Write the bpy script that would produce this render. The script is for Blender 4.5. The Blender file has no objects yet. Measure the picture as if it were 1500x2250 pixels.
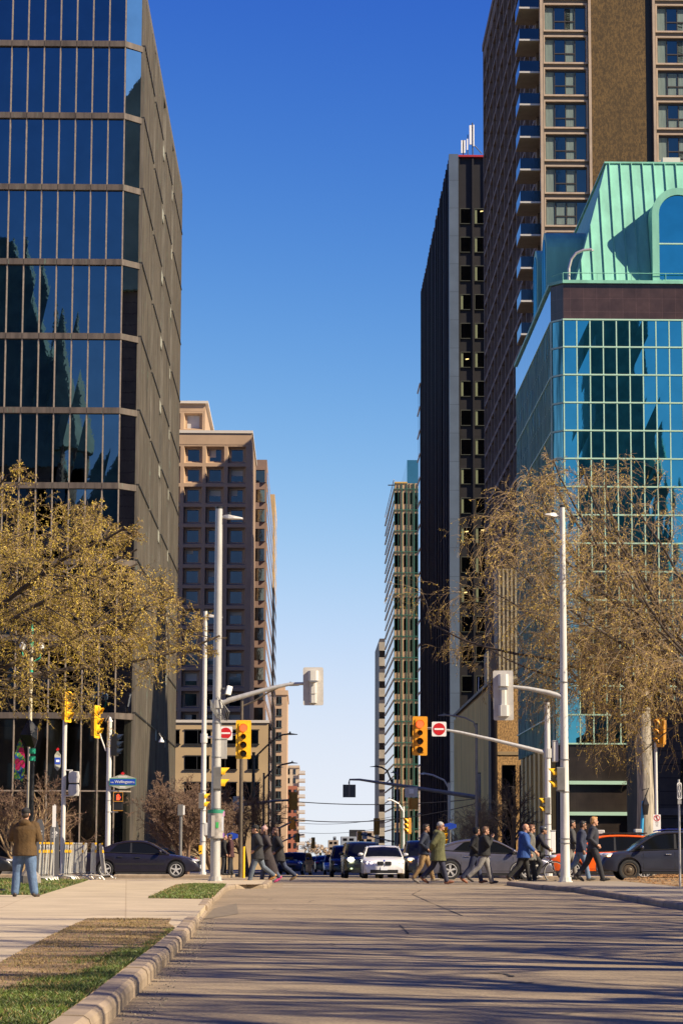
import bpy, bmesh, math, random
import numpy as np
from mathutils import Vector, Matrix
random.seed(7); np.random.seed(7)
S = bpy.context.scene
COL = S.collection
R = math.radians
# ---------------------------------------------------------------- camera
F = 5530.0; CX, CY = 750.0, 1125.0          # focal length and centre in pixels of the photograph
CAM_H = 0.90; VPX, VPY = 672.0, 1882.0       # eye height, vanishing point of the street (+Y)
pitch = math.atan((VPY-CY)/F)
yaw = -math.atan((CX-VPX)/F*math.cos(pitch))
ROT = Matrix.Rotation(yaw, 3, 'Z') @ Matrix.Rotation(R(90)+pitch, 3, 'X') @ Matrix.Rotation(0.0037, 3, 'Z')
CAMLOC = Vector((0, 0, CAM_H))
cd = bpy.data.cameras.new('camera'); cam = bpy.data.objects.new('camera', cd); COL.objects.link(cam)
cam.matrix_world = Matrix.Translation(CAMLOC) @ ROT.to_4x4()
cd.sensor_fit = 'VERTICAL'; cd.sensor_height = 36; cd.lens = F/2250*36
cd.clip_start = 0.2; cd.clip_end = 9000
S.camera = cam
# ---------------------------------------------------------------- light
SUN_EL, SUN_AZ = R(37), R(90+27)             # azimuth clockwise from +Y: from the right and a little behind
w = bpy.data.worlds.new('World'); S.world = w; w.use_nodes = True
nt = w.node_tree; bg = nt.nodes['Background']
sky = nt.nodes.new('ShaderNodeTexSky'); sky.sky_type = 'NISHITA'; sky.sun_disc = False
sky.sun_elevation = SUN_EL; sky.sun_rotation = SUN_AZ
sky.air_density = 0.8; sky.dust_density = 0.0; sky.ozone_density = 8.0; sky.altitude = 500
# a clear, dry spring sky: deeper blue overhead and a paler horizon than the stock sky gives
sp = nt.nodes.new('ShaderNodeSeparateColor'); cb_ = nt.nodes.new('ShaderNodeCombineColor'); nt.links.new(sky.outputs[0], sp.inputs[0])
def mth(op, a, b):
    n = nt.nodes.new('ShaderNodeMath'); n.operation = op
    for q, v in ((0, a), (1, b)):
        if hasattr(v, 'is_output'): nt.links.new(v, n.inputs[q])
        else: n.inputs[q].default_value = v
    return n.outputs[0]
for i, (g, k, top) in enumerate(((3.17, .1272, .85), (2.785, .0521, .95))):
    x = mth('MULTIPLY', mth('POWER', sp.outputs[i], g), k)
    nt.links.new(mth('DIVIDE', mth('MULTIPLY', x, 10.0), mth('ADD', mth('DIVIDE', x, top), 1.0)), cb_.inputs[i])
nt.links.new(mth('MINIMUM', mth('MULTIPLY', mth('POWER', sp.outputs[2], .712), 2.386), 9.4), cb_.inputs[2])
nt.links.new(cb_.outputs[0], bg.inputs[0]); bg.inputs[1].default_value = 0.05
sl = bpy.data.lights.new('sun', 'SUN'); sl.energy = 4.8; sl.angle = R(0.5); sl.color = (1, .85, .62)
so = bpy.data.objects.new('sun', sl); COL.objects.link(so)
sd = Vector((math.sin(SUN_AZ)*math.cos(SUN_EL), math.cos(SUN_AZ)*math.cos(SUN_EL), math.sin(SUN_EL)))
so.rotation_euler = sd.to_track_quat('Z', 'Y').to_euler(); so.location = (40, -40, 80)
S.view_settings.view_transform = 'Standard'; S.view_settings.look = 'None'
S.view_settings.exposure = 1.0; S.view_settings.gamma = 1
# ---------------------------------------------------------------- pixel helpers
def ray(x, y): return ROT @ Vector(((x-CX)/F, (CY-y)/F, -1))
def f(x, y, d):                              # the point seen at pixel (x,y) on the plane Y = d
    r = ray(x, y); return CAMLOC + r*(d/r.y)
def fx(x, y, X):                             # ... on the plane X = X
    r = ray(x, y); return CAMLOC + r*(X/r.x)
GP = [(-400, 0), (50, 0), (75, .09), (88, .12), (100, .05), (112, -.06), (180, -.42), (400, -1.2), (1500, -4), (6000, -8)]
def gz(d):                                   # height of the ground along the street
    for (a, za), (b, zb) in zip(GP, GP[1:]):
        if d <= b: return za+(zb-za)*max(0, (d-a))/(b-a)
    return GP[-1][1]
def fg(x, y, dz=0.0):                        # ... on the ground (+dz)
    r = ray(x, y); d = 60
    for _ in range(40):
        z = gz(d)+dz; t = (z-CAM_H)/r.z; d = .5*d+.5*t*r.y
    return Vector((t*r.x, d, gz(d)+dz))
# ---------------------------------------------------------------- mesh builder
class MB:
    def __init__(s): s.v = []; s.f = []; s.m = []
    def add(s, vs, fs, m=0):
        o = len(s.v); s.v += [tuple(p) for p in vs]
        for q in fs: s.f.append(tuple(i+o for i in q)); s.m.append(m)
    def box(s, x0, x1, y0, y1, z0, z1, m=0):
        s.add([(x0,y0,z0),(x1,y0,z0),(x1,y1,z0),(x0,y1,z0),(x0,y0,z1),(x1,y0,z1),(x1,y1,z1),(x0,y1,z1)],
              [(0,3,2,1),(4,5,6,7),(0,1,5,4),(1,2,6,5),(2,3,7,6),(3,0,4,7)], m); return s
    def obox(s, c, size, rot=(0,0,0), m=0, taper=1.0):
        from mathutils import Euler
        e = Euler(rot).to_matrix(); c = Vector(c); hx, hy, hz = (q/2 for q in size); vs = []
        for z in (-1, 1):
            k = taper if z > 0 else 1
            for x, y in ((-1,-1),(1,-1),(1,1),(-1,1)): vs.append(c + e @ Vector((x*hx*k, y*hy*k, z*hz)))
        s.add(vs, [(0,3,2,1),(4,5,6,7),(0,1,5,4),(1,2,6,5),(2,3,7,6),(3,0,4,7)], m); return s
    def quad(s, a, b, c, d, m=0): s.add([a,b,c,d], [(0,1,2,3)], m); return s
    def prism(s, poly, axis, a, b, m=0):     # poly in the two other axes, extruded along axis a..b
        n = len(poly)
        def P(u, v, t): return (t,u,v) if axis == 'x' else (u,t,v) if axis == 'y' else (u,v,t)
        s.add([P(u,v,a) for u,v in poly]+[P(u,v,b) for u,v in poly],
              [tuple(range(n-1,-1,-1)), tuple(range(n,2*n))]+[(i,(i+1)%n,n+(i+1)%n,n+i) for i in range(n)], m); return s
    def tube(s, pts, rad, n=8, cap=True, m=0, flat=1.0):
        pts = [Vector(p) for p in pts]; k = len(pts)
        if not hasattr(rad, '__len__'): rad = [rad]*k
        vs = []; up = None
        for i, p in enumerate(pts):
            d = (pts[min(i+1,k-1)]-pts[max(i-1,0)])
            if d.length < 1e-9: d = Vector((0,0,1))
            d.normalize()
            if up is None: up = Vector((0,0,1)) if abs(d.z) < .9 else Vector((1,0,0))
            a = d.cross(up)
            if a.length < 1e-6: a = d.cross(Vector((0,1,0)))
            a.normalize(); b = a.cross(d).normalized(); up = b
            for j in range(n):
                t = 2*math.pi*j/n; vs.append(p + a*(rad[i]*math.cos(t)) + b*(rad[i]*flat*math.sin(t)))
        fs = [(i*n+j, i*n+(j+1)%n, (i+1)*n+(j+1)%n, (i+1)*n+j) for i in range(k-1) for j in range(n)]
        if cap: fs += [tuple(range(n-1,-1,-1)), tuple(range((k-1)*n, k*n))]
        s.add(vs, fs, m); return s
    def cyl(s, c, r, z0, z1, n=16, r1=None, m=0):
        return s.tube([(c[0],c[1],z0),(c[0],c[1],z1)], [r, r if r1 is None else r1], n, True, m)
    def lathe(s, prof, c, axis='z', n=20, m=0, caps=True):  # prof: (radius, height) along axis
        vs = []; c = Vector(c)
        for r, h in prof:
            for j in range(n):
                t = 2*math.pi*j/n; a, b = r*math.cos(t), r*math.sin(t)
                vs.append(c+Vector((a,b,h) if axis == 'z' else (b,h,a) if axis == 'y' else (h,a,b)))
        k = len(prof)
        fs = [(i*n+j, i*n+(j+1)%n, (i+1)*n+(j+1)%n, (i+1)*n+j) for i in range(k-1) for j in range(n)]
        if caps and prof[0][0] > 1e-6: fs.append(tuple(range(n-1,-1,-1)))
        if caps and prof[-1][0] > 1e-6: fs.append(tuple(range((k-1)*n,k*n)))
        s.add(vs, fs, m); return s
    def ell(s, c, r, n=12, k=8, m=0):
        rr = r if hasattr(r,'__len__') else (r,r,r); vs = []
        for i in range(k+1):
            p = math.pi*i/k
            for j in range(n):
                t = 2*math.pi*j/n; q = max(math.sin(p), .02)
                vs.append((c[0]+rr[0]*q*math.cos(t), c[1]+rr[1]*q*math.sin(t), c[2]-rr[2]*math.cos(p)))
        fs = [(i*n+j, i*n+(j+1)%n, (i+1)*n+(j+1)%n, (i+1)*n+j) for i in range(k) for j in range(n)]
        fs += [tuple(range(n-1,-1,-1)), tuple(range(k*n,(k+1)*n))]
        s.add(vs, fs, m); return s
ORG = {}
def build(name, mb, mats, parent=None, smooth=False, bevel=0):
    me = bpy.data.meshes.new(name); o = bpy.data.objects.new(name, me); COL.objects.link(o)
    org = Vector((0,0,0))
    if parent is not None:
        o.parent = parent; org = ORG.get(parent.name, org)
    ORG[o.name] = org
    vs = mb.v if org.length == 0 else [(a-org.x, b-org.y, c-org.z) for a,b,c in mb.v]
    me.from_pydata(vs, [], mb.f)
    if not isinstance(mats, (list, tuple)): mats = [mats]
    for m in mats: me.materials.append(m)
    if len(mats) > 1: me.polygons.foreach_set('material_index', mb.m)
    if smooth:
        me.polygons.foreach_set('use_smooth', [True]*len(me.polygons))
        try: me.set_sharp_from_angle(angle=R(40))
        except Exception: pass
    me.update()
    if bevel:
        b = o.modifiers.new('bevel', 'BEVEL'); b.width = bevel; b.segments = 2; b.limit_method = 'ANGLE'
    return o
def tag(o, label, cat, group=None):
    o['label'] = label; o['category'] = cat
    if group: o['group'] = group
    return o
def thing(name, label, cat, loc=(0,0,0), world=False, group=None, rz=0):
    o = bpy.data.objects.new(name, None); COL.objects.link(o); o.location = loc; o.rotation_euler = (0,0,rz)
    o.empty_display_size = .1
    if world: ORG[o.name] = Vector(loc)
    return tag(o, label, cat, group)
def kids(o): return [c for c in COL.objects if c.parent == o]
def copy_tree(o, parent=None, ks=None):
    if ks is None:
        ks = {}
        for c in COL.objects:
            if c.parent: ks.setdefault(c.parent.name, []).append(c)
    c = o.copy(); COL.objects.link(c)
    ORG[c.name] = ORG.get(o.name, Vector((0,0,0)))
    if parent is not None: c.parent = parent
    for ch in ks.get(o.name, []): copy_tree(ch, c, ks)
    return c
def dup(o, loc, rz=None, label=None, group=None, sc=None):
    c = copy_tree(o); c.location = loc
    if rz is not None: c.rotation_euler = (0,0,rz)
    if label: c['label'] = label
    if group: c['group'] = group
    if sc: c.scale = (sc,sc,sc) if not hasattr(sc,'__len__') else sc
    return c
def structure(o): o['kind'] = 'structure'; return o
def stuff(o): o['kind'] = 'stuff'; return o
def many(name, parent, boxes, mat, key=None, lim=100, quads=False, smooth=False):
    # each box (or quad list) a part; past lim the rest are one part
    if key: boxes = sorted(boxes, key=key)
    for i, b in enumerate(boxes[:lim]):
        m = MB(); m.quad(*b) if quads else m.box(*b); build(name, m, mat[i % len(mat)] if isinstance(mat, list) else mat, parent)
    if len(boxes) > lim:
        m = MB()
        for b in boxes[lim:]: m.quad(*b) if quads else m.box(*b)
        stuff(build(name, m, mat[0] if isinstance(mat, list) else mat, parent))
# ---------------------------------------------------------------- materials
def nodes(name):
    m = bpy.data.materials.new(name); m.use_nodes = True
    t = m.node_tree; return m, t, t.nodes['Principled BSDF']
def texco(t, stretch=None):
    c = t.nodes.new('ShaderNodeTexCoord'); o = c.outputs['Object']
    if stretch:
        mp = t.nodes.new('ShaderNodeMapping'); mp.inputs['Scale'].default_value = stretch
        t.links.new(o, mp.inputs[0]); o = mp.outputs[0]
    return o
def noise(t, co, scale, detail=5, rough=.6):
    n = t.nodes.new('ShaderNodeTexNoise'); n.inputs['Scale'].default_value = scale
    n.inputs['Detail'].default_value = detail; n.inputs['Roughness'].default_value = rough
    t.links.new(co, n.inputs['Vector']); return n.outputs['Fac']
def ramp(t, fac, stops):
    r = t.nodes.new('ShaderNodeValToRGB'); e = r.color_ramp.elements
    while len(e) < len(stops): e.new(.5)
    for q, (p, c) in zip(e, stops): q.position = p; q.color = (*c, 1) if len(c) == 3 else c
    t.links.new(fac, r.inputs[0]); return r.outputs[0]
def mixc(t, fac, a, b, mode='MIX'):
    n = t.nodes.new('ShaderNodeMix'); n.data_type = 'RGBA'; n.blend_type = mode
    def put(v, i):
        if hasattr(v, 'is_output'): t.links.new(v, n.inputs[i])
        elif hasattr(v, '__len__'): n.inputs[i].default_value = (*v, 1)
        else: n.inputs[i].default_value = v
    put(fac, 0); put(a, 6); put(b, 7); return n.outputs[2]
def bumpn(t, b, h, strength, dist=.01):
    n = t.nodes.new('ShaderNodeBump'); n.inputs['Strength'].default_value = strength; n.inputs['Distance'].default_value = dist
    t.links.new(h, n.inputs['Height']); t.links.new(n.outputs[0], b.inputs['Normal'])
def sc(c, k): return tuple(min(1, q*k) for q in c)
def M(name, col, rough=.6, metal=0, var=0, vs=4, bump=0, bs=40, stretch=None, emit=None, coat=0, bd=.01):
    m, t, b = nodes(name)
    b.inputs['Base Color'].default_value = (*col, 1); b.inputs['Roughness'].default_value = rough
    b.inputs['Metallic'].default_value = metal
    if coat: b.inputs['Coat Weight'].default_value = coat; b.inputs['Coat Roughness'].default_value = .03
    if var or bump: co = texco(t, stretch)
    if var:
        c = ramp(t, noise(t, co, vs), [(.3, sc(col, 1-var)), (.7, sc(col, 1+var))]); t.links.new(c, b.inputs['Base Color'])
    if bump: bumpn(t, b, noise(t, co, bs), bump, bd)
    if emit: b.inputs['Emission Color'].default_value = (*emit[0], 1); b.inputs['Emission Strength'].default_value = emit[1]
    return m
def mirror(name, col, rough=.02, wob=.03, ws=.8, dist=.05):
    return M(name, col, rough, 1, .08, .7, wob, ws, bd=dist)
def gloss(name, col, base=(.01,.012,.012), rough=.03, wob=0, ws=1.0, stretch=None, var=0, vs=.8):
    # facade glass seen at a slant: constant reflectance over a dark body
    m = bpy.data.materials.new(name); m.use_nodes = True; t = m.node_tree; t.nodes.clear()
    o = t.nodes.new('ShaderNodeOutputMaterial'); x = t.nodes.new('ShaderNodeAddShader'); a = t.nodes.new('ShaderNodeBsdfDiffuse'); g = t.nodes.new('ShaderNodeBsdfGlossy')
    a.inputs[0].default_value = (*base, 1); g.inputs[0].default_value = (*col, 1); g.inputs[1].default_value = rough; co = texco(t, stretch)
    if var: t.links.new(ramp(t, noise(t, co, vs, 3), [(.35, sc(col, 1-var)), (.65, sc(col, 1+var))]), g.inputs[0])
    if wob: bumpn(t, g, noise(t, co, ws, 2), wob, .05)
    t.links.new(a.outputs[0], x.inputs[0]); t.links.new(g.outputs[0], x.inputs[1]); t.links.new(x.outputs[0], o.inputs[0]); return m
def clearglass(name, tint, refl=.3):
    m = bpy.data.materials.new(name); m.use_nodes = True; t = m.node_tree; t.nodes.clear()
    o = t.nodes.new('ShaderNodeOutputMaterial'); x = t.nodes.new('ShaderNodeMixShader'); a = t.nodes.new('ShaderNodeBsdfTransparent'); g = t.nodes.new('ShaderNodeBsdfGlossy')
    a.inputs[0].default_value = (*tint, 1); g.inputs[0].default_value = (.75,.8,.82,1); g.inputs[1].default_value = .02; x.inputs[0].default_value = refl
    t.links.new(a.outputs[0], x.inputs[1]); t.links.new(g.outputs[0], x.inputs[2]); t.links.new(x.outputs[0], o.inputs[0]); return m
def ribs(name, c0, c1, freq, axis='X', rough=.7, var=.25):
    # fine vertical ribbing with uneven weathering
    m, t, b = nodes(name); co = texco(t)
    wv = t.nodes.new('ShaderNodeTexWave'); wv.bands_direction = axis; wv.inputs['Scale'].default_value = freq; wv.inputs['Distortion'].default_value = .3
    t.links.new(co, wv.inputs[0])
    st = noise(t, texco(t, (3, 3, .15)), 1.0, 6)
    c = mixc(t, wv.outputs['Fac'], c0, c1); c = mixc(t, .6, c, ramp(t, st, [(.3, (1-var,)*3), (.7, (1+.0,)*3)]), 'MULTIPLY')
    t.links.new(c, b.inputs['Base Color']); b.inputs['Roughness'].default_value = rough
    bumpn(t, b, wv.outputs['Fac'], .6, .03); return m
def bronze(name, col, green=.5):
    m, t, b = nodes(name)
    co = texco(t, (2.5, 2.5, .25)); n1 = noise(t, co, 1.3, 6)
    n2 = noise(t, texco(t, (5, 5, .6)), 1.7, 8, .7)
    c = ramp(t, n1, [(.25, sc(col, .45)), (.5, col), (.75, sc(col, 1.5))])
    g = ramp(t, n2, [(.60, (0,0,0)), (.74, (green,)*3)])
    t.links.new(mixc(t, g, c, (.16,.26,.19)), b.inputs['Base Color'])
    b.inputs['Roughness'].default_value = .55; b.inputs['Metallic'].default_value = .15; return m
def asphalt():
    m, t, b = nodes('asphalt'); co = texco(t)
    big = noise(t, co, .35, 5); mid = noise(t, texco(t, (1, .35, 1)), 1.6, 6); fine = noise(t, co, 34, 4, .85)
    c = ramp(t, big, [(.3, (.225,.172,.108)), (.7, (.315,.242,.155))])
    c = mixc(t, .35, c, ramp(t, mid, [(.3, (.7,.7,.7)), (.7, (1.2,1.18,1.15))]), 'MULTIPLY')
    c = mixc(t, .75, c, ramp(t, fine, [(.33, (.35,.35,.36)), (.5, (.95,.95,.95)), (.66, (1.5,1.46,1.4)), (.78, (2.3,2.2,2.0))]), 'MULTIPLY')
    dn = t.nodes.new('ShaderNodeTexNoise'); dn.inputs['Scale'].default_value = .6; dn.inputs['Detail'].default_value = 6
    t.links.new(co, dn.inputs[0])
    ad = t.nodes.new('ShaderNodeVectorMath'); ad.operation = 'ADD'; t.links.new(co, ad.inputs[0]); t.links.new(dn.outputs['Color'], ad.inputs[1])
    vo = t.nodes.new('ShaderNodeTexVoronoi'); vo.feature = 'DISTANCE_TO_EDGE'; vo.inputs['Scale'].default_value = .22
    t.links.new(ad.outputs[0], vo.inputs['Vector'])
    ck = ramp(t, vo.outputs['Distance'], [(.0, (.35,.35,.35)), (.006, (1,1,1))])
    msk = ramp(t, noise(t, co, .18, 2), [(.5, (0,0,0)), (.56, (1,1,1))])
    c = mixc(t, msk, c, mixc(t, 1.0, c, ck, 'MULTIPLY'))
    t.links.new(c, b.inputs['Base Color']); b.inputs['Roughness'].default_value = .85
    bumpn(t, b, fine, .9, .012); return m
def slabs(name, col, w, h, rot=0):
    # poured concrete with sawn joints
    m, t, b = nodes(name); co = texco(t)
    mp = t.nodes.new('ShaderNodeMapping'); mp.inputs['Rotation'].default_value = (0,0,rot); t.links.new(co, mp.inputs[0])
    br = t.nodes.new('ShaderNodeTexBrick'); br.offset = 0; br.inputs['Scale'].default_value = 1; br.inputs['Mortar Size'].default_value = .012
    br.inputs['Brick Width'].default_value = w; br.inputs['Row Height'].default_value = h; br.inputs['Bias'].default_value = 0
    br.inputs['Color1'].default_value = (1,1,1,1); br.inputs['Color2'].default_value = (.88,.88,.88,1); br.inputs['Mortar'].default_value = (.70,.66,.62,1)
    t.links.new(mp.outputs[0], br.inputs[0])
    c = ramp(t, noise(t, co, .9, 7), [(.3, sc(col, .82)), (.7, sc(col, 1.12))])
    c = mixc(t, .6, c, ramp(t, noise(t, co, 45, 3, .8), [(.35, (.75,.75,.75)), (.65, (1.1,1.1,1.1))]), 'MULTIPLY')
    c = mixc(t, .85, c, br.outputs['Color'], 'MULTIPLY'); t.links.new(c, b.inputs['Base Color'])
    b.inputs['Roughness'].default_value = .85; bumpn(t, b, noise(t, co, 45, 3), .25, .005); return m
def panels(name, col, w, h, axes='xz', mort=.012, dark=.3, var=.25, rough=.7, vs=1.0, grit=0, metal=0):
    # stone or metal cladding with joints, in the plane of a facade
    m, t, b = nodes(name); co = texco(t)
    sx = t.nodes.new('ShaderNodeSeparateXYZ'); cb = t.nodes.new('ShaderNodeCombineXYZ'); t.links.new(co, sx.inputs[0])
    t.links.new(sx.outputs[0 if axes[0] == 'x' else 1], cb.inputs[0]); t.links.new(sx.outputs[2], cb.inputs[1])
    br = t.nodes.new('ShaderNodeTexBrick'); br.offset = 0; br.inputs['Scale'].default_value = 1; br.inputs['Mortar Size'].default_value = mort
    br.inputs['Brick Width'].default_value = w; br.inputs['Row Height'].default_value = h
    br.inputs['Color1'].default_value = (1,1,1,1); br.inputs['Color2'].default_value = (1-var*.5,)*3+(1,); br.inputs['Mortar'].default_value = (dark,)*3+(1,)
    t.links.new(cb.outputs[0], br.inputs[0])
    c = ramp(t, noise(t, co, vs, 7), [(.3, sc(col, 1-var)), (.7, sc(col, 1+var))])
    c = mixc(t, 1.0, c, br.outputs['Color'], 'MULTIPLY')
    if grit:
        g = noise(t, texco(t, (1,1,.5)), grit, 2, .9); c = mixc(t, .8, c, ramp(t, g, [(.42, (.45,.42,.4)), (.6, (1.5,1.4,1.2))]), 'MULTIPLY')
    t.links.new(c, b.inputs['Base Color']); b.inputs['Roughness'].default_value = rough; b.inputs['Metallic'].default_value = metal; return m
ASPH = asphalt()
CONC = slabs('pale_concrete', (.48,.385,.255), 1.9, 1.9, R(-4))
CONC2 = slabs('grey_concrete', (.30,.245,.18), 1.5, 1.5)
KERB = M('kerb_concrete', (.27,.205,.14), .85, 0, .28, 2.2, .4, 22)
def soil():
    m, t, b = nodes('soil'); co = texco(t); a = noise(t, co, 1.1, 8, .7); c = noise(t, co, 14, 4, .8); d = noise(t, texco(t,(1,.3,1)), 3.2, 5)
    k = ramp(t, a, [(.32, (.13,.082,.042)), (.5, (.27,.175,.088)), (.68, (.42,.295,.16))]); k = mixc(t, .7, k, ramp(t, c, [(.35, (.5,.5,.5)), (.65, (1.35,1.3,1.2))]), 'MULTIPLY')
    k = mixc(t, .5, k, ramp(t, d, [(.4, (.6,.62,.5)), (.6, (1.15,1.1,1.05))]), 'MULTIPLY'); t.links.new(k, b.inputs['Base Color']); b.inputs['Roughness'].default_value = .95; bumpn(t, b, c, .8, .02); return m
SOIL = soil()
TURF = M('turf', (.065,.085,.018), .9, 0, .5, 1.5, .6, 30)
BLADE = M('grass_blade', (.085,.125,.016), .55, 0, .55, 1.2)
DRYB = M('dry_grass', (.26,.18,.07), .7, 0, .3, 2)
MULCH = M('bark_mulch', (.26,.135,.05), .9, 0, .5, 12)
WHITEP = M('road_paint', (.55,.52,.47), .7, 0, .3, 6)
GREENP = M('green_paint', (.06,.28,.07), .7, 0, .3, 6)
# ---------------------------------------------------------------- ground, roads, pavements
KN = sorted(set([50,75,88,100,112,180,400,1500]+list(range(52,75,4))))
def sheet(name, poly, off, mat, thick=0, cuts=None):
    bm = bmesh.new(); vs = [bm.verts.new((p[0],p[1],0)) for p in poly]
    bm.faces.new(vs); bmesh.ops.triangulate(bm, faces=bm.faces[:])
    for k in KN: bmesh.ops.bisect_plane(bm, geom=bm.verts[:]+bm.edges[:]+bm.faces[:], plane_co=(0,k,0), plane_no=(0,1,0), dist=1e-5)
    bmesh.ops.recalc_face_normals(bm, faces=bm.faces[:])
    for fc in bm.faces:
        if fc.normal.z < 0: fc.normal_flip()
    for v in bm.verts: v.co.z = gz(v.co.y)+off
    if thick:
        ge = bmesh.ops.extrude_face_region(bm, geom=bm.faces[:])
        for e in ge['geom']:
            if isinstance(e, bmesh.types.BMVert): e.co.z += thick
        bmesh.ops.recalc_face_normals(bm, faces=bm.faces[:])
    me = bpy.data.meshes.new(name); bm.to_mesh(me); bm.free(); me.materials.append(mat)
    o = bpy.data.objects.new(name, me); COL.objects.link(o); return structure(o)
def pxs(l, dz=0): return [fg(x, y, dz) for x, y in l]
sheet('ground', [(-4000,-300),(4000,-300),(4000,6000),(-4000,6000)], -.30, M('earth', (.12,.10,.075), .95, 0, .3, .2))
sheet('road', [(-2.6,-60),(9,-60),(9,77),(-2.6,77)], -.004, ASPH)
sheet('cross_street', [(-300,77),(300,77),(300,104),(-300,104)], -.004, ASPH)
sheet('far_street', [(-3.6,104),(9.6,104),(9.6,1500),(-3.6,1500)], -.004, ASPH)
# left pavement with its kerb
lk = [(237,2250),(301,2185),(373,2111),(419,2060),(443,2022),(472,1981)]
K = [fg(x, y) for x, y in lk]
K = [Vector((K[0].x+.15, -60, 0)), Vector((K[0].x+.03, 6, 0))]+K
nx = fg(589,1951).x
K += [Vector((-1.80,54,0)), Vector((-1.93,62,0)), Vector((-1.90,65,0)), Vector((-1.78,66.3,0)), Vector((-1.5,66.9,0)), Vector((nx-.1,67,0))]
K2 = K+[Vector((nx,67.3,0)), Vector((nx, 76.5, 0)), Vector((-300, 76.5, 0)), Vector((-300, -60, 0))]
KH = .115
pave = sheet('pavement', [(p.x-(.04 if i < len(K)+2 else 0), p.y+(.03 if len(K)-4 < i <= len(K) else 0)-(.03 if len(K)+1 <= i < len(K)+3 else 0)) for i, p in enumerate(K2)], -.05, CONC, .05+KH-.012)
# kerb stones follow the edge of the road
def kerb(name, pts, wdt, h, side, seg=1.0, dips=()):
    m = MB(); pts = [Vector((p[0],p[1])) for p in pts]; rnd = random.Random(3)
    for a, b in zip(pts, pts[1:]):
        n = max(1, int((b-a).length/seg)); d = (b-a).normalized(); nn = Vector((-d.y, d.x))*side
        for i in range(n):
            p = a+(b-a)*(i/n); q = a+(b-a)*((i+1)/n)-d*.012
            hh = h+rnd.uniform(-.008,.006)
            for lo, hi in dips:
                if lo < (p.y+q.y)/2 < hi: hh = .025
            j = rnd.uniform(-.008,.008)
            def row(o, z, P): return (P.x+nn.x*(o+j), P.y+nn.y*(o+j), gz(P.y)+z)
            prof = [(0,-.15),(0.0,hh-.05),(.012,hh-.018),(.04,hh),(wdt,hh+.004),(wdt,-.15)]
            vs = [row(o,z,p) for o,z in prof]+[row(o,z,q) for o,z in prof]; k = len(prof)
            m.add(vs, [(t,t+1,k+t+1,k+t) for t in range(k-1)]+[tuple(range(k-1,-1,-1)), tuple(range(k,2*k))])
    return structure(build(name, m, KERB))
kerb('kerb', [(p.x,p.y) for p in K]+[(nx,67.3),(nx,76.5)], .15, KH, 1, 1.1, dips=((34,42),))
kerb('kerb', [(nx,76.5),(-120,76.5)], .17, KH, 1, 2)
# right pavement and kerb
rk = [fg(x, y) for x, y in ((1500,1999),(1367,1977),(1260,1960),(1190,1955),(1146,1949))]
RK = [Vector((6.9,-60,0)), Vector((6.6,20,0))]+rk+[Vector((5.9,74.2,0)), Vector((6.3,77,0)), Vector((120,77,0))]
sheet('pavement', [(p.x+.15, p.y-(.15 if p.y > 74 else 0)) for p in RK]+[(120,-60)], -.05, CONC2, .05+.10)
kerb('kerb', [(p.x,p.y) for p in RK], .17, .115, -1, 1.3)
# far side of the cross street
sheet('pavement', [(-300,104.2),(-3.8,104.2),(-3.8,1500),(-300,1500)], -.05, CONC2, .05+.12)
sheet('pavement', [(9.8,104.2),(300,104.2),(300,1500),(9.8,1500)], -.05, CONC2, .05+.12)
kerb('kerb', [(-300,104),(-3.6,104),(-3.6,400)], .18, .13, 1, 4)
kerb('kerb', [(300,104),(9.6,104),(9.6,400)], .18, .13, -1, 4)
# verge of soil and grass beside the kerb, grass patch, lawn
VG = [(K[0].x-.17,-20)]+[(p.x-.17,p.y) for p in K[1:6]]+[(K[6].x-.17, 30.5)]
ve = [fg(x,y,.1) for x, y in ((227,2009),(115,2055),(0,2116))]
ve = [Vector((ve[0].x, min(ve[0].y, 33), 0)), ve[1], ve[2]]
VG = [(p[0],p[1]) for p in VG if p[1] < 32.5]+[(K[6].x-.25, 32.6), (ve[0].x, 32.6)]+[(p.x,p.y) for p in ve[1:]]+[(ve[2].x+.15, 5),(ve[2].x+.15,-20)]
sheet('verge', VG, KH-.030, SOIL, .022)
GP2 = [(p.x,p.y) for p in pxs(((325,1974),(387,1943),(496,1946),(463,1976)), .1)]
sheet('verge', GP2, KH-.030, SOIL, .022)
lw = pxs(((90,1967),(184,1938)), .1)
LAWN = [(-80, lw[0].y-.3), (lw[0].x, lw[0].y), (lw[1].x, lw[1].y), (lw[1].x-.2, 74.5), (-80, 74.5)]
sheet('lawn', LAWN, KH-.030, TURF, .024)
mu = pxs(((1365,1936),(1400,1925),(1510,1921),(1560,1946),(1500,1949)), .1)
MUL = [(p.x,p.y) for p in mu]
sheet('verge', MUL, .075, SOIL, .03)
sheet('far_grass', [(9.8+1.5,130),(16,130),(16,160),(11.3,160)], .03, TURF, .05)
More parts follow.
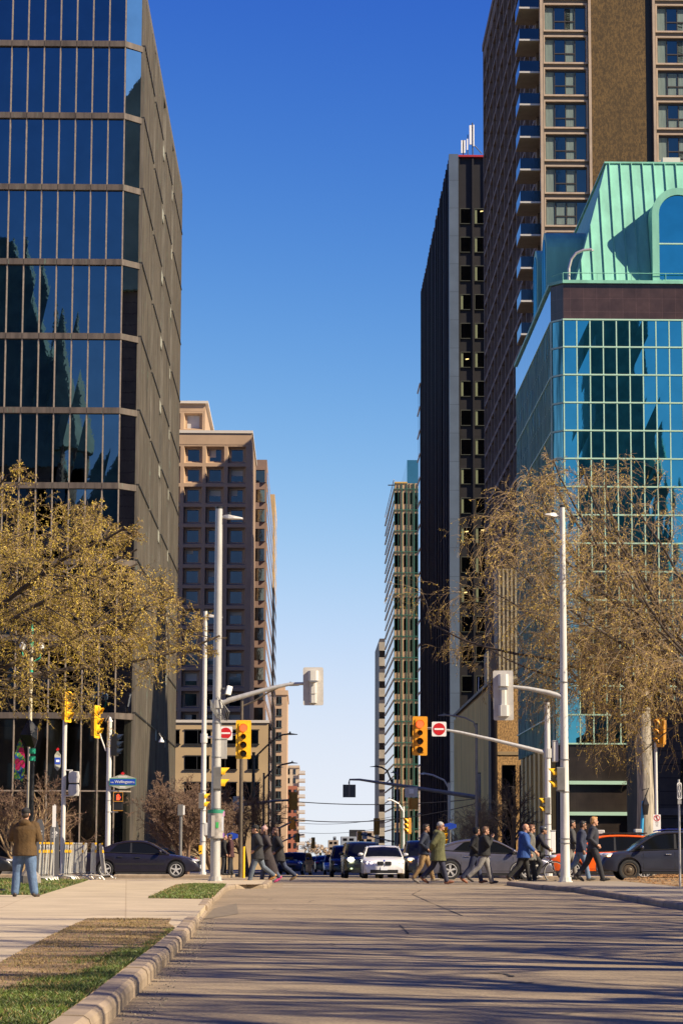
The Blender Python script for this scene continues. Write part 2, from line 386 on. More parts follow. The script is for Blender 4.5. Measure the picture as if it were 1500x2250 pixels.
# worn paint
def line(name, a, b, w, mat, off=.002):
    a = Vector(a); b = Vector(b); d = (b-a).normalized(); n = Vector((-d.y,d.x))*w/2
    sheet(name, [(a+n)[:], (a-n)[:], (b-n)[:], (b+n)[:]], off, mat)
line('road_marking', (-.6,69.5), (6.0,69.8), .22, WHITEP)
line('road_marking', (-.6,73.6), (5.6,73.9), .18, WHITEP)
line('bicycle_lane_marking', (1.0,80.3), (5.2,80.5), .35, GREENP)
for i in range(7): line('road_marking', (-3.2+i*1.9,101), (-3.2+i*1.9+.02,103.4), .5, WHITEP)
CRK = M('crack_tar', (.028,.024,.02), .9)
PATCH = M('tar_patch', (.17,.135,.09), .9, 0, .3, 8, .4, 60)
def crack(pts, w):
    m = MB(); P = pxs(pts); rnd = random.Random(len(pts))
    for a, b in zip(P, P[1:]):
        n = 6
        for i in range(n):
            t0, t1 = i/n, (i+1)/n; p = a.lerp(b,t0); q = a.lerp(b,t1); h = w*rnd.uniform(.4,1.3)
            m.quad((p.x-h,p.y-h*2,gz(p.y)+.002),(p.x+h,p.y+h*2,gz(p.y)+.002),(q.x+h,q.y+h*2,gz(q.y)+.002),(q.x-h,q.y-h*2,gz(q.y)+.002))
    structure(build('road_crack', m, CRK))
crack([(1075,2137),(1105,2139),(1128,2146)], .018); crack([(1135,2158),(1172,2159)], .02)
crack([(877,2032),(888,2042),(897,2052)], .012); crack([(905,1965),(950,1985),(1015,2012)], .014); crack([(925,1955),(905,1965)],.012)
PP = pxs(((470,1996),(520,1985),(524,2008),(448,2020)))
sheet('road_patch', [(p.x,p.y) for p in PP], .0015, PATCH)
# ================================================================ buildings
BRZ = bronze('bronze_cladding', (.125,.107,.084), .85)
BRZD = bronze('bronze_band', (.095,.074,.06), .7)
MULL = M('pale_bronze_mullion', (.26,.21,.165), .5, .2, .25, 6)
DARKM = M('dark_metal', (.03,.028,.026), .45, .3)
BLACK = M('interior_dark', (.012,.012,.014), .9)
GL_L = mirror('dark_blue_glass', (.10,.145,.20), .012, .03, .35)
GL_LC = mirror('corner_glass', (.50,.55,.62), .012, .03, .5)  # reflectance raised to stand in for the brighter sky towards the sun
GL_D = mirror('dark_window_glass', (.10,.115,.13), .04, .08, .8)
LOBBY = clearglass('lobby_glass', (.42,.45,.44), .13)
rn = random.Random(11)
def tilt(x0, x1, z0, z1, y, a=.0025):
    t = [rn.uniform(-a, a) for _ in range(4)]
    return ((x0,y+t[0],z0),(x1,y+t[1],z0),(x1,y+t[2],z1),(x0,y+t[3],z1))
# ---- A: bronze and glass office tower on the left
dA = 125.0
xc = f(267,700,dA).x; yc = dA+1.0; xs = f(309,700,yc).x-.1; yc = dA+(xs-xc)*.98
zb = [f(269,y,dA).z for y in (98,256,413,577,740,903,1068,1235,1403,1573)]
fl = zb[0]-zb[1]; zt = fx(391,418,xs).z+.7; far = fx(391,900,xs).y
zs = [zb[0]+fl*i for i in range(3,0,-1)]+zb
zs = [z for z in zb if z < zt-.7]
A = thing('office_tower', 'dark bronze and blue glass office tower at the left with ribbed copper side', 'building', (xc-10, dA, .1), True)
pitchx = (f(270,600,dA).x-f(90,600,dA).x)/5
cols = [xc-pitchx*i for i in range(0, 24)]
zl = [z for z in zs]; top = [zt]+zl[:-1]
WT = .14
quads = []
for i, z in enumerate(zl):
    for k in range(len(cols)-1):
        quads.append(tilt(cols[k+1]+.03, cols[k]-.03, z+WT, top[i]-WT, dA+.03))
many('window_pane', A, quads, GL_L, key=lambda q: (q[1][0] < f(0,700,dA).x-.8)*1000-q[0][2]*0-q[1][0], quads=True)
for k, x in enumerate(cols[:]):
    build('mullion', MB().box(x-.03, x+.03, dA-.10, dA+.10, .3, zt), MULL, A)
for z in zl:
    m = MB(); W = .15
    for k in range(len(cols)-1): m.box(cols[k+1]+.012, cols[k]-.012, dA-.16, dA+.2, z-W, z+W)
    m.prism([(xc-.01,dA-.163),(xs+.03,yc-.03),(xs+.03,yc+.25),(xc-.01,dA+.25)], 'z', z-W-.003, z+W+.003)
    build('spandrel_band', m, BRZD, A)
for i, z in enumerate(zl):
    build('corner_pane', MB().quad((xc+.04,dA+.04,z+.18),(xs-.04,yc-.04,z+.18),(xs-.04,yc-.04,top[i]-.18),(xc+.04,dA+.04,top[i]-.18)), GL_LC, A)
# closed body behind the glass, roof
build('core', MB().prism([(cols[-1],dA+.25),(xc-.02,dA+.25),(xs-.45,yc+.3),(xs-.45,far-.05),(cols[-1],far-.05)], 'z', zl[-1]-.1, zt-.02), BLACK, A)
build('roof_edge', MB().prism([(cols[-1],dA-.17),(xc,dA-.17),(xs+.1,yc-.05),(xs+.1,far+.05),(cols[-1],far+.05)], 'z', zt, zt+.5), BRZ, A)
# lobby: clear panes, interior with back wall, lit ceiling line
z0, z1 = .28, zl[-1]-.2
zm = f(200,1738,dA).z
quads = [tilt(cols[k+1]+.04, cols[k]-.04, a, b, dA+.03, .002) for k in range(len(cols)-1) for a, b in ((z0, zm-.04),(zm+.04, z1))]
quads += [((xc+.04,dA+.04,a),(xs-.04,yc-.04,a),(xs-.04,yc-.04,b),(xc+.04,dA+.04,b)) for a,b in ((z0,zm-.04),(zm+.04,z1))]
many('lobby_pane', A, quads, LOBBY, quads=True)
build('lobby_transom', MB().box(cols[-1], xc, dA-.06, dA+.06, zm-.035, zm+.035).quad((xc,dA-.06,zm-.035),(xs,yc-.04,zm-.035),(xs,yc-.04,zm+.035),(xc,dA-.06,zm+.035)), MULL, A)
build('plinth', MB().prism([(cols[-1],dA-.2),(xc+.03,dA-.2),(xs+.2,yc-.06),(xs+.2,far),(cols[-1],far)], 'z', -.2, .27), M('granite_plinth', (.12,.11,.10), .6, 0, .3, 8), A)
build('lobby_wall', MB().box(cols[-1], xs-.6, dA+9, dA+9.3, .27, zl[-1]-.1), M('lobby_stone', (.10,.085,.07), .7, 0, .5, .6), A)
build('lobby_desk', MB().box(f(170,1800,dA+4).x, f(205,1800,dA+4).x, dA+4, dA+5, .27, 1.7), M('oak_panel', (.42,.30,.10), .6), A)
build('lobby_column', MB().cyl((xc-3.2, dA+3), .35, .27, zl[-1]-.1), M('lobby_column', (.3,.27,.23), .5), A)
# side facade: four ribbed bays with recessed glass slots between
by = [(yc+.05, fx(333,350,xs).y), (fx(336,350,xs).y, fx(353,400,xs).y), (fx(358.5,450,xs).y, fx(373,480,xs).y), (fx(377,500,xs).y, far)]
edges = []
for (a, b) in by:
    m = MB(); n = max(4, int((b-a)/.55)); st = (b-a)/n
    m.box(xs-.4, xs, a, b, .27, zt)
    for i in range(n+1):
        y = min(a+i*st, b-.12); m.box(xs+.002, xs+.13, y, y+.11, .27, zt-.003)
    build('ribbed_bay', m, BRZ, A)
    for z in zl: build('floor_ledge', MB().box(xs+.001, xs+.17, a-.003, b+.003, z+.16, z+.24), DARKM, A)
PALE = M('pale_patina_panel', (.27,.27,.225), .6, 0, .4, 4)
for (a, b) in zip(by, by[1:]):
    y0, y1 = a[1]+.01, b[0]-.01
    for i, z in enumerate(zl):
        build('slot_window', MB().quad((xs-.12,y0,z+.3),(xs-.12,y1,z+.3),(xs-.12,y1,top[i]-.3),(xs-.12,y0,top[i]-.3)), GL_LC, A)
        build('slot_panel', MB().box(xs-.3, xs+.05, y0, y1, z-.3, z+.3), PALE if y1-y0 > .8 else BRZD, A)
# ---- B: tan precast block with deep square windows
TAN = panels('tan_precast', (.385,.262,.168), 3.5, 3.6, 'xz', .004, .6, .12, .85, .3)
BRN = M('brown_precast', (.20,.13,.10), .85, 0, .12, .3)
GLW = mirror('office_glass', (.045,.06,.085), .05, .05, .4)
BLIND = M('window_blind', (.45,.42,.36), .8)
LEAD = M('pale_coping', (.52,.47,.41), .6)
dB = 405.0
def coffers(root, xl, zl_, y, depth, win, mat, glass, inset=.35, blinds=.35, proto={}):
    # deep coffered bays: an outer square, sloping reveals, a window at the back
    for i in range(len(xl)-1):
        for j in range(len(zl_)-1):
            x0,x1,z1,z0 = xl[i], xl[i+1], zl_[j], zl_[j+1]
            key = (round(x1-x0,2), round(z1-z0,2), y)
            if key not in proto:
                w_, h_ = x1-x0, z1-z0; e = .28; m = MB()
                O = [(0,0,0),(w_,0,0),(w_,0,h_),(0,0,h_)]; I = [(e,0,e),(w_-e,0,e),(w_-e,0,h_-e),(e,0,h_-e)]
                k = e+.25; J = [(k,depth,k),(w_-k,depth,k),(w_-k,depth,h_-k),(k,depth,h_-k)]
                ww, wh = win; cx, cz = w_/2, h_/2
                Wn = [(cx-ww/2,depth,cz-wh/2),(cx+ww/2,depth,cz-wh/2),(cx+ww/2,depth,cz+wh/2),(cx-ww/2,depth,cz+wh/2)]
                V = [(a,b+inset,c) for a,b,c in Wn]
                for P, Q in ((O,I),(I,J),(J,Wn),(Wn,V)):
                    for t in range(4): m.quad(P[t],P[(t+1)%4],Q[(t+1)%4],Q[t])
                b = build('window_bay', m, mat, root); b.location = (x0-ORG[root.name].x, y-ORG[root.name].y, z0-ORG[root.name].z)
                b.data.transform(Matrix.Translation(ORG[root.name]))
                ORG[b.name] = Vector((0,0,0))
                g = build('pane', MB().quad(*[(a,c+inset-.02,d) for a,c,d in Wn]), glass, b)
                proto[key] = b
            else:
                b = proto[key].copy(); COL.objects.link(b); b.parent = root
                b.location = (x0-ORG[root.name].x, y-ORG[root.name].y, z0-ORG[root.name].z)
                for g in [c for c in COL.objects if c.parent == proto[key]][:1]:
                    q = g.copy(); COL.objects.link(q); q.parent = b
            if rn.random() < blinds:
                ww, wh = win; hh = wh*rn.choice((.3,.5,.65)); q = rn.choice((.55,.6,1)); cx = (x1-x0)/2; cz = (z1-z0)/2
                m = MB().box(cx-ww/2+.02, cx-ww/2+ww*q, depth+inset-.06, depth+inset-.04, cz+wh/2-hh, cz+wh/2-.02)
                o = bpy.data.objects.new('blind', bpy.data.meshes.new('blind')); COL.objects.link(o); o.data.from_pydata(m.v, [], m.f); o.data.materials.append(BLIND); o.parent = b
B = thing('office_block', 'tan concrete office block with deep square windows and a rooftop penthouse', 'building', (-16, dB, -1.2), True)
xl = [f(x,1000,dB).x for x in (449-48*4,449-48*3,449-96,401,449,497,545)]
ztB = f(470,952,dB).z; z1 = f(470,977,dB).z; st = (z1-f(470,1110,dB).z)/3
zB = [z1-st*i for i in range(0, 15)]
coffers(B, xl, zB, dB, .9, (st*.56, st*.58), TAN, GLW)
xr = f(553.5,1000,dB).x; farB = 440
build('parapet', MB().box(xl[0], xr, dB-.06, dB+.6, z1+.002, ztB), TAN, B)
build('corner_pier', MB().box(xl[-1]+.004, xr, dB-.05, dB+2, zB[-1]-6, z1), TAN, B)
build('side_wall', MB().box(xl[0], xr-.06, dB+1.5, farB, -1.3, ztB-.05), TAN, B)
build('coping', MB().box(xl[0], xr+.15, dB-.25, farB, ztB+.002, ztB+.45), LEAD, B)
dP = dB+6; xp = f(451,900,dP).x; zp = f(430,887,dP).z
xpl = [f(x,900,dP).x for x in (401-48*2, 401-48, 401, 449)]
zw0, zw1 = f(430,947,dP).z, f(430,904,dP).z
pz = {}
coffers(B, xpl, [zw1, zw0], dP, .7, (2.0,2.2), TAN, M('louvre', (.45,.43,.42), .6), .3, 0, pz)
build('penthouse', MB().box(xpl[0], xp, dP-.02, dP+.5, zw1, zp).box(xpl[0], xp, dP+1.2, dP+30, ztB+.4, zp-.01).box(xpl[-1], xp, dP-.02, dP+1.3, ztB+.4, zw1), TAN, B)
build('penthouse_coping', MB().box(xpl[0], xp+.5, dP-.5, dP+30.5, zp, zp+.4), LEAD, B)
# podium in front of it
dQ = 331.0
PODM = panels('beige_podium_stone', (.42,.30,.165), 4, 3.2, 'xz', .006, .7, .1, .85, .2)
Q = thing('podium_building', 'low beige two storey building with dark strip windows below the tan block', 'building', (-14, dQ, -1.1), True)
zq = f(480,1588,dQ).z; xq = f(589,1650,dQ).x; xql = f(300,1650,dQ).x
build('wall', MB().box(xql, xq, dQ, dQ+20, -1.3, zq), PODM, Q)
build('coping', MB().box(xql, xq+.15, dQ-.2, dQ+20, zq, zq+.35), LEAD, Q)
for (a,b,c,d) in ((406,464,1605,1634),(470,520,1605,1634),(527,568,1605,1634),(350,395,1605,1634),(545,568,1662,1690),(406,460,1662,1690),(470,520,1662,1690),(406,520,1720,1760),(535,570,1720,1760)):
    p0, p1 = f(a,d,dQ), f(b,c,dQ)
    wn = build('window', MB().box(p0.x, p1.x, dQ-.06, dQ+.02, p0.z, p1.z), GLW, Q)
    build('frame', MB().box(p0.x-.12, p1.x+.12, dQ-.12, dQ-.061, p1.z, p1.z+.14).box(p0.x-.12, p1.x+.12, dQ-.2, dQ-.061, p0.z-.16, p0.z).box((p0.x+p1.x)/2-.05,(p0.x+p1.x)/2+.05,dQ-.11,dQ-.062,p0.z,p1.z), DARKM, wn)
# ---- C: brown block behind with a single column of windows
dC = 450.0
C_ = thing('brown_office_block', 'brown office block with one column of square windows next to the tan block', 'building', (-10, dC, -1.2), True)
x0, x1 = f(555,1100,dC).x, f(586,1100,dC).x; zc = f(570,1010,dC).z; farC = fx(598,1300,x1).y
build('wall', MB().box(x0-6, x1, dC, farC, -1.4, zc), BRN, C_)
st = (f(570,1057,dC).z-f(570,1100,dC).z); zz = f(570,1060,dC).z
wl = []
for i in range(18):
    z = zz-i*st; a, b = f(562,1100,dC).x, f(581.5,1100,dC).x
    wn = build('window', MB().box(a, b, dC-.05, dC+.01, z, z+st*.62), mirror('bronze_glass_%d' % i, (.30,.25,.17) if i % 3 else (.1,.1,.1), .05, .25, .35) if i < 4 else bpy.data.materials['bronze_glass_%d' % (i % 4)], C_)
    build('lintel', MB().box(a-.25, b+.25, dC-.5, dC-.051, z+st*.62+.002, z+st*.62+.3).box(b+.003, b+.25, dC-.5, dC-.051, z, z+st*.62), BRN, wn)
m = MB(); y = dC+1
for i in range(19): m.box(x1+.002, x1+.12, dC+1, farC-1, zz-i*st-.1, zz-i*st+st*.55)
build('ribbon_windows', m, mirror('pale_ribbon_glass', (.5,.55,.62), .05), C_)
dC2 = farC+8
C2 = thing('office_block', 'narrow tan slab block rising just behind the brown office block', 'building', (-8.5, dC2, -1.3), True)
x0 = f(597,1200,dC2).x; x1 = f(603,1200,dC2).x; zc2 = f(598,1086,dC2).z
build('wall', MB().box(x0-6, x1, dC2, dC2+40, -1.5, zc2), M('ochre_precast', (.40,.27,.13), .8, 0, .15, .3), C2)
for i in range(12):
    z = zc2-3-i*3.6; build('window', MB().box(x1-.02, x1+.03, dC2+3, dC2+36, z-2, z-.3), GL_D, C2)
# ---- D, E: far residential towers on the left
def tower(name, label, cat, d, x0p, x1p, ytop, deep, mat, rows, wcols, zstep, wmat, wh, cap=0):
    a, b = f(x0p,1700,d).x, f(x1p,1700,d).x; zt_ = f((x0p+x1p)/2, ytop, d).z
    T = thing(name, label, cat, ((a+b)/2, d, gz(d)), True)
    build('wall', MB().box(a, b, d, d+deep, gz(d)-.5, zt_), mat, T)
    if cap: build('roof', MB().box(a-.2, b+.2, d-.3, d+deep, zt_, zt_+cap), mat, T)
    fr = M(name+'_frame', (.05,.07,.07), .5)
    for r in range(rows):
        for (u, v) in wcols:
            z = zt_-(r+.75)*zstep; xa, xb = a+(b-a)*u, a+(b-a)*v
            wn = build('window', MB().box(xa, xb, d-.08, d+.02, z, z+wh), wmat, T)
            if d < 800: build('frame', MB().box((xa+xb)/2-.07, (xa+xb)/2+.07, d-.14, d-.081, z, z+wh).box(xa-.15, xb+.15, d-.2, d-.081, z-.2, z-.001), fr, wn)
    return T, a, b, zt_
TD = panels('tan_stucco', (.44,.30,.19), 40, 3.1, 'xz', .02, .75, .08, .85, .1)
Dt, a, b, zt_ = tower('apartment_tower', 'tan apartment tower with one column of dark windows down the street at left', 'building', 640, 585, 630, 1527, 40, TD, 13, [(.48,.73)], 2.98, GL_D, 1.75, 1.2)
build('rooftop_room', MB().box(a+1, b-.6, 643, 660, zt_+1.2, zt_+2.6), TD, Dt)
TE = M('pale_brick', (.47,.36,.25), .85, 0, .1, .3); TR = M('red_brick', (.30,.10,.055), .85, 0, .15, .4)
Et, a, b, zt_ = tower('apartment_tower', 'stepped pale and red brick apartment tower with balconies far down the street', 'building', 860, 628, 657, 1687, 40, TE, 11, [(.1,.3),(.55,.75)], 3.0, GL_D, 1.8, .8)
zr = f(645,1727,860).z
build('brick_front', MB().box(a-.1, b-.6, 859.4, 859.95, -4, zr), TR, Et)
for r in range(9):
    z = zr-1.2-r*3.0
    for u in (.22,.62): build('window', MB().box(a+(b-a)*u, a+(b-a)*(u+.2), 859.3, 859.39, z-1.8, z), GL_D, Et)
for r in range(12):
    z = zt_-2-r*2.65; bo = build('balcony', MB().box(b+.002, b+2.1, 859, 866, z-.25, z), TE, Et)
    build('railing', MB().box(b+.01, b+2.08, 858.95, 859.05, z, z+1.0), M('railing_pale', (.5,.46,.42), .6) if r == 0 else bpy.data.materials['railing_pale'], bo)
# ---- F: dark ribbed tower
dF = 320.0
PURP = M('dark_ribbed_cladding', (.010,.008,.011), .7, 0, .6, 1.0, stretch=(1,1,.05)); PURP2 = M('ribbed_cladding_edge', (.018,.015,.026), .6, 0, .5, 1.0, stretch=(1,1,.05))
for q_ in (PURP, PURP2): q_.node_tree.nodes['Principled BSDF'].inputs['Specular IOR Level'].default_value = .08
FW = panels('dark_spandrel', (.009,.007,.008), 30, 3.7, 'xz', .02, .3, .4, .5, .5)
STEEL = panels('steel_strip', (.085,.115,.165), 30, 3.72, 'xz', .03, .45, .12, .4, .4)
xf = f(986,1000,dF).x; zf = f(1000,345,dF).z; xsr = f(1007.5,1000,dF).x; xe = f(1140,1000,dF).x
farF = fx(922,1000,xf).y
Ft = thing('office_tower', 'tall black ribbed tower with a pale steel strip down its corner and rooftop antennas', 'building', (xf+4, dF, -.8), True)
build('wall', MB().box(xf+.3, xe, dF+.35, farF, -1, zf), FW, Ft)
m = MB(); n = int((farF-dF)/2.2)
for i in range(n):
    y = dF+.4+i*(farF-dF-.4)/n; q = rn.uniform(0,.12); m.box(xf+q, xf+.3, y, y+rn.uniform(.5,.9), -1, zf+.2+rn.uniform(0,.3), i % 2)
    m.box(xf+.22, xf+.299, y+.9, y+2.2, -1, zf-.1)
build('ribbed_wall', m, [PURP, PURP2], Ft)
build('corner_strip', MB().box(xf+.05, xsr, dF-.4, dF+.33, -1, zf+.3), STEEL, Ft)
wl = []
rowst = f(1040,1000,dF).z-f(1040,1064.4,dF).z
zfirst = f(1020,490,dF).z
c0 = f(1013,1000,dF).x; cw = 22/5530*dF; cs = 32/5530*dF
LITE = M('office_ceiling_light', (.9,.75,.35), .5, emit=((1,.72,.25), .38))
GLF = mirror('tower_window_glass', (.05,.055,.05), .05); SIDEGL = M('pale_window_side', (.17,.19,.11), .4); FRD = M('dim_window_frame', (.045,.048,.036), .5)
for r in range(22):
    for c in range(5):
        xa = c0+c*cs; z = zfirst-r*rowst; zh = 33/5530*dF
        if z < 1: continue
        wn = build('window', MB().box(xa, xa+cw, dF+.20, dF+.34, z, z+zh), GLF, Ft)
        fr = MB().box(xa-.08, xa, dF+.1, dF+.345, z-.08, z+zh+.08).box(xa, xa+cw, dF+.1, dF+.345, z-.08, z-.002).box(xa, xa+cw, dF+.1, dF+.345, z+zh+.002, z+zh+.1)
        build('frame', fr, FRD, wn)
        if c < 3 and r < 14 and rn.random() < .6:
            build('blind', MB().box(xa+.02, xa+.28, dF+.185, dF+.197, z+.02, z+zh-.02), SIDEGL, wn)
            for q in range(rn.choice((0,0,0,0,1,1,2))):
                u, v = rn.uniform(.15,.6), rn.uniform(.4,.85)
                build('ceiling_light', MB().quad((xa+cw*u,dF+.19,z+zh*v),(xa+cw*(u+.32),dF+.19,z+zh*v+.06),(xa+cw*(u+.32),dF+.19,z+zh*v+.2),(xa+cw*u,dF+.19,z+zh*v+.15)), LITE, wn)
m = MB()
for c in range(5): m.box(c0+c*cs-.36, c0+c*cs-.12, dF-.05, dF+.349, -1, zf)
build('front_pier', m, FW, Ft)
build('roof_band', MB().box(xsr+.004, xe, dF-.2, dF+1, zf+.002, zf+.25), M('red_flashing', (.35,.02,.03), .5), Ft)
WH = M('white_antenna', (.75,.75,.75), .5)
m = build('antenna_mast', MB().tube([f(1017,345,dF+6), f(1017,308,dF+6)], .07).tube([f(1038,345,dF+6), f(1037,270,dF+6)], .08).tube([f(1027,345,dF+6), f(1027,296,dF+6)], .06).tube([f(1058,338,dF+6), f(1040,318,dF+6)], .06), DARKM, Ft)
for (x, y0, y1, w_) in ((1014,337,309,.22),(1020,337,309,.2),(1033,318,276,.3),(1040,322,275,.16),(1026,330,306,.18)):
    p, q = f(x,y0,dF+5.8), f(x,y1,dF+5.8); build('antenna_panel', MB().box(p.x-w_/2, p.x+w_/2, dF+5.6, dF+5.85, p.z, q.z), WH, Ft)
# ---- L: blue glass building just beyond
BLUEG = mirror('bright_blue_glass', (.45,.55,.72), .03)
dL = farF+4; xL = xf+.2; zL = f(920,842,dL).z; farL = dL+9
L_ = thing('office_tower', 'slim blue glass tower edge just beyond the black ribbed tower', 'building', (xL+5, dL, -1.2), True)
build('core', MB().box(xL+.1, xL+20, dL, farL, -1.5, zL), FW, L_)
zz = np.linspace(0, zL, 21)
many('window_pane', L_, [((xL,y+.04,z0+.1),(xL,y+2.9,z0+.1),(xL,y+2.9,z1-.1),(xL,y+.04,z1-.1)) for z0, z1 in zip(zz, zz[1:]) for y in np.arange(dL, farL-3, 3)], BLUEG, key=lambda q: q[0][1], quads=True)
build('floor_line', (lambda m: [m.box(xL-.1, xL+.099, dL, farL, z-.12, z+.09) for z in zz] and m)(MB()), LEAD, L_)
# ---- G: green gridded glass tower, the tan building it mirrors drawn as panels
dG = 510.0
GREENM = M('green_mullion', (.02,.085,.06), .5); TANREF = panels('mirrored_tan_panel', (.42,.27,.15), 3.2, 4.3, 'xz', .02, .6, .12, .5, .3)  # tan panels stand for a building mirrored in the glass front
xg = f(866,1300,dG).x; xg2 = f(927,1300,dG).x; zg = f(885,1062,dG).z; zgt = f(905,1010,dG).z; xg1 = f(894,1300,dG).x
G = thing('office_tower', 'glass tower with a green window grid and a drawn tan reflection far down the right side', 'building', (xg+3, dG, -1.6), True)
build('wall', MB().box(xg, xg2+10, dG, dG+58, -2, zg), TANREF, G)
build('upper_storeys', MB().box(xg1, xg2+10, dG+.5, dG+50, zg-.5, zgt), mirror('teal_glass', (.12,.25,.27), .04), G)
build('roof_band', MB().box(xg+.01, xg1, dG-.2, dG+2, zg, zg+.3).box(xg+.2, xg1-.2, dG+.2, dG+3, zg-1.5, zg+.001), M('ochre_band', (.45,.28,.07), .6), G)
st = 46.8/5530*dG; DG = mirror('mirrored_window_glass', (.16,.15,.10), .04, .3, .3)
wl = []
for r in range(17):
    z = zg-1.9-r*st
    for u, v in ((866.7,878),(887,895),(901,905)):
        a, b = f(u,1300,dG).x, f(v,1300,dG).x; wl.append((a, b, dG-.06, dG+.02, z-st*.55, z))
for r in range(17):
    z = zg-1.9-r*st; wl.append((f(911,1300,dG).x, f(915.6,1300,dG).x+4, dG-.05, dG+.02, z-st*.9, z))
many('window', G, wl, DG)  # dark windows belong to the drawn reflection too
m = MB()
for x in (866,874.5,882.3,893,899.5,906,909.5,917): xx = f(x,1300,dG).x; wdt = .22 if x in (893,882.3,909.5) else .10; m.box(xx-wdt/2, xx+wdt/2, dG-.2, dG-.061, -1.7, zg)
for r in range(18): m.box(xg, xg2, dG-.23, dG-.062, zg-1.2-r*st-.08, zg-1.2-r*st+.08)
build('window_grid', m, GREENM, G)
zz = [zg-1.2-r*st for r in range(18)]
build('side_wall', MB().box(xg-.06, xg-.002, dG, dG+58, -2, zg), mirror('side_dark_glass', (.05,.055,.06), .08), G)
m = MB()
for z in zz: m.box(xg-.22, xg-.061, dG, dG+58, z-.1, z+.1); m.box(xg-.2, xg-.061, dG, dG+58, z+1.9, z+2.0)
build('side_line', m, LEAD, G)
build('rooftop_rail', MB().tube([f(852,1066,dG), f(868,1066,dG)], .12, 6), DARKM, G)
# ---- H: striped concrete tower
dH = 680.0
xh, xh2 = f(832,1600,dH).x, f(880,1600,dH).x; zh = f(840,1403,dH).z
H = thing('office_tower', 'pale striped concrete tower with dark side farthest on the right of the street', 'building', (xh+3, dH, -2), True)
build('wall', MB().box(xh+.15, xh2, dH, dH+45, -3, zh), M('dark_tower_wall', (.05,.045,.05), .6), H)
st = 4.15; xm = f(849,1600,dH).x
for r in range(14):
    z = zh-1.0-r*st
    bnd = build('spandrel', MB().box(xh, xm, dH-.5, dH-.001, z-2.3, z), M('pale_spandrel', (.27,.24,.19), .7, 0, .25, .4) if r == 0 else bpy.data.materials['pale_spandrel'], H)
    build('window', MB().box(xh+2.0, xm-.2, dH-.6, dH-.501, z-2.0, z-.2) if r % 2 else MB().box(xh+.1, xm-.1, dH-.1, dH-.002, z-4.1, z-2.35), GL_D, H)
# ---- K: low brown aggregate building
dK = 215.0
AGG = panels('brown_aggregate', (.34,.21,.09), 60, 30, 'xz', .01, .6, .15, .9, .5, 9)
OLV = M('olive_ribs', (.68,.50,.18), .8, 0, .25, 1.5, stretch=(1,1,.1))
xk = f(1080,1600,dK).x; zk = f(1110,1500,dK).z; xk2 = f(1250,1600,dK).x; farK = fx(998,1650,xk).y
Kb = thing('low_building', 'low brown aggregate building with a ribbed olive side wall between the glass towers', 'building', (xk+3, dK, -.2), True)
build('wall', MB().box(xk+.12, xk2, dK, farK, -1.2, zk), AGG, Kb)
zj = f(1110,1655,dK).z
build('string_course', MB().box(xk+.1, xk2, dK-.08, dK-.002, zj-.15, zj+.15), M('brown_stone', (.27,.19,.10), .8), Kb)
m = MB()
for y in np.arange(dK+3.2, farK, .62): m.box(xk-.08, xk+.119, y, y+.30, -.5, zk-.35)
m.box(xk, xk+.118, dK+3, farK, -.5, zk-.3)
build('ribbed_side', m, OLV, Kb)
build('corner_pier', MB().box(xk-.1, xk+.45, dK-.15, dK+2.9, -1.2, zk), M('dark_pier', (.045,.03,.02), .7), Kb)
build('coping', MB().box(xk-.15, xk2, dK-.2, farK, zk, zk+.28), M('dark_coping', (.07,.06,.05), .6), Kb)
for i in range(4):
    z = zj-1.2-i*.0; x = xk+.9+i*1.5
    build('ground_window', MB().box(x, x+1.1, dK-.05, dK+.01, .6, zj-1.0), GL_D, Kb)
build('roof_mast', MB().tube([f(1050,1530,dK+20), f(1051,1488,dK+20)], .04, 5), WH, Kb)
# ---- I: hotel tower
dI = 225.0
AGI = panels('hotel_aggregate', (.090,.056,.021), 2.6, 2.89, 'xz', .012, .5, .15, .9, .3, 7)
GRD = M('hotel_grid_concrete', (.15,.12,.10), .85, 0, .2, .8); BEI = M('hotel_beige_frame', (.35,.265,.195), .75, 0, .15, 1)
HGL = mirror('hotel_glass', (.09,.11,.13), .04); CUR = M('curtain', (.13,.17,.16), .9, 0, .4, 8, stretch=(6,6,.1)); SPN = M('hotel_spandrel', (.12,.10,.08), .8)
xi = f(1187,500,dI).x; farI = fx(1061,250,xi).y; ztI = fx(1061,110,xi).z
fh = f(1250,147,dI).z-f(1250,218,dI).z; zi0 = f(1250,147,dI).z
I_ = thing('hotel_tower', 'tall brown hotel tower with beige window frames and stacked corner balconies at the right', 'building', (xi+10, dI, -.4), True)
xi2 = xi+24.5
build('wall', MB().box(xi+.6, xi2, dI+.4, farI, -1, ztI), SPN, I_)
bx = [(f(1193,300,dI).x, f(1291,300,dI).x), (f(1441,300,dI).x, f(1539,300,dI).x)]
bx.append((bx[1][1]+(bx[1][0]-bx[0][1]), 2*bx[1][1]+(bx[1][0]-bx[0][1])-bx[1][0]))
for (a, b) in bx:
    for x in (a-.30, b+.06): build('pilaster', MB().box(x, x+.24, dI-.55, dI+.39, -1, ztI), BEI, I_)
build('aggregate_panel', MB().box(bx[0][1]+.32, bx[1][0]-.95, dI-.35, dI+.39, -1, ztI), AGI, I_)
build('aggregate_panel', MB().box(bx[1][1]+.32, bx[2][0]-.95, dI-.35, dI+.39, -1, ztI), AGI, I_)
build('recess_strip', MB().box(bx[1][0]-.93, bx[1][0]-.32, dI+.2, dI+.395, -1, ztI), DARKM, I_)
wproto = None
nf = int((ztI-zi0)/fh)
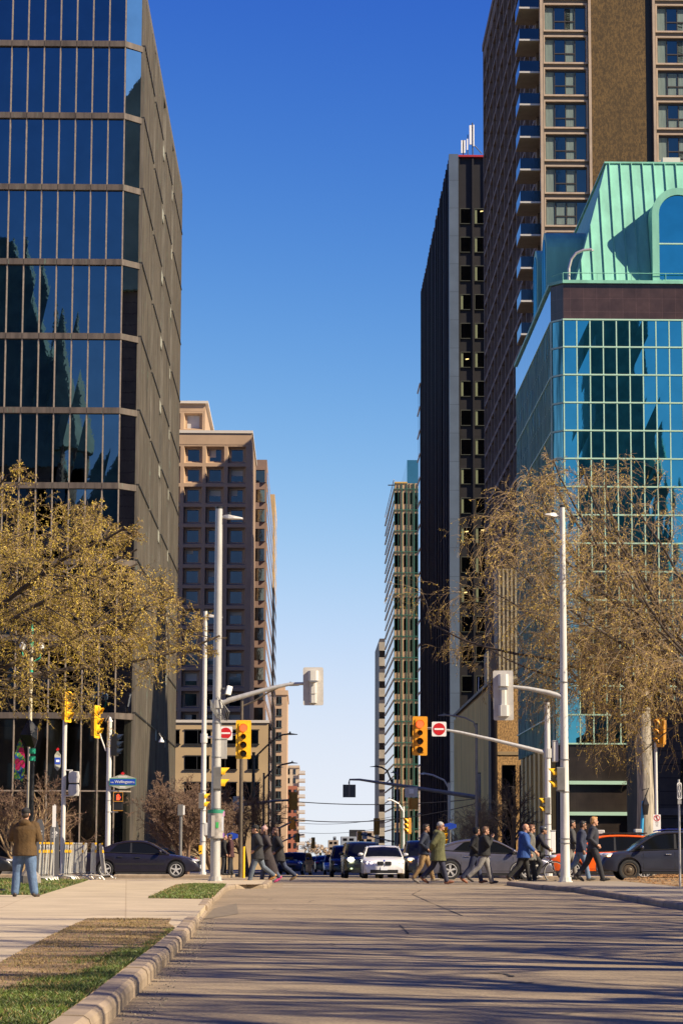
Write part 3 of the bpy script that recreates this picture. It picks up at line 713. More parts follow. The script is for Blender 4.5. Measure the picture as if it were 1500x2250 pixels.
for k, (a, b) in enumerate(bx):
    for r in range(-nf+1, 10):
        z = zi0-fh*r                        # floor line
        h0, h1 = z-fh+.20, z-.16; w_ = b-a
        if wproto is None:
            O = I_.location; m = MB(); t = .16
            m.box(0, w_, -.32, .3, 0, t).box(0, w_, -.32, .3, h1-h0-t, h1-h0).box(0, t, -.318, .3, t, h1-h0-t).box(w_-t, w_, -.318, .3, t, h1-h0-t)
            wproto = build('window', m, BEI, None); wproto.parent = I_
            H_ = h1-h0; t2 = t+.02
            build('pane', MB().box(t2, w_-t2, .1, .15, t2, H_-t2), HGL, wproto)
            m = MB().box(t, w_-t, .0, .099, H_-.34, H_-t).box(t, w_-t, .0, .099, t, t+.07)
            for u in (.26,.5,.72): m.box(w_*u-.035, w_*u+.035, .0, .098, t+.07, H_-.34)
            m.box(w_*.26, w_*.72, .001, .097, H_*.40-.08, H_*.40+.03)
            build('mullion', m, M('dark_bronze_frame', (.03,.022,.018), .5), wproto)
            curt = build('curtain', MB().box(t2+.05, w_*.25, .07, .095, t+.08, H_-.36), CUR, wproto)
            wo = wproto
        else:
            wo = copy_tree(wproto); wo.parent = I_
        wo.location = (a-I_.location.x, dI-I_.location.y, h0-I_.location.z)
        if rn.random() < .7:
            q0 = rn.choice((.3,.28,.5)); q1 = q0+rn.choice((.12,.2,.24))
            o = bpy.data.objects.new('curtain', bpy.data.meshes.new('curtain')); COL.objects.link(o)
            m = MB().box(w_*q0, w_*min(q1,.95), .075, .094, .3, (h1-h0)*rn.choice((.38,.85,.85))); o.data.from_pydata(m.v, [], m.f); o.data.materials.append(CUR); o.parent = wo
        build('spandrel', MB().box(a, b, dI-.12, dI+.38, h1+.004, h1+.352), SPN, I_) if k < 2 else None
# side: deep concrete grid over dark glazing
ys = np.linspace(dI+5.2, farI, 14); zz = [zi0-fh*r for r in range(-nf, 26)]; zz = [z for z in zz if 12 < z < ztI]+[12]
gl = [((xi+.55,a+.2,z0),(xi+.55,b-.2,z0),(xi+.55,b-.2,z1-.3),(xi+.55,a+.2,z1-.3)) for z1, z0 in zip(zz, zz[1:]) for a, b in zip(ys, ys[1:])]
many('side_window', I_, gl, HGL, key=lambda q: q[0][1]+abs(q[0][2]-60)*.4, quads=True)
m = MB()
for y in ys: m.box(xi, xi+.6, y-.22, y+.22, -1, ztI)
for z in zz: m.box(xi+.03, xi+.598, dI+5.2, farI, z-.42, z+.02)
m.box(xi+.02, xi+.599, dI+3.4, dI+5.0, -1, ztI); m.box(xi+.04, xi+.58, dI+5.2, farI, ztI-1.6, ztI-.01)
build('side_grid', m, GRD, I_)
BALG = mirror('balcony_glass', (.05,.06,.085), .05)
bal = None
for z in [zi0-fh*r for r in range(-nf+1, 15)]:
    if bal is None:
        bal = build('balcony', MB().box(-1.85, .62, -.05, 4.6, -.16, 0), M('balcony_slab', (.27,.225,.16), .85, 0, .15, 1), None); bal.parent = I_
        build('edge_trim', MB().box(-1.88, .3, -.09, -.051, -.13, .03), M('white_trim', (.42,.40,.37), .5), bal)
        build('railing', MB().box(-1.84, .25, .0, .04, .04, 1.05).box(-1.84, -1.8, .041, 4.5, .04, 1.05), BALG, bal)
        bo = bal
    else: bo = copy_tree(bal); bo.parent = I_
    bo.location = (xi-I_.location.x, dI-I_.location.y, z-.5-I_.location.z)
    build('balcony_door', MB().box(xi+.5, xi+.58, dI+.7, dI+3.2, z-.45, z+1.7), HGL, I_)
build('front_pier', MB().box(xi+.02, xi+.34, dI-.5, dI+.38, -1, ztI), GRD, I_)
build('roof_edge', MB().box(xi-.1, xi2, dI-.6, farI+.2, ztI, ztI+.8), GRD, I_)
# pale ribbed podium wall under the hotel
RIB = M('pale_ribbed_concrete', (.30,.26,.18), .85, 0, .15, .6)
dR = 220.5; xr0, xr1 = f(1092,1350,dR).x, f(1160,1350,dR).x; zr1 = f(1110,1250,dR).z; zr0 = f(1110,1480,dR).z
m = MB().box(xr0, xr1, dR, dR+4, zk+.3, zr1)
for x in np.arange(xr0+.1, xr1, .36): m.box(x, x+.16, dR-.14, dR-.002, zr0, zr1-.003)
m.box(xr0-.9, xr0-.003, dR+.3, dR+4, zk+.3, zr0+2)
Rb = tag(build('ribbed_concrete_wing', m, RIB), 'pale ribbed concrete wing half hidden behind tree branches below the hotel', 'building')
# ---- J: green glass building with copper mansard
dJ = 172.0
CU = M('verdigris_copper', (.19,.46,.345), .55, 0, .2, .7, stretch=(1.5,1.5,.3)); CUD = M('verdigris_seam', (.18,.44,.33), .55)
GMU = M('pale_green_mullion', (.40,.60,.47), .45); GRAN = panels('brown_granite', (.06,.034,.030), .915, .95, 'xz', .006, 2.2, .3, .22, .8)
GLJ = mirror('teal_blue_glass', (.085,.36,.45), .012, .014, .35); GLJS = gloss('teal_side_glass', (.11,.25,.28), (.006,.03,.03), .03, .25, .8, (1,1.6,.10), .75, 1.3)
xj = f(1238,860,dJ).x; xjs = f(1211,860,dJ+.8).x; yj = dJ+.95
ztc = f(1350,624,dJ).z; zgr = f(1350,703,dJ).z
st = (f(1350,763,dJ).z-f(1350,1194,dJ).z)/7
zJ = [zgr]+[f(1350,763,dJ).z-st*i for i in range(0, 40) if f(1350,763,dJ).z-st*i > f(1350,1650,dJ).z]
pw = 29.6/5530*dJ
nC = 26; cx = [xj+pw*i for i in range(nC)]
farJ = fx(1133,900,xjs).y
J = thing('office_building', 'teal glass office building with green copper mansard roof on the right corner', 'building', (xj+6, dJ, -.3), True)
quads = [tilt(cx[i]+.02, cx[i+1]-.02, z0+.03, z1-.03, dJ, .0025) for z1, z0 in zip(zJ, zJ[1:]) for i in range(nC-1)]
many('window_pane', J, quads, GLJ, key=lambda q: (q[0][0] > cx[9])*500+q[0][0]*0-q[0][2], quads=True)
m = MB()
for x in cx: m.box(x-.04, x+.04, dJ-.10, dJ-.004+.05, zJ[-1], zgr)
build('mullion_grid', m, GMU, J)
m = MB()
for z in zJ: m.box(xj-.05, cx[-1], dJ-.13, dJ+.05, z-.05, z+.05)
build('transom', m, GMU, J)
# cut corner
m = MB(); fr = MB()
for z1, z0 in zip(zJ, zJ[1:]):
    build('corner_pane', MB().quad((xjs+.05,yj-.05,z0+.08),(xj-.06,dJ+.05,z0+.08),(xj-.06,dJ+.05,z1-.08),(xjs+.05,yj-.05,z1-.08)), GLJS, J)
for z in zJ: fr.quad((xjs,yj-.1,z-.06),(xj,dJ-.1,z-.06),(xj,dJ-.1,z+.06),(xjs,yj-.1,z+.06)); fr.quad((xjs,yj-.1,z+.06),(xj,dJ-.1,z+.06),(xj,dJ+.2,z+.06),(xjs,yj+.2,z+.06))
fr.box(xjs-.05, xjs+.05, yj-.1, yj+.05, zJ[-1], zgr)
build('corner_frame', fr, GMU, J)
# side glass
ysj = list(np.arange(yj+.1, farJ, .95))
quads = []
for z1, z0 in zip(zJ, zJ[1:]):
    for a, b in zip(ysj, ysj[1:]):
        t = [rn.uniform(-.02,.02) for _ in range(4)]
        quads.append(((xjs+t[0],b-.03,z0+.04),(xjs+t[1],a+.03,z0+.04),(xjs+t[2],a+.03,z1-.04),(xjs+t[3],b-.03,z1-.04)))
many('side_pane', J, quads, GLJS, key=lambda q: -q[0][2], quads=True)
m = MB()
for y in ysj: m.box(xjs-.05, xjs+.1, y-.02, y+.02, zJ[-1], zgr)
for z in zJ[::2]: m.box(xjs-.08, xjs+.1, yj, farJ, z-.04, z+.04)
build('side_mullion', m, GMU, J)
# granite parapet
build('granite_parapet', MB().prism([(xjs,yj),(xj,dJ-.06),(cx[-1],dJ-.06),(cx[-1],dJ+3),(xjs,dJ+3)], 'z', zgr+.06, ztc), GRAN, J)
build('side_parapet', MB().quad((xjs-.01,farJ,zgr+.06),(xjs-.01,yj+.01,zgr+.06),(xjs-.01,yj+.01,ztc),(xjs-.01,farJ,ztc)), mirror('blue_side_parapet', (.35,.45,.62), .06), J)
build('coping', MB().prism([(xjs-.15,yj-.1),(xj-.05,dJ-.25),(cx[-1],dJ-.25),(cx[-1],farJ),(xjs-.15,farJ)], 'z', ztc, ztc+.22), CU, J)
build('core', MB().prism([(xjs+.3,yj+.4),(xj+.2,dJ+.4),(cx[-1],dJ+.4),(cx[-1],farJ),(xjs+.3,farJ)], 'z', -1, ztc-.05), BLACK, J)
# base storeys: black stone piers, green sills
build('base_wall', MB().box(xj-.2, cx[-1], dJ-.02, dJ+.39, -1, zJ[-1]-.08), panels('black_stone_base', (.030,.022,.018), 1.8, 1.6, 'xz', .008, .4, .4, .3, .8), J)
for yy in (1720, 1788):
    z = f(1300,yy,dJ).z; build('green_sill', MB().box(xj+.1, f(1386,yy,dJ).x, dJ-.35, dJ-.022, z-.12, z+.12), GMU, J)
build('base_frame', MB().box(xj-.25, xj+.05, dJ-.2, dJ-.021, -1, zJ[-1]-.09), GMU, J)
build('entrance_pier', MB().box(f(1383,1800,dJ).x, f(1392,1800,dJ).x, dJ-.4, dJ-.022, -.5, f(1383,1793,dJ).z), M('pink_stone', (.30,.16,.12), .7), J)
# arcade piers on the side at street level, lit between
for i in range(7):
    y = yj+2+i*3.6; z = zJ[-1]-.1
    build('side_pier', MB().box(xjs-.15, xjs+.28, y, y+1.5, -1, z), OLV, J)
# mansard
zm0 = ztc+.22; zmt = f(1400,360,dJ+4.2).z; xm0 = f(1263,615,dJ+.6).x; xm1 = f(1331,360,dJ+4.2).x; xe = cx[-1]-1
fr_, bk = (dJ+.6, dJ+4.2), (farJ-1, farJ-5)
V = [(xm0,fr_[0],zm0),(xe,fr_[0],zm0),(xe,fr_[1],zmt),(xm1,fr_[1],zmt),(xm0,bk[0],zm0),(xm1,bk[1],zmt),(xe,bk[0],zm0),(xe,bk[1],zmt)]
m = MB(); m.add(V, [(0,1,2,3),(4,0,3,5),(3,2,7,5),(6,4,5,7)])
build('mansard_roof', m, CU, J)
sm = MB(); vA, vB = Vector(V[0]), Vector(V[3]); xx = xm0+.5
while xx < xe-.5:                            # standing seams up the slope
    t0 = max(0, 0); b0 = Vector((xx, fr_[0]-.05, zm0))
    if xx < xm1: u = (xx-xm0)/(xm1-xm0); tp = Vector((xx, fr_[0]+(fr_[1]-fr_[0])*u-.06, zm0+(zmt-zm0)*u))
    else: tp = Vector((xx, fr_[1]-.06, zmt))
    sm.obox((b0+tp)/2, (.05,.12,(tp-b0).length), (-math.atan2(tp.y-b0.y, tp.z-b0.z),0,0)); xx += .80
build('standing_seam', sm, CUD, J)
build('roof_ridge', MB().box(xm1-.15, xe, fr_[1]-.12, bk[1], zmt, zmt+.12), CU, J)
build('roof_hatch', MB().box(f(1455,350,dJ+8).x, f(1493,350,dJ+8).x, dJ+8, dJ+10, zmt, f(1470,346,dJ+8).z), LEAD, J)
def arch(cx_, half, z0, zt2, n=16): return [(cx_-half,z0),(cx_+half,z0)]+[(cx_+half*math.cos(math.pi*i/n), zt2-half+half*math.sin(math.pi*i/n)) for i in range(n+1)]
pc = f(1490,560,dJ+.3); hw = 60/5530*dJ; za = f(1490,414,dJ+.3).z
outer = arch(pc.x, hw, zm0, za); inner = arch(pc.x, hw*.74, zm0+.15, za-.5)
dm = build('dormer', MB().prism(outer, 'y', dJ+.32, dJ+5), CU, J)
m = MB(); n = len(outer)
m.add([(a,dJ+.12,b) for a,b in outer]+[(a,dJ+.12,b) for a,b in inner]+[(a,dJ+.32,b) for a,b in outer]+[(a,dJ+.32,b) for a,b in inner],
      [(i,(i+1)%n,n+(i+1)%n,n+i) for i in range(n)]+[(i,2*n+i,2*n+(i+1)%n,(i+1)%n) for i in range(n)]+[(n+i,n+(i+1)%n,3*n+(i+1)%n,3*n+i) for i in range(n)])
build('surround', m, CU, dm)
build('dormer_glass', MB().prism(inner, 'y', dJ+.28, dJ+.31), GLJ, dm)
zq_ = f(1490,534,dJ).z; build('glazing_bar', MB().box(pc.x-hw*.74, pc.x+hw*.74, dJ+.2, dJ+.279, zq_-.05, zq_+.05).box(pc.x+.9,pc.x+.96,dJ+.2,dJ+.278,zm0,za-.9), GMU, dm)
# side dormers seen edge on
for (ya, yb, xo, yt) in ((dJ+5, dJ+8.6, 1207, 500), (dJ+12, dJ+15.6, 1190, 540)):
    zt2 = fx(xo+3, yt, xjs+.1).z if False else f(xo+20, yt, ya).z
    pr = arch((ya+yb)/2, (yb-ya)/2, zm0, zt2)
    ds = build('dormer', MB().prism(pr, 'x', xjs+.12, xm1), CU, J)
    build('dormer_glass', MB().prism(arch((ya+yb)/2, (yb-ya)/2*.75, zm0+.2, zt2-.5), 'x', xjs+.08, xjs+.119), GLJS, ds)
m = MB()
for z in (.55,): m.tube([(xjs+.1,yj+.1,zm0+z),(xj,dJ,zm0+z),(cx[-1],dJ,zm0+z)], .03, 5)
for x in np.arange(xj, cx[-1], 2.4): m.cyl((x, dJ), .025, zm0, zm0+.55, 5)
build('roof_railing', m, CUD, J)
gp = [f(1249,617,dJ+.2), f(1249,590,dJ+.2), f(1254,570,dJ+.2), f(1264,557,dJ+.2), f(1280,550,dJ+.2), f(1299,548,dJ+.2)]
build('gooseneck_vent', MB().tube(gp, .10, 10).cyl((gp[-1].x, dJ+.2), .14, gp[-1].z-.12, gp[-1].z-.04, 10), M('galvanised_pipe', (.55,.50,.46), .35, .6), J)
# ---- stone building at the far right behind the trees
dS = 150.0
STN = panels('dark_rough_stone', (.085,.07,.055), 1.6, .8, 'xz', .03, .4, .3, .9, .8)
xs0 = f(1446,1700,dS).x
Sb = thing('stone_building', 'dark rough stone building behind trees at the right edge', 'building', (xs0+8, dS, 0), True)
zS = f(1470,1560,dS).z
build('wall', MB().box(xs0, xs0+40, dS, dS+15, -.3, zS), STN, Sb)
build('string_course', MB().box(xs0-.2, xs0+40, dS-.25, dS-.002, 3.4, 3.8).box(xs0-.25, xs0+40, dS-.3, dS+15, zS, zS+.4), M('dark_stone_trim', (.13,.11,.09), .8, 0, .2, 2), Sb)
for i in range(4):
    for z in (.9, 4.6): wn = build('window', MB().box(xs0+1.3+i*3, xs0+2.8+i*3, dS-.03, dS+.05, z, z+2.1), GL_D, Sb); build('sill', MB().box(xs0+1.1+i*3, xs0+3+i*3, dS-.2, dS-.031, z-.22, z), bpy.data.materials['dark_stone_trim'], wn)
# ---- dark block beyond the right edge, mirrored in the corner panes of the bronze tower
ZB_ = thing('stone_building', 'tall dark stone block with gabled copper roof beyond the right edge', 'building', (52, 124, 0), False)
build('wall', MB().box(-14, 22, -13, 14, -.3, 40), STN, ZB_); build('roof', MB().prism([(-13.5,40),(14.5,40),(3,56),(-2,56)], 'x', -14.5, 22.5), M('dull_copper', (.10,.16,.12), .6, 0, .3, .5), ZB_)
for i in range(5):
    for z in range(4, 38, 5): build('window', MB().box(-14.05, -13.95, -11+i*5, -9+i*5, z, z+3), GL_D, ZB_)
# ---- far skyline at the end of the street
SK = [('apartment_tower','far grey glass apartment tower above the trees at the street end',1500,750,782,1838,GL_D),('apartment_tower','far tan building block right of the grey tower at the street end',1400,785,822,1826,TE),
      ('apartment_tower','far brown low block left at the street end',1600,722,744,1846,TR),('apartment_tower','far pale blue tower at the centre of the street end',1900,733,739,1838,LEAD)]
for nm, lb, d, a, b, y, mt in SK:
    T, a_, b_, z_ = tower(nm, lb, 'building', d, a, b, y, 30, M('far_wall_%d' % a, (.22,.24,.27) if mt in (GL_D, LEAD) else (.30,.23,.17), .8, 0, .1, .1), 5, [(.12,.4),(.55,.85)], 3.4, GL_D, 1.5)
    if d == 1500: build('rooftop_room', MB().box(a_+5, a_+14, d+2, d+20, z_, z_+4), BLACK, T)
# ---- parliament buildings behind the photographer, seen in the glass
ST2 = panels('sandstone', (.17,.135,.10), 1.2, .6, 'xz', .02, .6, .3, .9, .4); CUR_ = M('old_copper_roof', (.13,.24,.19), .6, 0, .3, .6)
def gothic(label, x, y, wx, wy, zw, zr, turrets, cat='building'):
    T = thing('gothic_building', label, cat, (x, y, 0), False)
    build('wall', MB().box(-wx/2, wx/2, -wy/2, wy/2, -.2, zw), ST2, T)
    m = MB(); t = .12; a, b, c, d = wx/2+.4, wy/2+.4, wx*t, wy*t
    m.add([(-a,-b,zw),(a,-b,zw),(a,b,zw),(-a,b,zw),(-c,-d,zr),(c,-d,zr),(c,d,zr),(-c,d,zr)], [(0,1,5,4),(1,2,6,5),(2,3,7,6),(3,0,4,7),(4,5,6,7),(3,2,1,0)])
    build('roof', m, CUR_, T)
    for (tx, ty, tw, th, tr) in turrets:
        build('turret', MB().box(tx-tw/2, tx+tw/2, ty-tw/2, ty+tw/2, 0, th), ST2, T)
        build('spire', MB().lathe([(tw*.75,th),(tw*.35,th+(tr-th)*.5),(.05,tr)], (tx,ty,0), 'z', 8), CUR_, T)
    n = max(2, int(wx/4))
    for i in range(n):
        for z in np.arange(3, zw-3, 5): build('window', MB().box(-wx/2+(i+.35)*wx/n, -wx/2+(i+.65)*wx/n, wy/2-.05, wy/2+.05, z, z+2.6), GL_D, T)
    return T
gothic('gothic stone wing with steep copper roof behind the camera at left', -33, -22, 16, 14, 42, 68, [(6.5,5,4,44,60),(-7,6,5,50,92)])
gothic('lower gothic stone wing with copper roof behind the camera', -19, -24, 13, 12, 34, 46, [(4.5,4,3,38,50)])
gothic('long gothic stone range behind the camera', -62, -28, 44, 14, 30, 46, [])
gothic('tall gothic clock tower with tapering copper roof behind the camera', 47, -34, 10.5, 10, 48, 150, [(-4.6,4,2.2,58,66),(4.6,4,2.2,58,66)])
gothic('gothic west range of stone and copper behind the camera', 75, -34, 46, 14, 24, 40, [(-21,4,4,34,58)])
# ================================================================ street furniture
GALV = M('galvanised_grey', (.42,.41,.39), .45, .25, .15, 3, stretch=(3,3,.4)); POLEW = M('pale_painted_pole', (.55,.53,.49), .5, .05, .16, 2.5, stretch=(4,4,.5))
BROWNP = M('brown_lamp_pole', (.085,.065,.045), .6, 0, .3, 3); GREYP = M('dull_grey_pole', (.16,.155,.15), .5, .2, .2, 3); BLKP = M('black_paint', (.012,.012,.013), .4)
YEL = M('signal_yellow', (.82,.45,.010), .5, 0, .08, 6); YELD = M('aged_signal_yellow', (.42,.19,.015), .6, 0, .25, 5)
PALEG = M('backplate_grey', (.48,.455,.42), .5, 0, .1, 5); LENS = M('unlit_lens', (.028,.024,.016), .12)
REDL = M('lit_red_lens', (.9,.08,.02), .4, emit=((1,.07,.02), 1.6)); REDS = M('sign_red', (.52,.012,.015), .4, 0, .08, 9); WHS = M('sign_white', (.74,.72,.69), .45, 0, .06, 9)
BLUES = M('sign_blue', (.01,.05,.36), .4); GREENS = M('sign_green', (.02,.22,.15), .4); TXT = M('sign_black', (.01,.01,.01), .5); GRYS = M('sign_grey_green', (.33,.33,.27), .5)
STRAP = M('steel_strap', (.30,.29,.28), .35, .7); TAPE = M('green_tape', (.01,.38,.22), .5)
def text_mesh(txt, size, name, mat, parent, loc, rot, ext=.004):
    cu = bpy.data.curves.new('t', 'FONT'); cu.body = txt; cu.size = size; cu.align_x = 'CENTER'; cu.align_y = 'CENTER'; cu.extrude = ext
    o = bpy.data.objects.new('t', cu); COL.objects.link(o); bpy.context.view_layer.update()
    me = bpy.data.meshes.new_from_object(o.evaluated_get(bpy.context.evaluated_depsgraph_get()))
    bpy.data.objects.remove(o); q = bpy.data.objects.new(name, me); COL.objects.link(q); me.materials.clear(); me.materials.append(mat)
    q.parent = parent; q.location = loc; q.rotation_euler = rot; return q
def rbox(mb, x0, x1, y0, y1, z0, z1, r, m=0):   # plate in XZ with rounded corners
    p = []
    for cx_, cz_, a0 in ((x1-r,z0+r,-90),(x1-r,z1-r,0),(x0+r,z1-r,90),(x0+r,z0+r,180)):
        for k in range(5): t = R(a0+k*22.5); p.append((cx_+r*math.cos(t), cz_+r*math.sin(t)))
    mb.prism(p, 'y', y0, y1, m); return mb
def visor(mb, c, r, ln, m=0):                # open hood over a lens facing -Y
    n = 12; vs = []
    for y, k in ((0,1),(-ln,1)):
        for i in range(n+1):
            t = R(-25+230*i/n); l = 0 if y == 0 else (ln*(.45+.55*max(0,math.sin(t))))
            vs.append((c[0]+r*math.cos(t), c[1]-l, c[2]+r*math.sin(t)))
    k = n+1; vs2 = [(c[0]+(v[0]-c[0])*.94, v[1]+.002, c[2]+(v[2]-c[2])*.94) for v in vs]
    mb.add(vs+vs2, [(i,i+1,k+i+1,k+i) for i in range(n)]+[(2*k+i,3*k+i,3*k+i+1,2*k+i+1) for i in range(n)]+[(k+i,k+i+1,3*k+i+1,3*k+i) for i in range(n)], m)
def signal(label, loc, rz, h=1.55, w_=.62, board=True, lenses=((.80,.155,1),(.575,.105,0),(.36,.13,0),(.135,.13,0)), front=YEL, back=YELD, group=None, lens_mats=None, vis=None, tilt_=0):
    T = thing('traffic_signal', label, 'traffic light', loc, rz=rz, group=group); T.rotation_euler = (0, tilt_, rz)
    if board: build('backboard', rbox(MB(), -w_/2, w_/2, -.015, .015, -h/2, h/2, .05), front, T)
    build('housing', rbox(MB(), -.19, .19, .018, .20, -h/2+.1, h/2-.1, .05) if board else rbox(MB(), -.17, .17, .0, .22, -h/2, h/2, .04), back, T)
    if board:
        for (k, r, on) in lenses: pass
        fr = MB(); rbox(fr, -.20, .20, -.05, -.017, -h/2+.13, h/2-.1, .04); build('face', fr, front, T)
    y0 = -.052 if board else -.002
    for (k, r, on) in lenses:
        z = -h/2+h*k
        build('lens', MB().lathe([(r,y0),(r*.96,y0-.015),(r*.6,y0-.03),(.001,y0-.035)], (0,0,z), 'y', 20), (REDL if on == 1 else LENS) if not lens_mats else lens_mats, T, True)
        m = MB(); visor(m, (0,y0,z), r*1.12, .24); build('visor', m, vis or front, T, True)
    return T
def signal_back(label, loc, rz, w_, h, bulge, group=None, tilt_=0):
    T = thing('traffic_signal', label, 'traffic light', loc, rz=rz, group=group); T.rotation_euler = (0, tilt_, rz)
    build('backboard', rbox(MB(), -w_/2, w_/2, -.02, .02, -h/2, h/2, .05), PALEG, T)
    m = MB()
    for (z0, z1, hw, dp) in bulge:
        p = [(-hw,-.021),(hw,-.021),(hw,-.021-dp*.7),(hw*.55,-.021-dp),(-hw*.55,-.021-dp),(-hw,-.021-dp*.7)]
        m.prism(p, 'z', -h/2+h*z0, -h/2+h*z1)
    build('housing', m, POLEW, T); build('bracket', MB().box(-.12, .12, -.26, -.20, -h/2+h*.60, -h/2+h*.64), STRAP, T); return T
def pole(label, base, topz, r0, r1, mat, cat='pole', name='signal_pole', bolts=True, straps=(), group=None):
    T = thing(name, label, cat, base, True, group); b = Vector(base)
    build('pole', MB().tube([b+Vector((0,0,-.1)), Vector((b.x,b.y,b.z+(topz-b.z)*.5)), Vector((b.x,b.y,topz))], [r0,(r0+r1)/2,r1], 14), mat, T, True)
    if bolts: build('base_plate', MB().cyl((b.x,b.y), r0*1.5, b.z, b.z+.03, 10).cyl((b.x,b.y), r0*1.22, b.z+.03, b.z+.14, 12), mat, T)
    build('cap', MB().cyl((b.x,b.y), r1*1.08, topz+.002, topz+.06, 12), BLKP, T)
    for z in straps: build('strap', MB().cyl((b.x,b.y), r0*(1-.35*(z-b.z)/(topz-b.z))+.014, z, z+.03, 14), STRAP, T)
    return T
def lum(T, p, q, mat=POLEW, w_=.13):         # led luminaire from arm end p to tip q
    p = Vector(p); q = Vector(q); d = (q-p)
    m = MB(); prof = [(0,.05,.05),(.25,.075,.13),(.55,.05,.16),(.98,.02,.13),(1,.012,.06)]; vs = []
    for t, hh, ww in prof:
        c = p+d*t
        vs += [(c.x,c.y-ww,c.z-hh*.6),(c.x,c.y+ww,c.z-hh*.6),(c.x,c.y+ww*.8,c.z+hh),(c.x,c.y-ww*.8,c.z+hh)]
    k = len(prof); m.add(vs, [(i*4+j,i*4+(j+1)%4,(i+1)*4+(j+1)%4,(i+1)*4+j) for i in range(k-1) for j in range(4)]+[(3,2,1,0),(4*k-4,4*k-3,4*k-2,4*k-1)])
    o = build('luminaire', m, mat, T); c = p+d*.3
    build('photocell', MB().cyl((c.x,c.y), .045, c.z+.06, c.z+.16, 8), BLKP, o)
D1 = 73.0
def at(x, y, d): return f(x, y, d)
# P1 big pale pole at left corner
def gp_(x, d, dz): p = f(x, 1930, d); return Vector((p.x, d, gz(d)+dz))
b1 = gp_(473, D1, .10); z_ = at(475,1118,D1).z
P1 = pole('tall pale lamp and signal pole at the left kerb corner with a mast arm', b1, z_, .150, .105, GALV, 'street lamp', 'street_lamp', True, [at(474,y,D1).z for y in (1573,1590,1626,1665,1738,1778,1846)])
a0 = at(484,1136,D1); build('lamp_arm', MB().tube([(b1.x,D1,a0.z-.02),(a0.x+.12,D1,a0.z)], .035, 8), GALV, P1); lum(P1, a0+Vector((.1,0,0)), at(534,1140,D1))
m = MB().tube([at(478,1548,D1), at(505,1538,D1), at(560,1522,D1), at(600,1511,D1), at(637,1503,D1), at(668,1502,D1)], [.085,.08,.07,.06,.05,.045], 10)
build('mast_arm', m, GALV, P1, True); build('arm_clamp', MB().cyl((b1.x,D1), .17, at(475,1556,D1).z, at(475,1538,D1).z, 14), GALV, P1)
cabs = MB()
for k in range(5):
    x0, y0 = 478+k*3, 1530+k*4; cabs.tube([at(x0,y0,D1-.15), at(x0+14,y0+18,D1-.2), at(x0+9,y0+38,D1-.15), at(x0-14,y0+30,D1-.16), at(x0-16,y0+8,D1-.15)], .012, 5)
build('cable_loop', cabs, GREYP, P1)
c = at(497,1519,D1); T = thing('traffic_camera', 'boxy white traffic sensor panel fixed to the tall left corner pole', 'camera', c, True)
build('panel', MB().obox(c+Vector((.08,-.1,.02)), (.16,.10,.26), (0,R(14),R(20))), WHS, T, bevel=.015); build('bracket', MB().tube([(b1.x+.1,D1,c.z-.1),(c.x,D1-.05,c.z-.08),(c.x+.05,D1-.06,c.z)], .03, 8).tube([(b1.x+.1,D1,c.z+.08),(c.x-.05,D1-.1,c.z+.07)], .03, 6), GREYP, T)
signal_back('pale grey back of a traffic light on the left mast arm against the sky', at(688,1508,D1-.1), 0, .585, 1.1, ((.06,.30,.10,.10),(.3,.64,.10,.12),(.64,.90,.15,.2)), tilt_=R(-.5))
p = gp_(477, D1, 0); z0, z1 = at(477,1842,D1).z, at(477,1781,D1).z
T = thing('poster_drum', 'scuffed sheet metal poster drum with green top band around the left corner pole', 'poster column', (b1.x,D1,z0), True)
build('drum', MB().lathe([(.165,z0),(.235,z0),(.235,z1),(.165,z1)], (b1.x,D1,0), 'z', 24), M('dull_sheet_metal', (.30,.275,.25), .5, .3, .45, 4), T, True)
build('band', MB().lathe([(.237,z1-.08),(.24,z1-.07),(.24,z1+.02),(.17,z1+.02)], (b1.x,D1,0), 'z', 24), M('green_band', (.02,.20,.12), .5), T)
for i, (x, y, wq, hq, col) in enumerate(((478,1813,.04,.08,(.05,.4,.1)),(489,1810,.03,.2,(.6,.62,.7)),(491,1835,.03,.06,(.25,.1,.4)),(491,1788,.04,.07,(.6,.3,.5)),(469,1815,.05,.3,(.40,.37,.34)))):
    q = at(x,y,D1); dx = q.x-b1.x; yy = D1-math.sqrt(max(.0002,.24**2-dx*dx))-.004
    build('sticker', MB().box(q.x-wq, q.x+wq, yy-.004, yy+.004, q.z-hq, q.z+hq), M('sticker_%d' % i, col, .6), T)
# parking sign plates behind P1
q = at(489,1646,D1+.3); T = thing('sign_box', 'plain grey metal cabinet strapped to the left corner pole below the no entry sign', 'control box', q, True)
build('box', MB().box(q.x-.13, q.x+.13, D1+.1, D1+.4, q.z-.28, q.z+.28), GALV, T); build('lid', MB().box(q.x-.14, q.x+.14, D1+.08, D1+.42, q.z+.281, q.z+.31), GALV, T)
def side_signal(label, x, y, d, rz, h=.62, vis=YEL, nl=2, back=GREYP, lenses=None, group=None):
    return signal(label, at(x,y,d), rz, h, .3, False, lenses or tuple(((i+.5)/nl, .125, 0) for i in range(nl)), YEL, back, group, None, vis)
side_signal('two yellow visors seen edge on at the right of the tall left corner pole', 486, 1710, D1, R(90), .66)
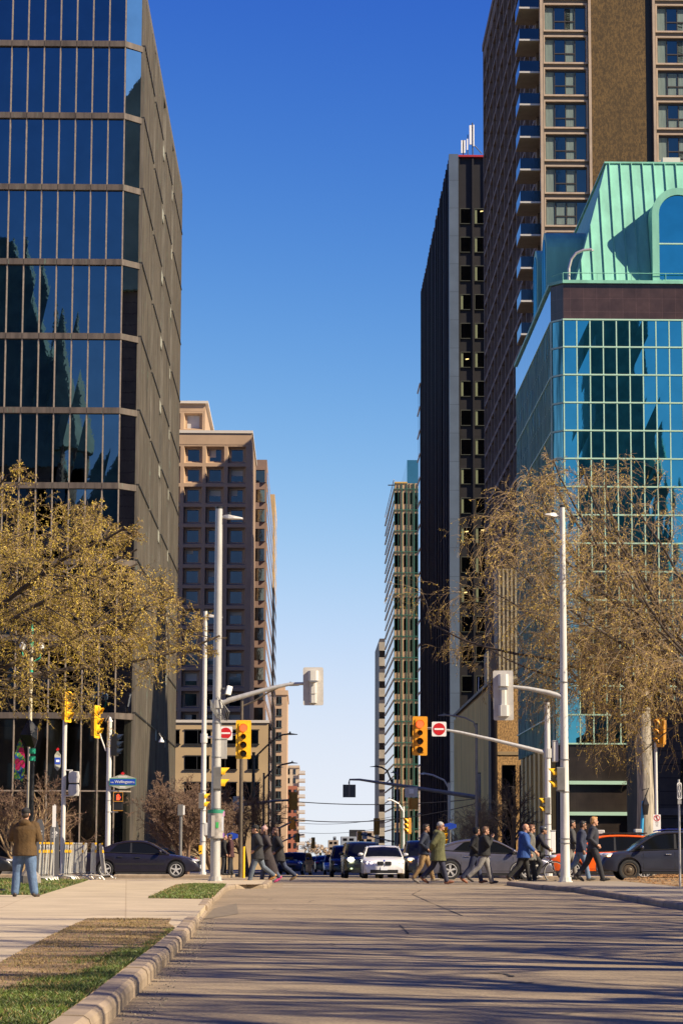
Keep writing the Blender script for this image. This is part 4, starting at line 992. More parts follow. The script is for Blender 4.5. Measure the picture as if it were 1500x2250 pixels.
# P2 thinner pole across the street
D2 = 105.0; b2 = gp_(445, D2, .10)
P2 = pole('slim pale lamp pole across the street behind the left corner pole', b2, at(445,1343,D2).z, .125, .085, POLEW, 'street lamp', 'street_lamp', True, [at(445,y,D2).z for y in (1738,1782,1810,1850)])
lum(P2, at(452,1353,D2), at(489,1357,D2)); build('lamp_arm', MB().tube([(b2.x,D2,at(445,1353,D2).z),at(455,1353,D2)], .03, 6), POLEW, P2)
build('mast_arm', MB().tube([(b2.x,D2,at(445,1622,D2).z), at(480,1617,D2), at(535,1612,D2+.3)], .05, 8), POLEW, P2)
build('arm_clamp', MB().cyl((b2.x,D2), .15, at(445,1632,D2).z, at(445,1612,D2).z, 12), POLEW, P2)
signal('yellow traffic light with a lit red lens beside the left no entry sign', at(535,1625,D2-.2), 0, 1.6, .63)
def no_entry(label, x, y, d, s=.62):
    c = at(x, y, d); T = thing('no_entry_sign', label, 'road sign', c, True)
    build('plate', rbox(MB(), c.x-s/2, c.x+s/2, d-.01, d+.01, c.z-s/2, c.z+s/2, .05), WHS, T)
    build('border', rbox(MB(), c.x-s/2-.012, c.x+s/2+.012, d-.004, d+.016, c.z-s/2-.012, c.z+s/2+.012, .05), GREYP, T)
    build('red_disc', MB().lathe([(s*.42,-.013),(s*.42,-.019)], (c.x,d,c.z), 'y', 32), REDS, T)
    build('white_bar', MB().box(c.x-s*.33, c.x+s*.33, d-.026, d-.0195, c.z-s*.06, c.z+s*.06), WHS, T)
no_entry('white square no entry sign with red disc left of the sunny yellow traffic light', 496, 1611, D2-.25, .56)
no_entry('white square no entry sign with red disc on the right mast arm', 964, 1602, D2-.2, .60)
side_signal('small yellow visors edge on at the slim pole beside the drum', 449, 1760, D2, R(90), .66)
q = at(441,1867,D2-.15); T = thing('push_button', 'yellow crossing push button box on the slim pale pole at left', 'push button', q, True)
build('box', rbox(MB(), q.x-.07, q.x+.07, q.y-.05, q.y+.05, q.z-.18, q.z+.18, .03), YEL, T); build('button', MB().lathe([(.035,-.052),(.03,-.075)], (q.x,q.y,q.z-.07), 'y', 10), BLKP, T)
q = at(452,1822,D2); T = thing('ped_signal_box', 'pale grey box on the right of the slim pole above the push button', 'control box', q, True); build('box', MB().box(q.x-.06, q.x+.11, D2-.12, D2+.12, q.z-.26, q.z+.26), POLEW, T, bevel=.02)
build('clamp', MB().box(q.x-.1, q.x-.061, D2-.05, D2+.05, q.z-.1, q.z+.1), STRAP, T)
# P3 big pole at the right corner
D3 = 74.0; b3 = gp_(1241, D3, .10)
P3 = pole('tall weathered white lamp and signal pole at the right kerb corner among branches', b3, at(1229,1115,D3).z, .145, .075, POLEW, 'street lamp', 'street_lamp', True, [at(1240,y,D3).z for y in (1670,1741,1844,1854,1500)])
lum(P3, at(1222,1133,D3), at(1196,1131,D3)); build('lamp_arm', MB().tube([at(1231,1134,D3), at(1220,1133,D3)], .03, 6), POLEW, P3)
build('mast_arm', MB().tube([at(1240,1533,D3), at(1205,1522,D3), at(1160,1513,D3), at(1118,1508,D3)], [.085,.075,.06,.05], 10), GALV, P3, True)
signal_back('pale dented back of a long traffic light on the right mast arm', at(1105,1528,D3-.1), R(-4), .59, 1.46, ((.08,.30,.16,.16),(.3,.68,.09,.1),(.68,.92,.15,.18)), tilt_=R(-.5))
side_signal('orange yellow visors edge on at the left of the tall right corner pole', 1222, 1712, D3, R(-90), .70)
q = at(1217,1652,D3+.2); T = thing('control_box', 'narrow pale cabinet beside the right corner pole above the orange visors', 'control box', q, True); build('box', MB().box(q.x-.06, q.x+.10, D3, D3+.3, q.z-.3, q.z+.3), POLEW, T, bevel=.02); build('lid', MB().box(q.x-.07, q.x+.11, D3-.01, D3+.31, q.z+.301, q.z+.33), GALV, T)
# P4 pole across the street at right with long arm
D4 = 105.0; b4 = gp_(1204, D4, .10)
P4 = pole('pale signal pole across the street at right carrying a long arm to the left', b4, at(1198,1543,D4).z, .14, .115, POLEW, 'pole', 'signal_pole', True, [at(1200,y,D4).z for y in (1700,1790,1812,1845)])
build('mast_arm', MB().tube([at(1200,1655,D4), at(1150,1642,D4), at(1080,1625,D4), at(1010,1609,D4), at(960,1601,D4), at(922,1600,D4)], [.10,.09,.075,.06,.05,.045], 10), GALV, P4, True)
build('arm_clamp', MB().cyl((b4.x,D4), .17, at(1200,1665,D4).z, at(1200,1645,D4).z, 12), GALV, P4)
signal('amber yellow traffic light with a lit red lens on the right mast arm', at(922,1617,D4-.2), 0, 1.62, .62, front=M('amber_yellow', (.66,.28,.01), .5, 0, .1, 6), tilt_=R(.5))
side_signal('small yellow visors edge on at the left of the pale pole across the street', 1196, 1770, D4, R(-90), .68)
q = at(1211,1850,D4); T = thing('control_box', 'white traffic cabinet at the foot of the pale pole behind the cyclist', 'control box', q, True); build('box', MB().box(q.x-.05, q.x+.15, D4-.1, D4+.3, q.z-.45, q.z+.45), WHS, T, bevel=.02); build('lid', MB().box(q.x-.07, q.x+.17, D4-.12, D4+.32, q.z+.451, q.z+.49), GALV, T)
# P5, P6 poles at the left
D5 = 106.0; b5 = gp_(137, D5, .12)
P5 = pole('slim white signal pole left of the street name sign', b5, at(133,1527,D5).z, .10, .09, POLEW, 'pole', 'signal_pole', False)
signal('yellow traffic light half hidden in leaves on the slim white pole', at(150,1553,D5-.2), R(68), 1.3, .6, True, ((.8,.15,0),(.5,.13,0),(.2,.13,0)))
build('bracket', MB().box(b5.x, at(146,1550,D5).x, D5-.2, D5-.1, at(140,1548,D5).z-.06, at(140,1548,D5).z+.06), POLEW, P5)
q = at(127,1672,D5-.15); T = thing('street_sign', 'small blue and cream street sign turned edgewise on the slim white pole', 'street sign', q, True)
def hexsign(T, c, w_, h, rz, parts):
    pass
build('plate', MB().obox(q, (.26,.02,.52), (0,0,R(20))).prism([(q.x-.13,q.z+.26),(q.x+.13,q.z+.26),(q.x,q.z+.44)], 'y', q.y-.01, q.y+.01).prism([(q.x-.13,q.z-.26),(q.x+.13,q.z-.26),(q.x,q.z-.42)], 'y', q.y-.01, q.y+.01), GRYS, T); build('blue_panel', MB().obox(q+Vector((.004,-.02,0)), (.24,.01,.28), (0,0,R(20))), BLUES, T); build('white_mark', MB().obox(q+Vector((.01,-.035,0)), (.14,.008,.09), (0,0,R(20))), WHS, T); build('maple_leaf', MB().obox(q+Vector((0,0,.48)), (.1,.02,.12), (0,R(45),0)), REDS, T)
q = at(163,1722,D5-.2); T = thing('pedestrian_signal', 'boxy white pedestrian signal seen from behind on the slim white pole', 'pedestrian signal', q, True)
for dz in (.27, -.27): build('housing', MB().prism([(q.x-.2,q.z+dz-.24),(q.x+.2,q.z+dz-.24),(q.x+.23,q.z+dz),(q.x+.2,q.z+dz+.24),(q.x-.2,q.z+dz+.24),(q.x-.23,q.z+dz)], 'y', q.y-.12, q.y+.14), POLEW, T, bevel=.02)
build('bracket', MB().tube([at(137,1692,D5),at(160,1693,D5-.1)], .035, 6).tube([at(137,1748,D5),at(163,1750,D5-.1)], .035, 6), POLEW, T)
D6 = 104.6; b6 = gp_(236, D6, .12)
P6 = pole('stout pale signal pole carrying the blue street name sign', b6, at(233,1585,D6).z, .115, .10, POLEW, 'pole', 'signal_pole', True, [at(234,y,D6).z for y in (1712,1725,1760,1785)])
build('camera_arm', MB().tube([at(232,1584,D6), at(238,1572,D6), at(243,1577,D6)], .022, 6), GREYP, P6)
q = at(242,1583,D6); T = thing('dome_camera', 'white dome camera on the pole above the street name sign', 'camera', q, True); build('hood', MB().lathe([(.04,.14),(.06,.06),(.12,-.02),(.12,-.05)], q, 'z', 12), WHS, T, True); build('dome', MB().ell((q.x,q.y,q.z-.06), .085, 10, 6), BLKP, T, True)
q = at(355,1628,118); T = thing('dome_camera', 'white dome camera hanging on the ribbed side of the bronze tower', 'camera', q, True); build('hood', MB().lathe([(.04,.16),(.06,.08),(.13,-.02),(.13,-.06)], q, 'z', 12), WHS, T, True); build('arm', MB().tube([q+Vector((-.15,4,.2)), q+Vector((-.1,0,.35)), q+Vector((0,0,.16))], .03, 6), GREYP, T)
signal('bright yellow traffic light turned sideways on the stout pole with the street name sign', at(214,1586,D6-.25), R(72), 1.35, .6, True, ((.8,.15,0),(.5,.13,0),(.2,.13,0)))
build('bracket', MB().tube([at(216,1592,D6-.1), at(222,1620,D6), at(233,1650,D6)], .035, 6), POLEW, P6)
signal('unlit dark traffic light in shade on the right of the stout pole', at(259,1637,D6), R(80), .9, .3, False, ((.83,.13,0),(.5,.13,0),(.17,.13,0)), BLKP, BLKP, None, None, M('dark_visor', (.02,.03,.05), .4))
build('bracket', MB().box(b6.x, at(254,1630,D6).x, D6-.03, D6+.03, at(250,1630,D6).z-.03, at(250,1630,D6).z+.03), BLKP, P6)
# street name sign
q = at(270,1718,D6-.2); T = thing('street_sign', 'blue street name sign reading rue Wellington St. with a red maple leaf', 'street sign', q, True); y = q.y
build('plate', MB().prism([(q.x-.55,q.z-.15),(q.x-.12,q.z-.29),(q.x+.12,q.z-.29),(q.x+.55,q.z-.15),(q.x+.55,q.z+.15),(q.x+.12,q.z+.29),(q.x-.12,q.z+.29),(q.x-.55,q.z+.15)], 'y', y-.012, y+.012), GRYS, T)
build('green_border', MB().box(q.x-.55, q.x+.55, y-.02, y-.0125, q.z-.145, q.z+.145), GREENS, T)
build('blue_panel', MB().box(q.x-.52, q.x+.52, y-.026, y-.0205, q.z-.115, q.z+.115), BLUES, T)
L0 = ORG[T.name]
def tx(s, dx, dz, size, mat=WHS, nm='lettering'): text_mesh(s, size, nm, mat, T, (dx, y-.031-L0.y, dz), (R(90),0,0))
tx('Wellington', .03, 0, .16); tx('rue', -.435, -.015, .10); tx('St.', .455, -.015, .10)
build('small_print', MB().box(q.x-.12, q.x+.12, y-.016, y-.0125, q.z-.225, q.z-.19).box(q.x-.19, q.x+.19, y-.016, y-.0125, q.z+.185, q.z+.215), WHS, T)
lf = [(0,1),(.16,.66),(.36,.74),(.28,.3),(.5,.48),(.6,.36),(.95,.36),(.8,.1),(.92,0),(.45,-.42),(.5,-.6),(.06,-.5),(.05,-.95)]
lf = lf+[(-a,b) for a,b in lf[::-1] if a > .0]
build('maple_leaf', MB().prism([(q.x+a*.085,q.z+.34+b*.085) for a,b in lf][::-1], 'y', y-.014, y+.01), REDS, T)
build('bracket', MB().box(b6.x+.1, q.x-.551, y-.01, y+.05, q.z-.05, q.z+.05), POLEW, T)
# pedestrian signal with red hand
q = at(260,1761,D6-.1); T = thing('pedestrian_signal', 'black pedestrian signal showing a red hand below the street name sign', 'pedestrian signal', q, True); y = q.y
build('housing', MB().box(q.x-.18, q.x+.18, y, y+.2, q.z-.38, q.z+.38), BLKP, T, bevel=.02)
build('rim', MB().box(q.x-.2, q.x+.2, y-.03, y-.001, q.z-.01, q.z+.02).box(q.x-.2, q.x+.2, y-.03, y-.001, q.z+.36, q.z+.39).box(q.x-.2, q.x-.18, y-.028, y-.001, q.z+.021, q.z+.359).box(q.x+.18, q.x+.2, y-.028, y-.001, q.z+.021, q.z+.359).box(q.x-.2, q.x+.2, y-.03, y-.001, q.z-.39, q.z-.36), YELD, T)
HAND = M('lit_red_hand', (.8,.05,.02), .5, emit=((1,.06,.02), 1.1)); m = MB()
hx, hz = q.x, q.z+.17
m.box(hx-.07, hx+.05, y-.01, y-.002, hz-.11, hz+.02)
for k, (dx, hh) in enumerate(((-.07,.09),(-.038,.125),(-.004,.13),(.028,.10))): m.box(hx+dx, hx+dx+.024, y-.0095, y-.0021, hz+.021, hz+hh)
m.obox((hx+.075,y-.006,hz-.03), (.024,.006,.12), (0,R(28),0)); build('red_hand', m, HAND, T)
build('bracket', MB().box(b6.x, q.x+.02, y+.05, y+.1, q.z+.42, q.z+.47).box(q.x-.03, q.x+.02, y+.051, y+.099, q.z+.381, q.z+.419).box(b6.x, q.x, y+.05, y+.1, q.z-.45, q.z-.4), POLEW, T)
# P7 ornate cream post with green trim, black wrapped lamp, flower banner
D7 = 108.0; b7 = gp_(60, D7, .12); T = pole('cream ornamental lamp post with green finial half hidden by leaves', b7, at(58,1395,D7).z, .09, .07, M('cream_paint', (.50,.44,.30), .5), 'street lamp', 'street_lamp', False)
zt7 = at(58,1395,D7).z; build('finial', MB().lathe([(.08,zt7+.06),(.05,zt7+.3),(.03,zt7+.5),(.001,zt7+.75)], (b7.x,D7,0), 'z', 10).cyl((b7.x,D7), .085, zt7-1.6, zt7-1.5, 10).cyl((b7.x,D7), .085, zt7-.5, zt7-.2, 10), TAPE, T)
for s in (-1, 1): build('lantern_arm', MB().tube([(b7.x,D7,zt7-1.2),(b7.x+s*.35,D7,zt7-1.0),(b7.x+s*.4,D7,zt7-.7)], .03, 6), TAPE, T); build('lantern', MB().ell((b7.x+s*.4,D7,zt7-.5), (.13,.13,.2), 10, 6), WHS, T, True)
D8 = 66.0; b8 = gp_(66, D8, .10); T = pole('black lamp post on a stone foot by the lawn with its head wrapped in plastic', b8, at(66,1640,D8).z, .075, .06, BLKP, 'street lamp', 'street_lamp', False)
build('foot', MB().lathe([(.30,b8.z),(.28,b8.z+.22),(.16,b8.z+.34),(.09,b8.z+.42)], (b8.x,D8,0), 'z', 12), M('rough_foot_stone', (.22,.19,.16), .9, 0, .3, 8), T)
wm = MB(); ws = [(45,1614,.0),(64,1578,.0),(83,1600,0),(82,1625,0),(76,1642,0),(58,1640,0)]
W0 = [at(x,y,D8-.1) for x,y,_ in ws]; W1 = [p+Vector((0,.22,0)) for p in W0]; cF = sum((p for p in W0), Vector())/6+Vector((.03,-.16,0)); cB = cF+Vector((0,.5,0))
wm.add(W0+W1+[cF,cB], [(i,(i+1)%6,12) for i in range(6)]+[(6+(i+1)%6,6+i,13) for i in range(6)]+[(i,6+i,6+(i+1)%6,(i+1)%6) for i in range(6)]); build('plastic_wrap', wm, M('black_plastic', (.008,.008,.009), .12), T)
build('tape', MB().cyl((b8.x,D8), .085, at(66,1672,D8).z, at(66,1662,D8).z, 10).cyl((b8.x,D8), .085, at(66,1656,D8).z, at(66,1645,D8).z, 10), TAPE, T)
def flowers():
    m, t, b = nodes('flower_print'); vo = t.nodes.new('ShaderNodeTexVoronoi'); vo.inputs['Scale'].default_value = 6; co = texco(t, (1,.2,.8)); t.links.new(co, vo.inputs[0])
    base = ramp(t, noise(t, co, 9, 2), [(.42, (.01,.03,.30)), (.5, (.03,.25,.05)), (.56, (.35,.40,.02)), (.62, (.01,.02,.2))])
    c = ramp(t, vo.outputs['Distance'], [(.0, (.7,.5,.03)), (.12, (.6,.02,.08)), (.42, (.5,.01,.15)), (.46, (0,0,0))]); k = ramp(t, vo.outputs['Distance'], [(.42, (1,1,1)), (.46, (0,0,0))])
    t.links.new(mixc(t, k, base, c), b.inputs['Base Color']); b.inputs['Roughness'].default_value = .7; return m
q = at(43,1668,D8); T = thing('banner', 'curved street banner with red and blue flower print beside the black post', 'banner', q, True)
bp = [(x,y) for x,y in ((45,1622),(52,1640),(56,1665),(55,1695),(50,1718),(42,1712),(32,1712),(31,1690),(34,1655),(40,1632))]; P = [at(x,y,D8) for x,y in bp]
build('fabric', MB().prism([(p.x,p.z) for p in P][::-1], 'y', D8-.012, D8+.012), flowers(), T); build('banner_arm', MB().tube([at(45,1622,D8+.03), at(64,1640,D8+.03)], .012, 5).tube([at(46,1716,D8+.03), at(64,1716,D8+.03)], .012, 5), BLKP, T)
# information slabs with arrows
SLAB = M('dark_grey_slab', (.10,.10,.105), .5)
for x, y, wpx, lab, flip in ((88,1822,20,'dark grey information slab with white arrow pointing left near the barriers',-1),(121,1826,20,'dark grey information slab with white arrow pointing right near the barriers',1)):
    d = 102.0; q = at(x,y,d); z0 = gz(d); hw = wpx/2/5530*d; zt8 = at(x,y-22,d).z
    T = thing('information_slab', lab, 'sign', (q.x,d,z0), True)
    build('slab', MB().prism([(q.x-hw,z0),(q.x+hw,z0),(q.x+hw,zt8-.35),(q.x+hw*.4,zt8),(q.x-hw*.4,zt8),(q.x-hw,zt8-.35)], 'y', d-.04, d+.04), SLAB, T)
    build('arrow', MB().box(q.x-.1, q.x+.1, d-.046, d-.041, q.z-.09, q.z-.06).obox((q.x+flip*.07,d-.0435,q.z-.04), (.11,.004,.03), (0,R(40*flip),0)).obox((q.x+flip*.07,d-.0436,q.z-.11), (.11,.004,.03), (0,R(-40*flip),0)), WHS, T)
    build('small_print', MB().box(q.x-.12, q.x+.12, d-.045, d-.041, q.z-.2, q.z-.185).box(q.x-.12, q.x+.06, d-.045, d-.041, q.z-.25, q.z-.235), WHS, T)
q = at(120,1795,101); T = thing('parking_sign', 'narrow white sign plate on a thin post between the information slabs', 'sign', (q.x,101,gz(101)), True); build('post', MB().cyl((q.x,101), .03, gz(101), q.z+.5, 8), GALV, T); build('plate', MB().box(q.x-.07, q.x+.07, 100.93, 100.96, q.z-.4, q.z+.45), WHS, T)
# P8, P9 at the right
D9 = 96.0; D8b = 107.0; b9 = gp_(1443, D8b, .10); T = pole('thin white sign pole in front of the large tree at right', b9, at(1439,1622,D8b).z, .075, .06, POLEW, 'pole', 'signal_pole', True)
signal('leaning orange yellow traffic light on the thin pole before the large tree', at(1448,1609,D8b-.2), R(-62), 1.25, .62, True, ((.8,.15,0),(.5,.13,0),(.2,.13,0)), front=bpy.data.materials['amber_yellow'], tilt_=R(3))
q = at(1442,1807,D8b-.2); T = thing('crossing_sign', 'white no pedestrian crossing sign with red ring on the thin pole', 'road sign', q, True); y = q.y
build('plate', rbox(MB(), q.x-.16, q.x+.16, y-.01, y+.01, q.z-.33, q.z+.33, .03), WHS, T)
rg = MB(); n = 24; ring = [(math.cos(2*math.pi*i/n), math.sin(2*math.pi*i/n)) for i in range(n)]
rg.add([(q.x+a*.135,y-.014,q.z+.18+b*.135) for a,b in ring]+[(q.x+a*.105,y-.014,q.z+.18+b*.105) for a,b in ring], [(i,(i+1)%n,n+(i+1)%n,n+i) for i in range(n)]); rg.obox((q.x,y-.015,q.z+.18), (.03,.003,.23), (0,R(-45),0)); build('red_ring', rg, REDS, T)
build('walking_figure', MB().cyl((q.x,y-.012), .022, q.z+.235, q.z+.27, 8).obox((q.x,y-.012,q.z+.19), (.035,.003,.09)).obox((q.x-.025,y-.012,q.z+.12), (.02,.003,.09), (0,R(20),0)).obox((q.x+.025,y-.012,q.z+.12), (.02,.003,.09), (0,R(-20),0)), TXT, T)
build('lettering_line', MB().box(q.x-.07,q.x+.07,y-.013,y-.0105,q.z+.0,q.z+.025).box(q.x-.06,q.x+.06,y-.013,y-.0105,q.z-.08,q.z-.055).box(q.x-.05,q.x+.05,y-.013,y-.0105,q.z-.16,q.z-.135), TXT, T); build('small_plate', MB().box(q.x-.15,q.x+.15,y-.009,y+.008,q.z-.43,q.z-.345), WHS, T)
D10 = 66.0; b10 = gp_(1493, D10, .08); T = thing('parking_sign', 'small white framed sign with two black rings on a galvanised post at the right edge', 'sign', b10, True)
q = at(1491,1738,D10); build('post', MB().cyl((b10.x,D10), .028, b10.z, q.z+.3, 8), GALV, T)
build('plate', rbox(MB(), q.x-.06, q.x+.06, D10-.05, D10-.03, q.z-.22, q.z+.22, .04), WHS, T); m = MB()
for (hw, hh, cz, t) in ((.05,.19,.0,.012),(.025,.07,.08,.012),(.025,.07,-.08,.012)):
    n = 20; o_ = [(hw*math.copysign(abs(math.cos(2*math.pi*i/n))**.6,math.cos(2*math.pi*i/n)), cz+hh*math.copysign(abs(math.sin(2*math.pi*i/n))**.6,math.sin(2*math.pi*i/n))) for i in range(n)]
    m.add([(q.x+a,D10-.054,q.z+b) for a,b in o_]+[(q.x+a*(1-t/hw),D10-.054,q.z+cz+(b-cz)*(1-t/hh)) for a,b in o_], [(i,(i+1)%n,n+(i+1)%n,n+i) for i in range(n)])
build('black_ring', m, TXT, T); build('small_plate', MB().box(q.x-.05, q.x+.05, D10-.048, D10-.031, q.z-.34, q.z-.24), GALV, T)
# far street lamps on both sides
def street_lamp(label, x, ytop, d, pts, lumpx, mat, r=.09, group=None):
    b = gp_(x, d, .1); T = pole(label, b, at(x,ytop,d).z, r, r*.75, mat, 'street lamp', 'street_lamp', False, (), group)
    build('lamp_arm', MB().tube([(b.x,d,at(x,ytop+12,d).z)]+[at(a,c,d) for a,c in pts], .05*d/130, 6), mat, T, True); k = d/110
    lum(T, at(*lumpx[0],d), at(*lumpx[1],d), mat); return T
GL = 'street lamps along the far street'
street_lamp('brown lamp post just right of the left no entry sign', 528, 1540, 125, [(560,1540),(592,1520),(620,1507),(634,1504)], ((630,1505),(657,1506)), BROWNP, .105, GL)
street_lamp('dark lamp post with upswept arm behind the left yellow traffic light', 555, 1655, 150, [(585,1640),(605,1622),(622,1614),(634,1613)], ((630,1613),(654,1614)), BROWNP, .12, GL)
street_lamp('thin dark lamp post second from the far end at left', 578, 1700, 190, [(600,1690),(620,1680),(640,1676)], ((637,1676),(654,1677)), BROWNP, .10, GL)
street_lamp('thick black utility pole with lamp under the far overhead wires', 600, 1600, 165, [(606,1690),(614,1685)], ((613,1685),(622,1686)), BLKP, .13, GL)
street_lamp('grey lamp post with curved arm in front of the olive ribbed wall', 1047, 1592, 128, [(1040,1587),(1020,1577),(1000,1573),(975,1571)], ((980,1571),(962,1572)), GREYP, .09, GL)
street_lamp('pale lamp post with curved arm beside the bare trees at right', 986, 1720, 140, [(975,1714),(950,1703),(930,1699)], ((933,1700),(920,1701)), GALV, .09, GL)
street_lamp('dark far lamp post with arm over the street against the striped tower', 862, 1712, 230, [(850,1693),(838,1686),(828,1684)], ((830,1684),(812,1685)), BLKP, .11, GL)
street_lamp('white far lamp post under the right mid street mast arm', 886, 1772, 175, [(875,1766),(862,1759),(856,1757)], ((858,1757),(848,1758)), WHS, .09, GL)
street_lamp('dull far lamp post beside the green gridded tower', 873, 1690, 205, [(872,1700),(865,1697)], ((866,1697),(858,1698)), GREYP, .10, GL)
# mid street mast with black sign back, and left one
dM = 135.0; bM = gp_(1052, dM, .1); T = pole('grey signal pole with a very long arm reaching over the far street', bM, at(1050,1700,dM).z, .13, .11, GREYP, 'pole', 'signal_pole', False)
build('mast_arm', MB().tube([at(1050,1752,dM), at(990,1743,dM), at(900,1729,dM), at(830,1719,dM), at(790,1713,dM), at(768,1713,dM), at(766,1722,dM)], [.12,.11,.09,.075,.06,.05,.04], 8), GREYP, T, True)
q = at(767,1738,dM); T = thing('road_sign', 'square black back of a sign hanging from the long arm over the street', 'road sign', q, True); build('plate', MB().box(q.x-.34, q.x+.34, dM-.02, dM+.02, q.z-.34, q.z+.34), M('dark_sign_back', (.045,.055,.055), .6), T); build('hanger', MB().box(q.x-.03, q.x+.03, dM-.05, dM-.021, q.z-.3, at(767,1716,dM).z), GREYP, T)
q = at(903,1742,dM); T = thing('control_box', 'pale grey detector box on the long arm above a yellow signal back', 'control box', q, True); build('box', MB().box(q.x-.33, q.x+.33, dM-.15, dM+.1, q.z-.24, q.z+.28), PALEG, T); build('lid', MB().box(q.x-.12, q.x+.12, dM-.22, dM-.151, q.z-.05, q.z+.2), WHS, T)
def far_signal(label, x, y, wpx, hpx, d, mat=YELD, group='far traffic lights seen from behind'):
    c = at(x,y,d); k = d/5530; w_, h = wpx*k, hpx*k; T = thing('traffic_signal', label, 'traffic light', c, True, group)
    build('backboard', rbox(MB(), c.x-w_/2, c.x+w_/2, d-.02, d+.02, c.z-h/2, c.z+h/2, .04), mat, T); build('housing', MB().box(c.x-w_*.25, c.x+w_*.25, d-.16, d-.021, c.z-h*.42, c.z+h*.42), mat, T); return T
far_signal('yellow brown back of a traffic light under the long right arm', 908, 1766, 20, 24, dM-.1)
dL2 = 150.0; T = pole('grey signal pole with blue grey arm behind the left bare tree', gp_(492, dL2, .1), at(492,1740,dL2).z, .12, .11, GREYP, 'pole', 'signal_pole', False)
build('mast_arm', MB().tube([at(492,1775,dL2), at(540,1768,dL2), at(600,1760,dL2), at(650,1757,dL2)], [.10,.09,.07,.05], 8), GREYP, T)
far_signal('yellow brown back of a traffic light on the left far arm, nearest one', 644, 1760, 19, 39, dL2-.1)
q = at(525,1774,dL2); T = thing('road_sign', 'pair of plain grey sign backs hanging under the left far arm', 'road sign', q, True); build('plate', MB().box(q.x-.35, q.x+.3, dL2-.3, dL2-.27, q.z-.5, q.z+.65), PALEG, T); build('lower_plate', MB().box(q.x-.33, q.x+.28, dL2-.3, dL2-.27, q.z-1.2, q.z-.55), PALEG, T)
far_signal('second yellow brown signal back on the left, below the nearest', 643, 1809, 14, 26, 185)
far_signal('third small yellow brown signal back on the left side', 653, 1841, 11, 20, 250)
far_signal('brown signal back low beside the red brick tower', 688, 1852, 8, 24, 260)
far_signal('brown yellow signal back against the striped tower at right', 827, 1816, 13, 36, 200)
far_signal('small brown signal back left of the far grey plate at right', 790, 1837, 10, 20, 260)
q = at(801,1836,260); T = thing('road_sign', 'small pale grey sign back beside a far brown signal', 'road sign', q, True); build('plate', MB().box(q.x-.25, q.x+.25, 259.98, 260.02, q.z-.35, q.z+.35), PALEG, T); build('hanger', MB().box(q.x-.03,q.x+.03,259.9,259.975,q.z-.1,q.z+.6), GREYP, T)
far_signal('tiny bright yellow signal far down the street at left', 704, 1879, 5, 10, 300, YEL); far_signal('tiny yellow signal farther down the street centre', 712, 1893, 4, 9, 380, YEL)
for lab, xs_, d in (('thin arm carrying the second far signal at left', ((600,1826),(640,1806),(655,1802)), 185), ('thin arm carrying the third far signal at left', ((614,1852),(650,1836),(668,1834)), 250), ('thin grey arm carrying a far signal at right', ((868,1850),(830,1842),(800,1834),(786,1833)), 260)):
    b = gp_(xs_[0][0], d, .1); T = pole(lab, b, at(xs_[0][0],xs_[0][1]-20,d).z, .10, .09, GREYP, 'pole', 'signal_pole', False); build('mast_arm', MB().tube([at(a,c,d) for a,c in xs_], .08, 6), GREYP, T)
side_signal('yellow far signal edge on beside the white far lamp post', 894, 1815, 174, R(-60), 1.1, YEL, 3, YELD, ((.8,.17,0),(.5,.17,0),(.2,.17,0)))
side_signal('orange yellow signal edge on among the pedestrians at right', 972, 1838, 112, R(60), .9, YEL, 3, YELD, ((.8,.14,0),(.5,.14,0),(.2,.14,0)))
q = at(510,1837,114); T = thing('street_sign', 'blue street sign on a dull post behind the three walkers at left', 'street sign', (q.x,114,gz(114)), True); build('post', MB().cyl((q.x,114), .04, gz(114), q.z+.2, 8), GREYP, T); build('plate', MB().prism([(q.x-.27,q.z-.08),(q.x,q.z-.16),(q.x+.27,q.z-.08),(q.x+.27,q.z+.08),(q.x,q.z+.16),(q.x-.27,q.z+.08)], 'y', 113.93, 113.95), BLUES, T)
q = at(988,1815,120); T = thing('street_sign', 'blue street sign in shade near the bare trees at right', 'street sign', (q.x,120,gz(120)), True); build('post', MB().cyl((q.x,120), .04, gz(120), q.z+.2, 8), GREYP, T); build('plate', MB().prism([(q.x-.3,q.z-.08),(q.x,q.z-.16),(q.x+.3,q.z-.08),(q.x+.3,q.z+.08),(q.x,q.z+.16),(q.x-.3,q.z+.08)], 'y', 119.93, 119.95), BLUES, T)
q = at(397,1780,112); T = thing('parking_meter', 'grey ticket machine head on a thin post beside the bronze tower', 'ticket machine', (q.x,112,gz(112)), True); build('post', MB().cyl((q.x+.02,112), .07, gz(112), q.z, 8), GREYP, T); build('head', MB().box(q.x-.13, q.x+.12, 111.9, 112.15, q.z-.25, q.z+.24), GREYP, T, bevel=.02); build('plate', MB().box(q.x+.121, q.x+.18, 111.92, 112.1, q.z-.2, q.z+.2), WHS, T)
q = at(536,1850,113); T = thing('bollard', 'yellow post behind the walkers at left', 'bollard', (q.x,113,gz(113)), True); build('post', MB().cyl((q.x,113), .06, gz(113), at(536,1860,113).z, 10), YEL, T); build('cap', MB().cyl((q.x,113), .065, at(536,1860,113).z+.002, at(536,1858,113).z+.03, 10), BLKP, T)
# overhead wires
def wire(label, a, b, d, sag, r=.03):
    P, Q_ = at(*a,d), at(*b,d); pts = [P.lerp(Q_, t)+Vector((0,0,-sag*4*t*(1-t))) for t in np.linspace(0,1,15)]
    tag(build('overhead_wire', MB().tube(pts, r, 5), BLKP), label, 'wire', 'wires across the far street')
wire('upper dark overhead wire crossing the far street', (600,1757), (1047,1755), 165, .35); wire('lower dark overhead wire crossing the far street', (600,1795), (1047,1765), 165, .7)
wire('thin distant overhead wire above the far cars', (650,1808), (880,1790), 230, .4, .02); wire('thinnest overhead wire low over the far cars', (655,1829), (870,1812), 260, .4, .02)
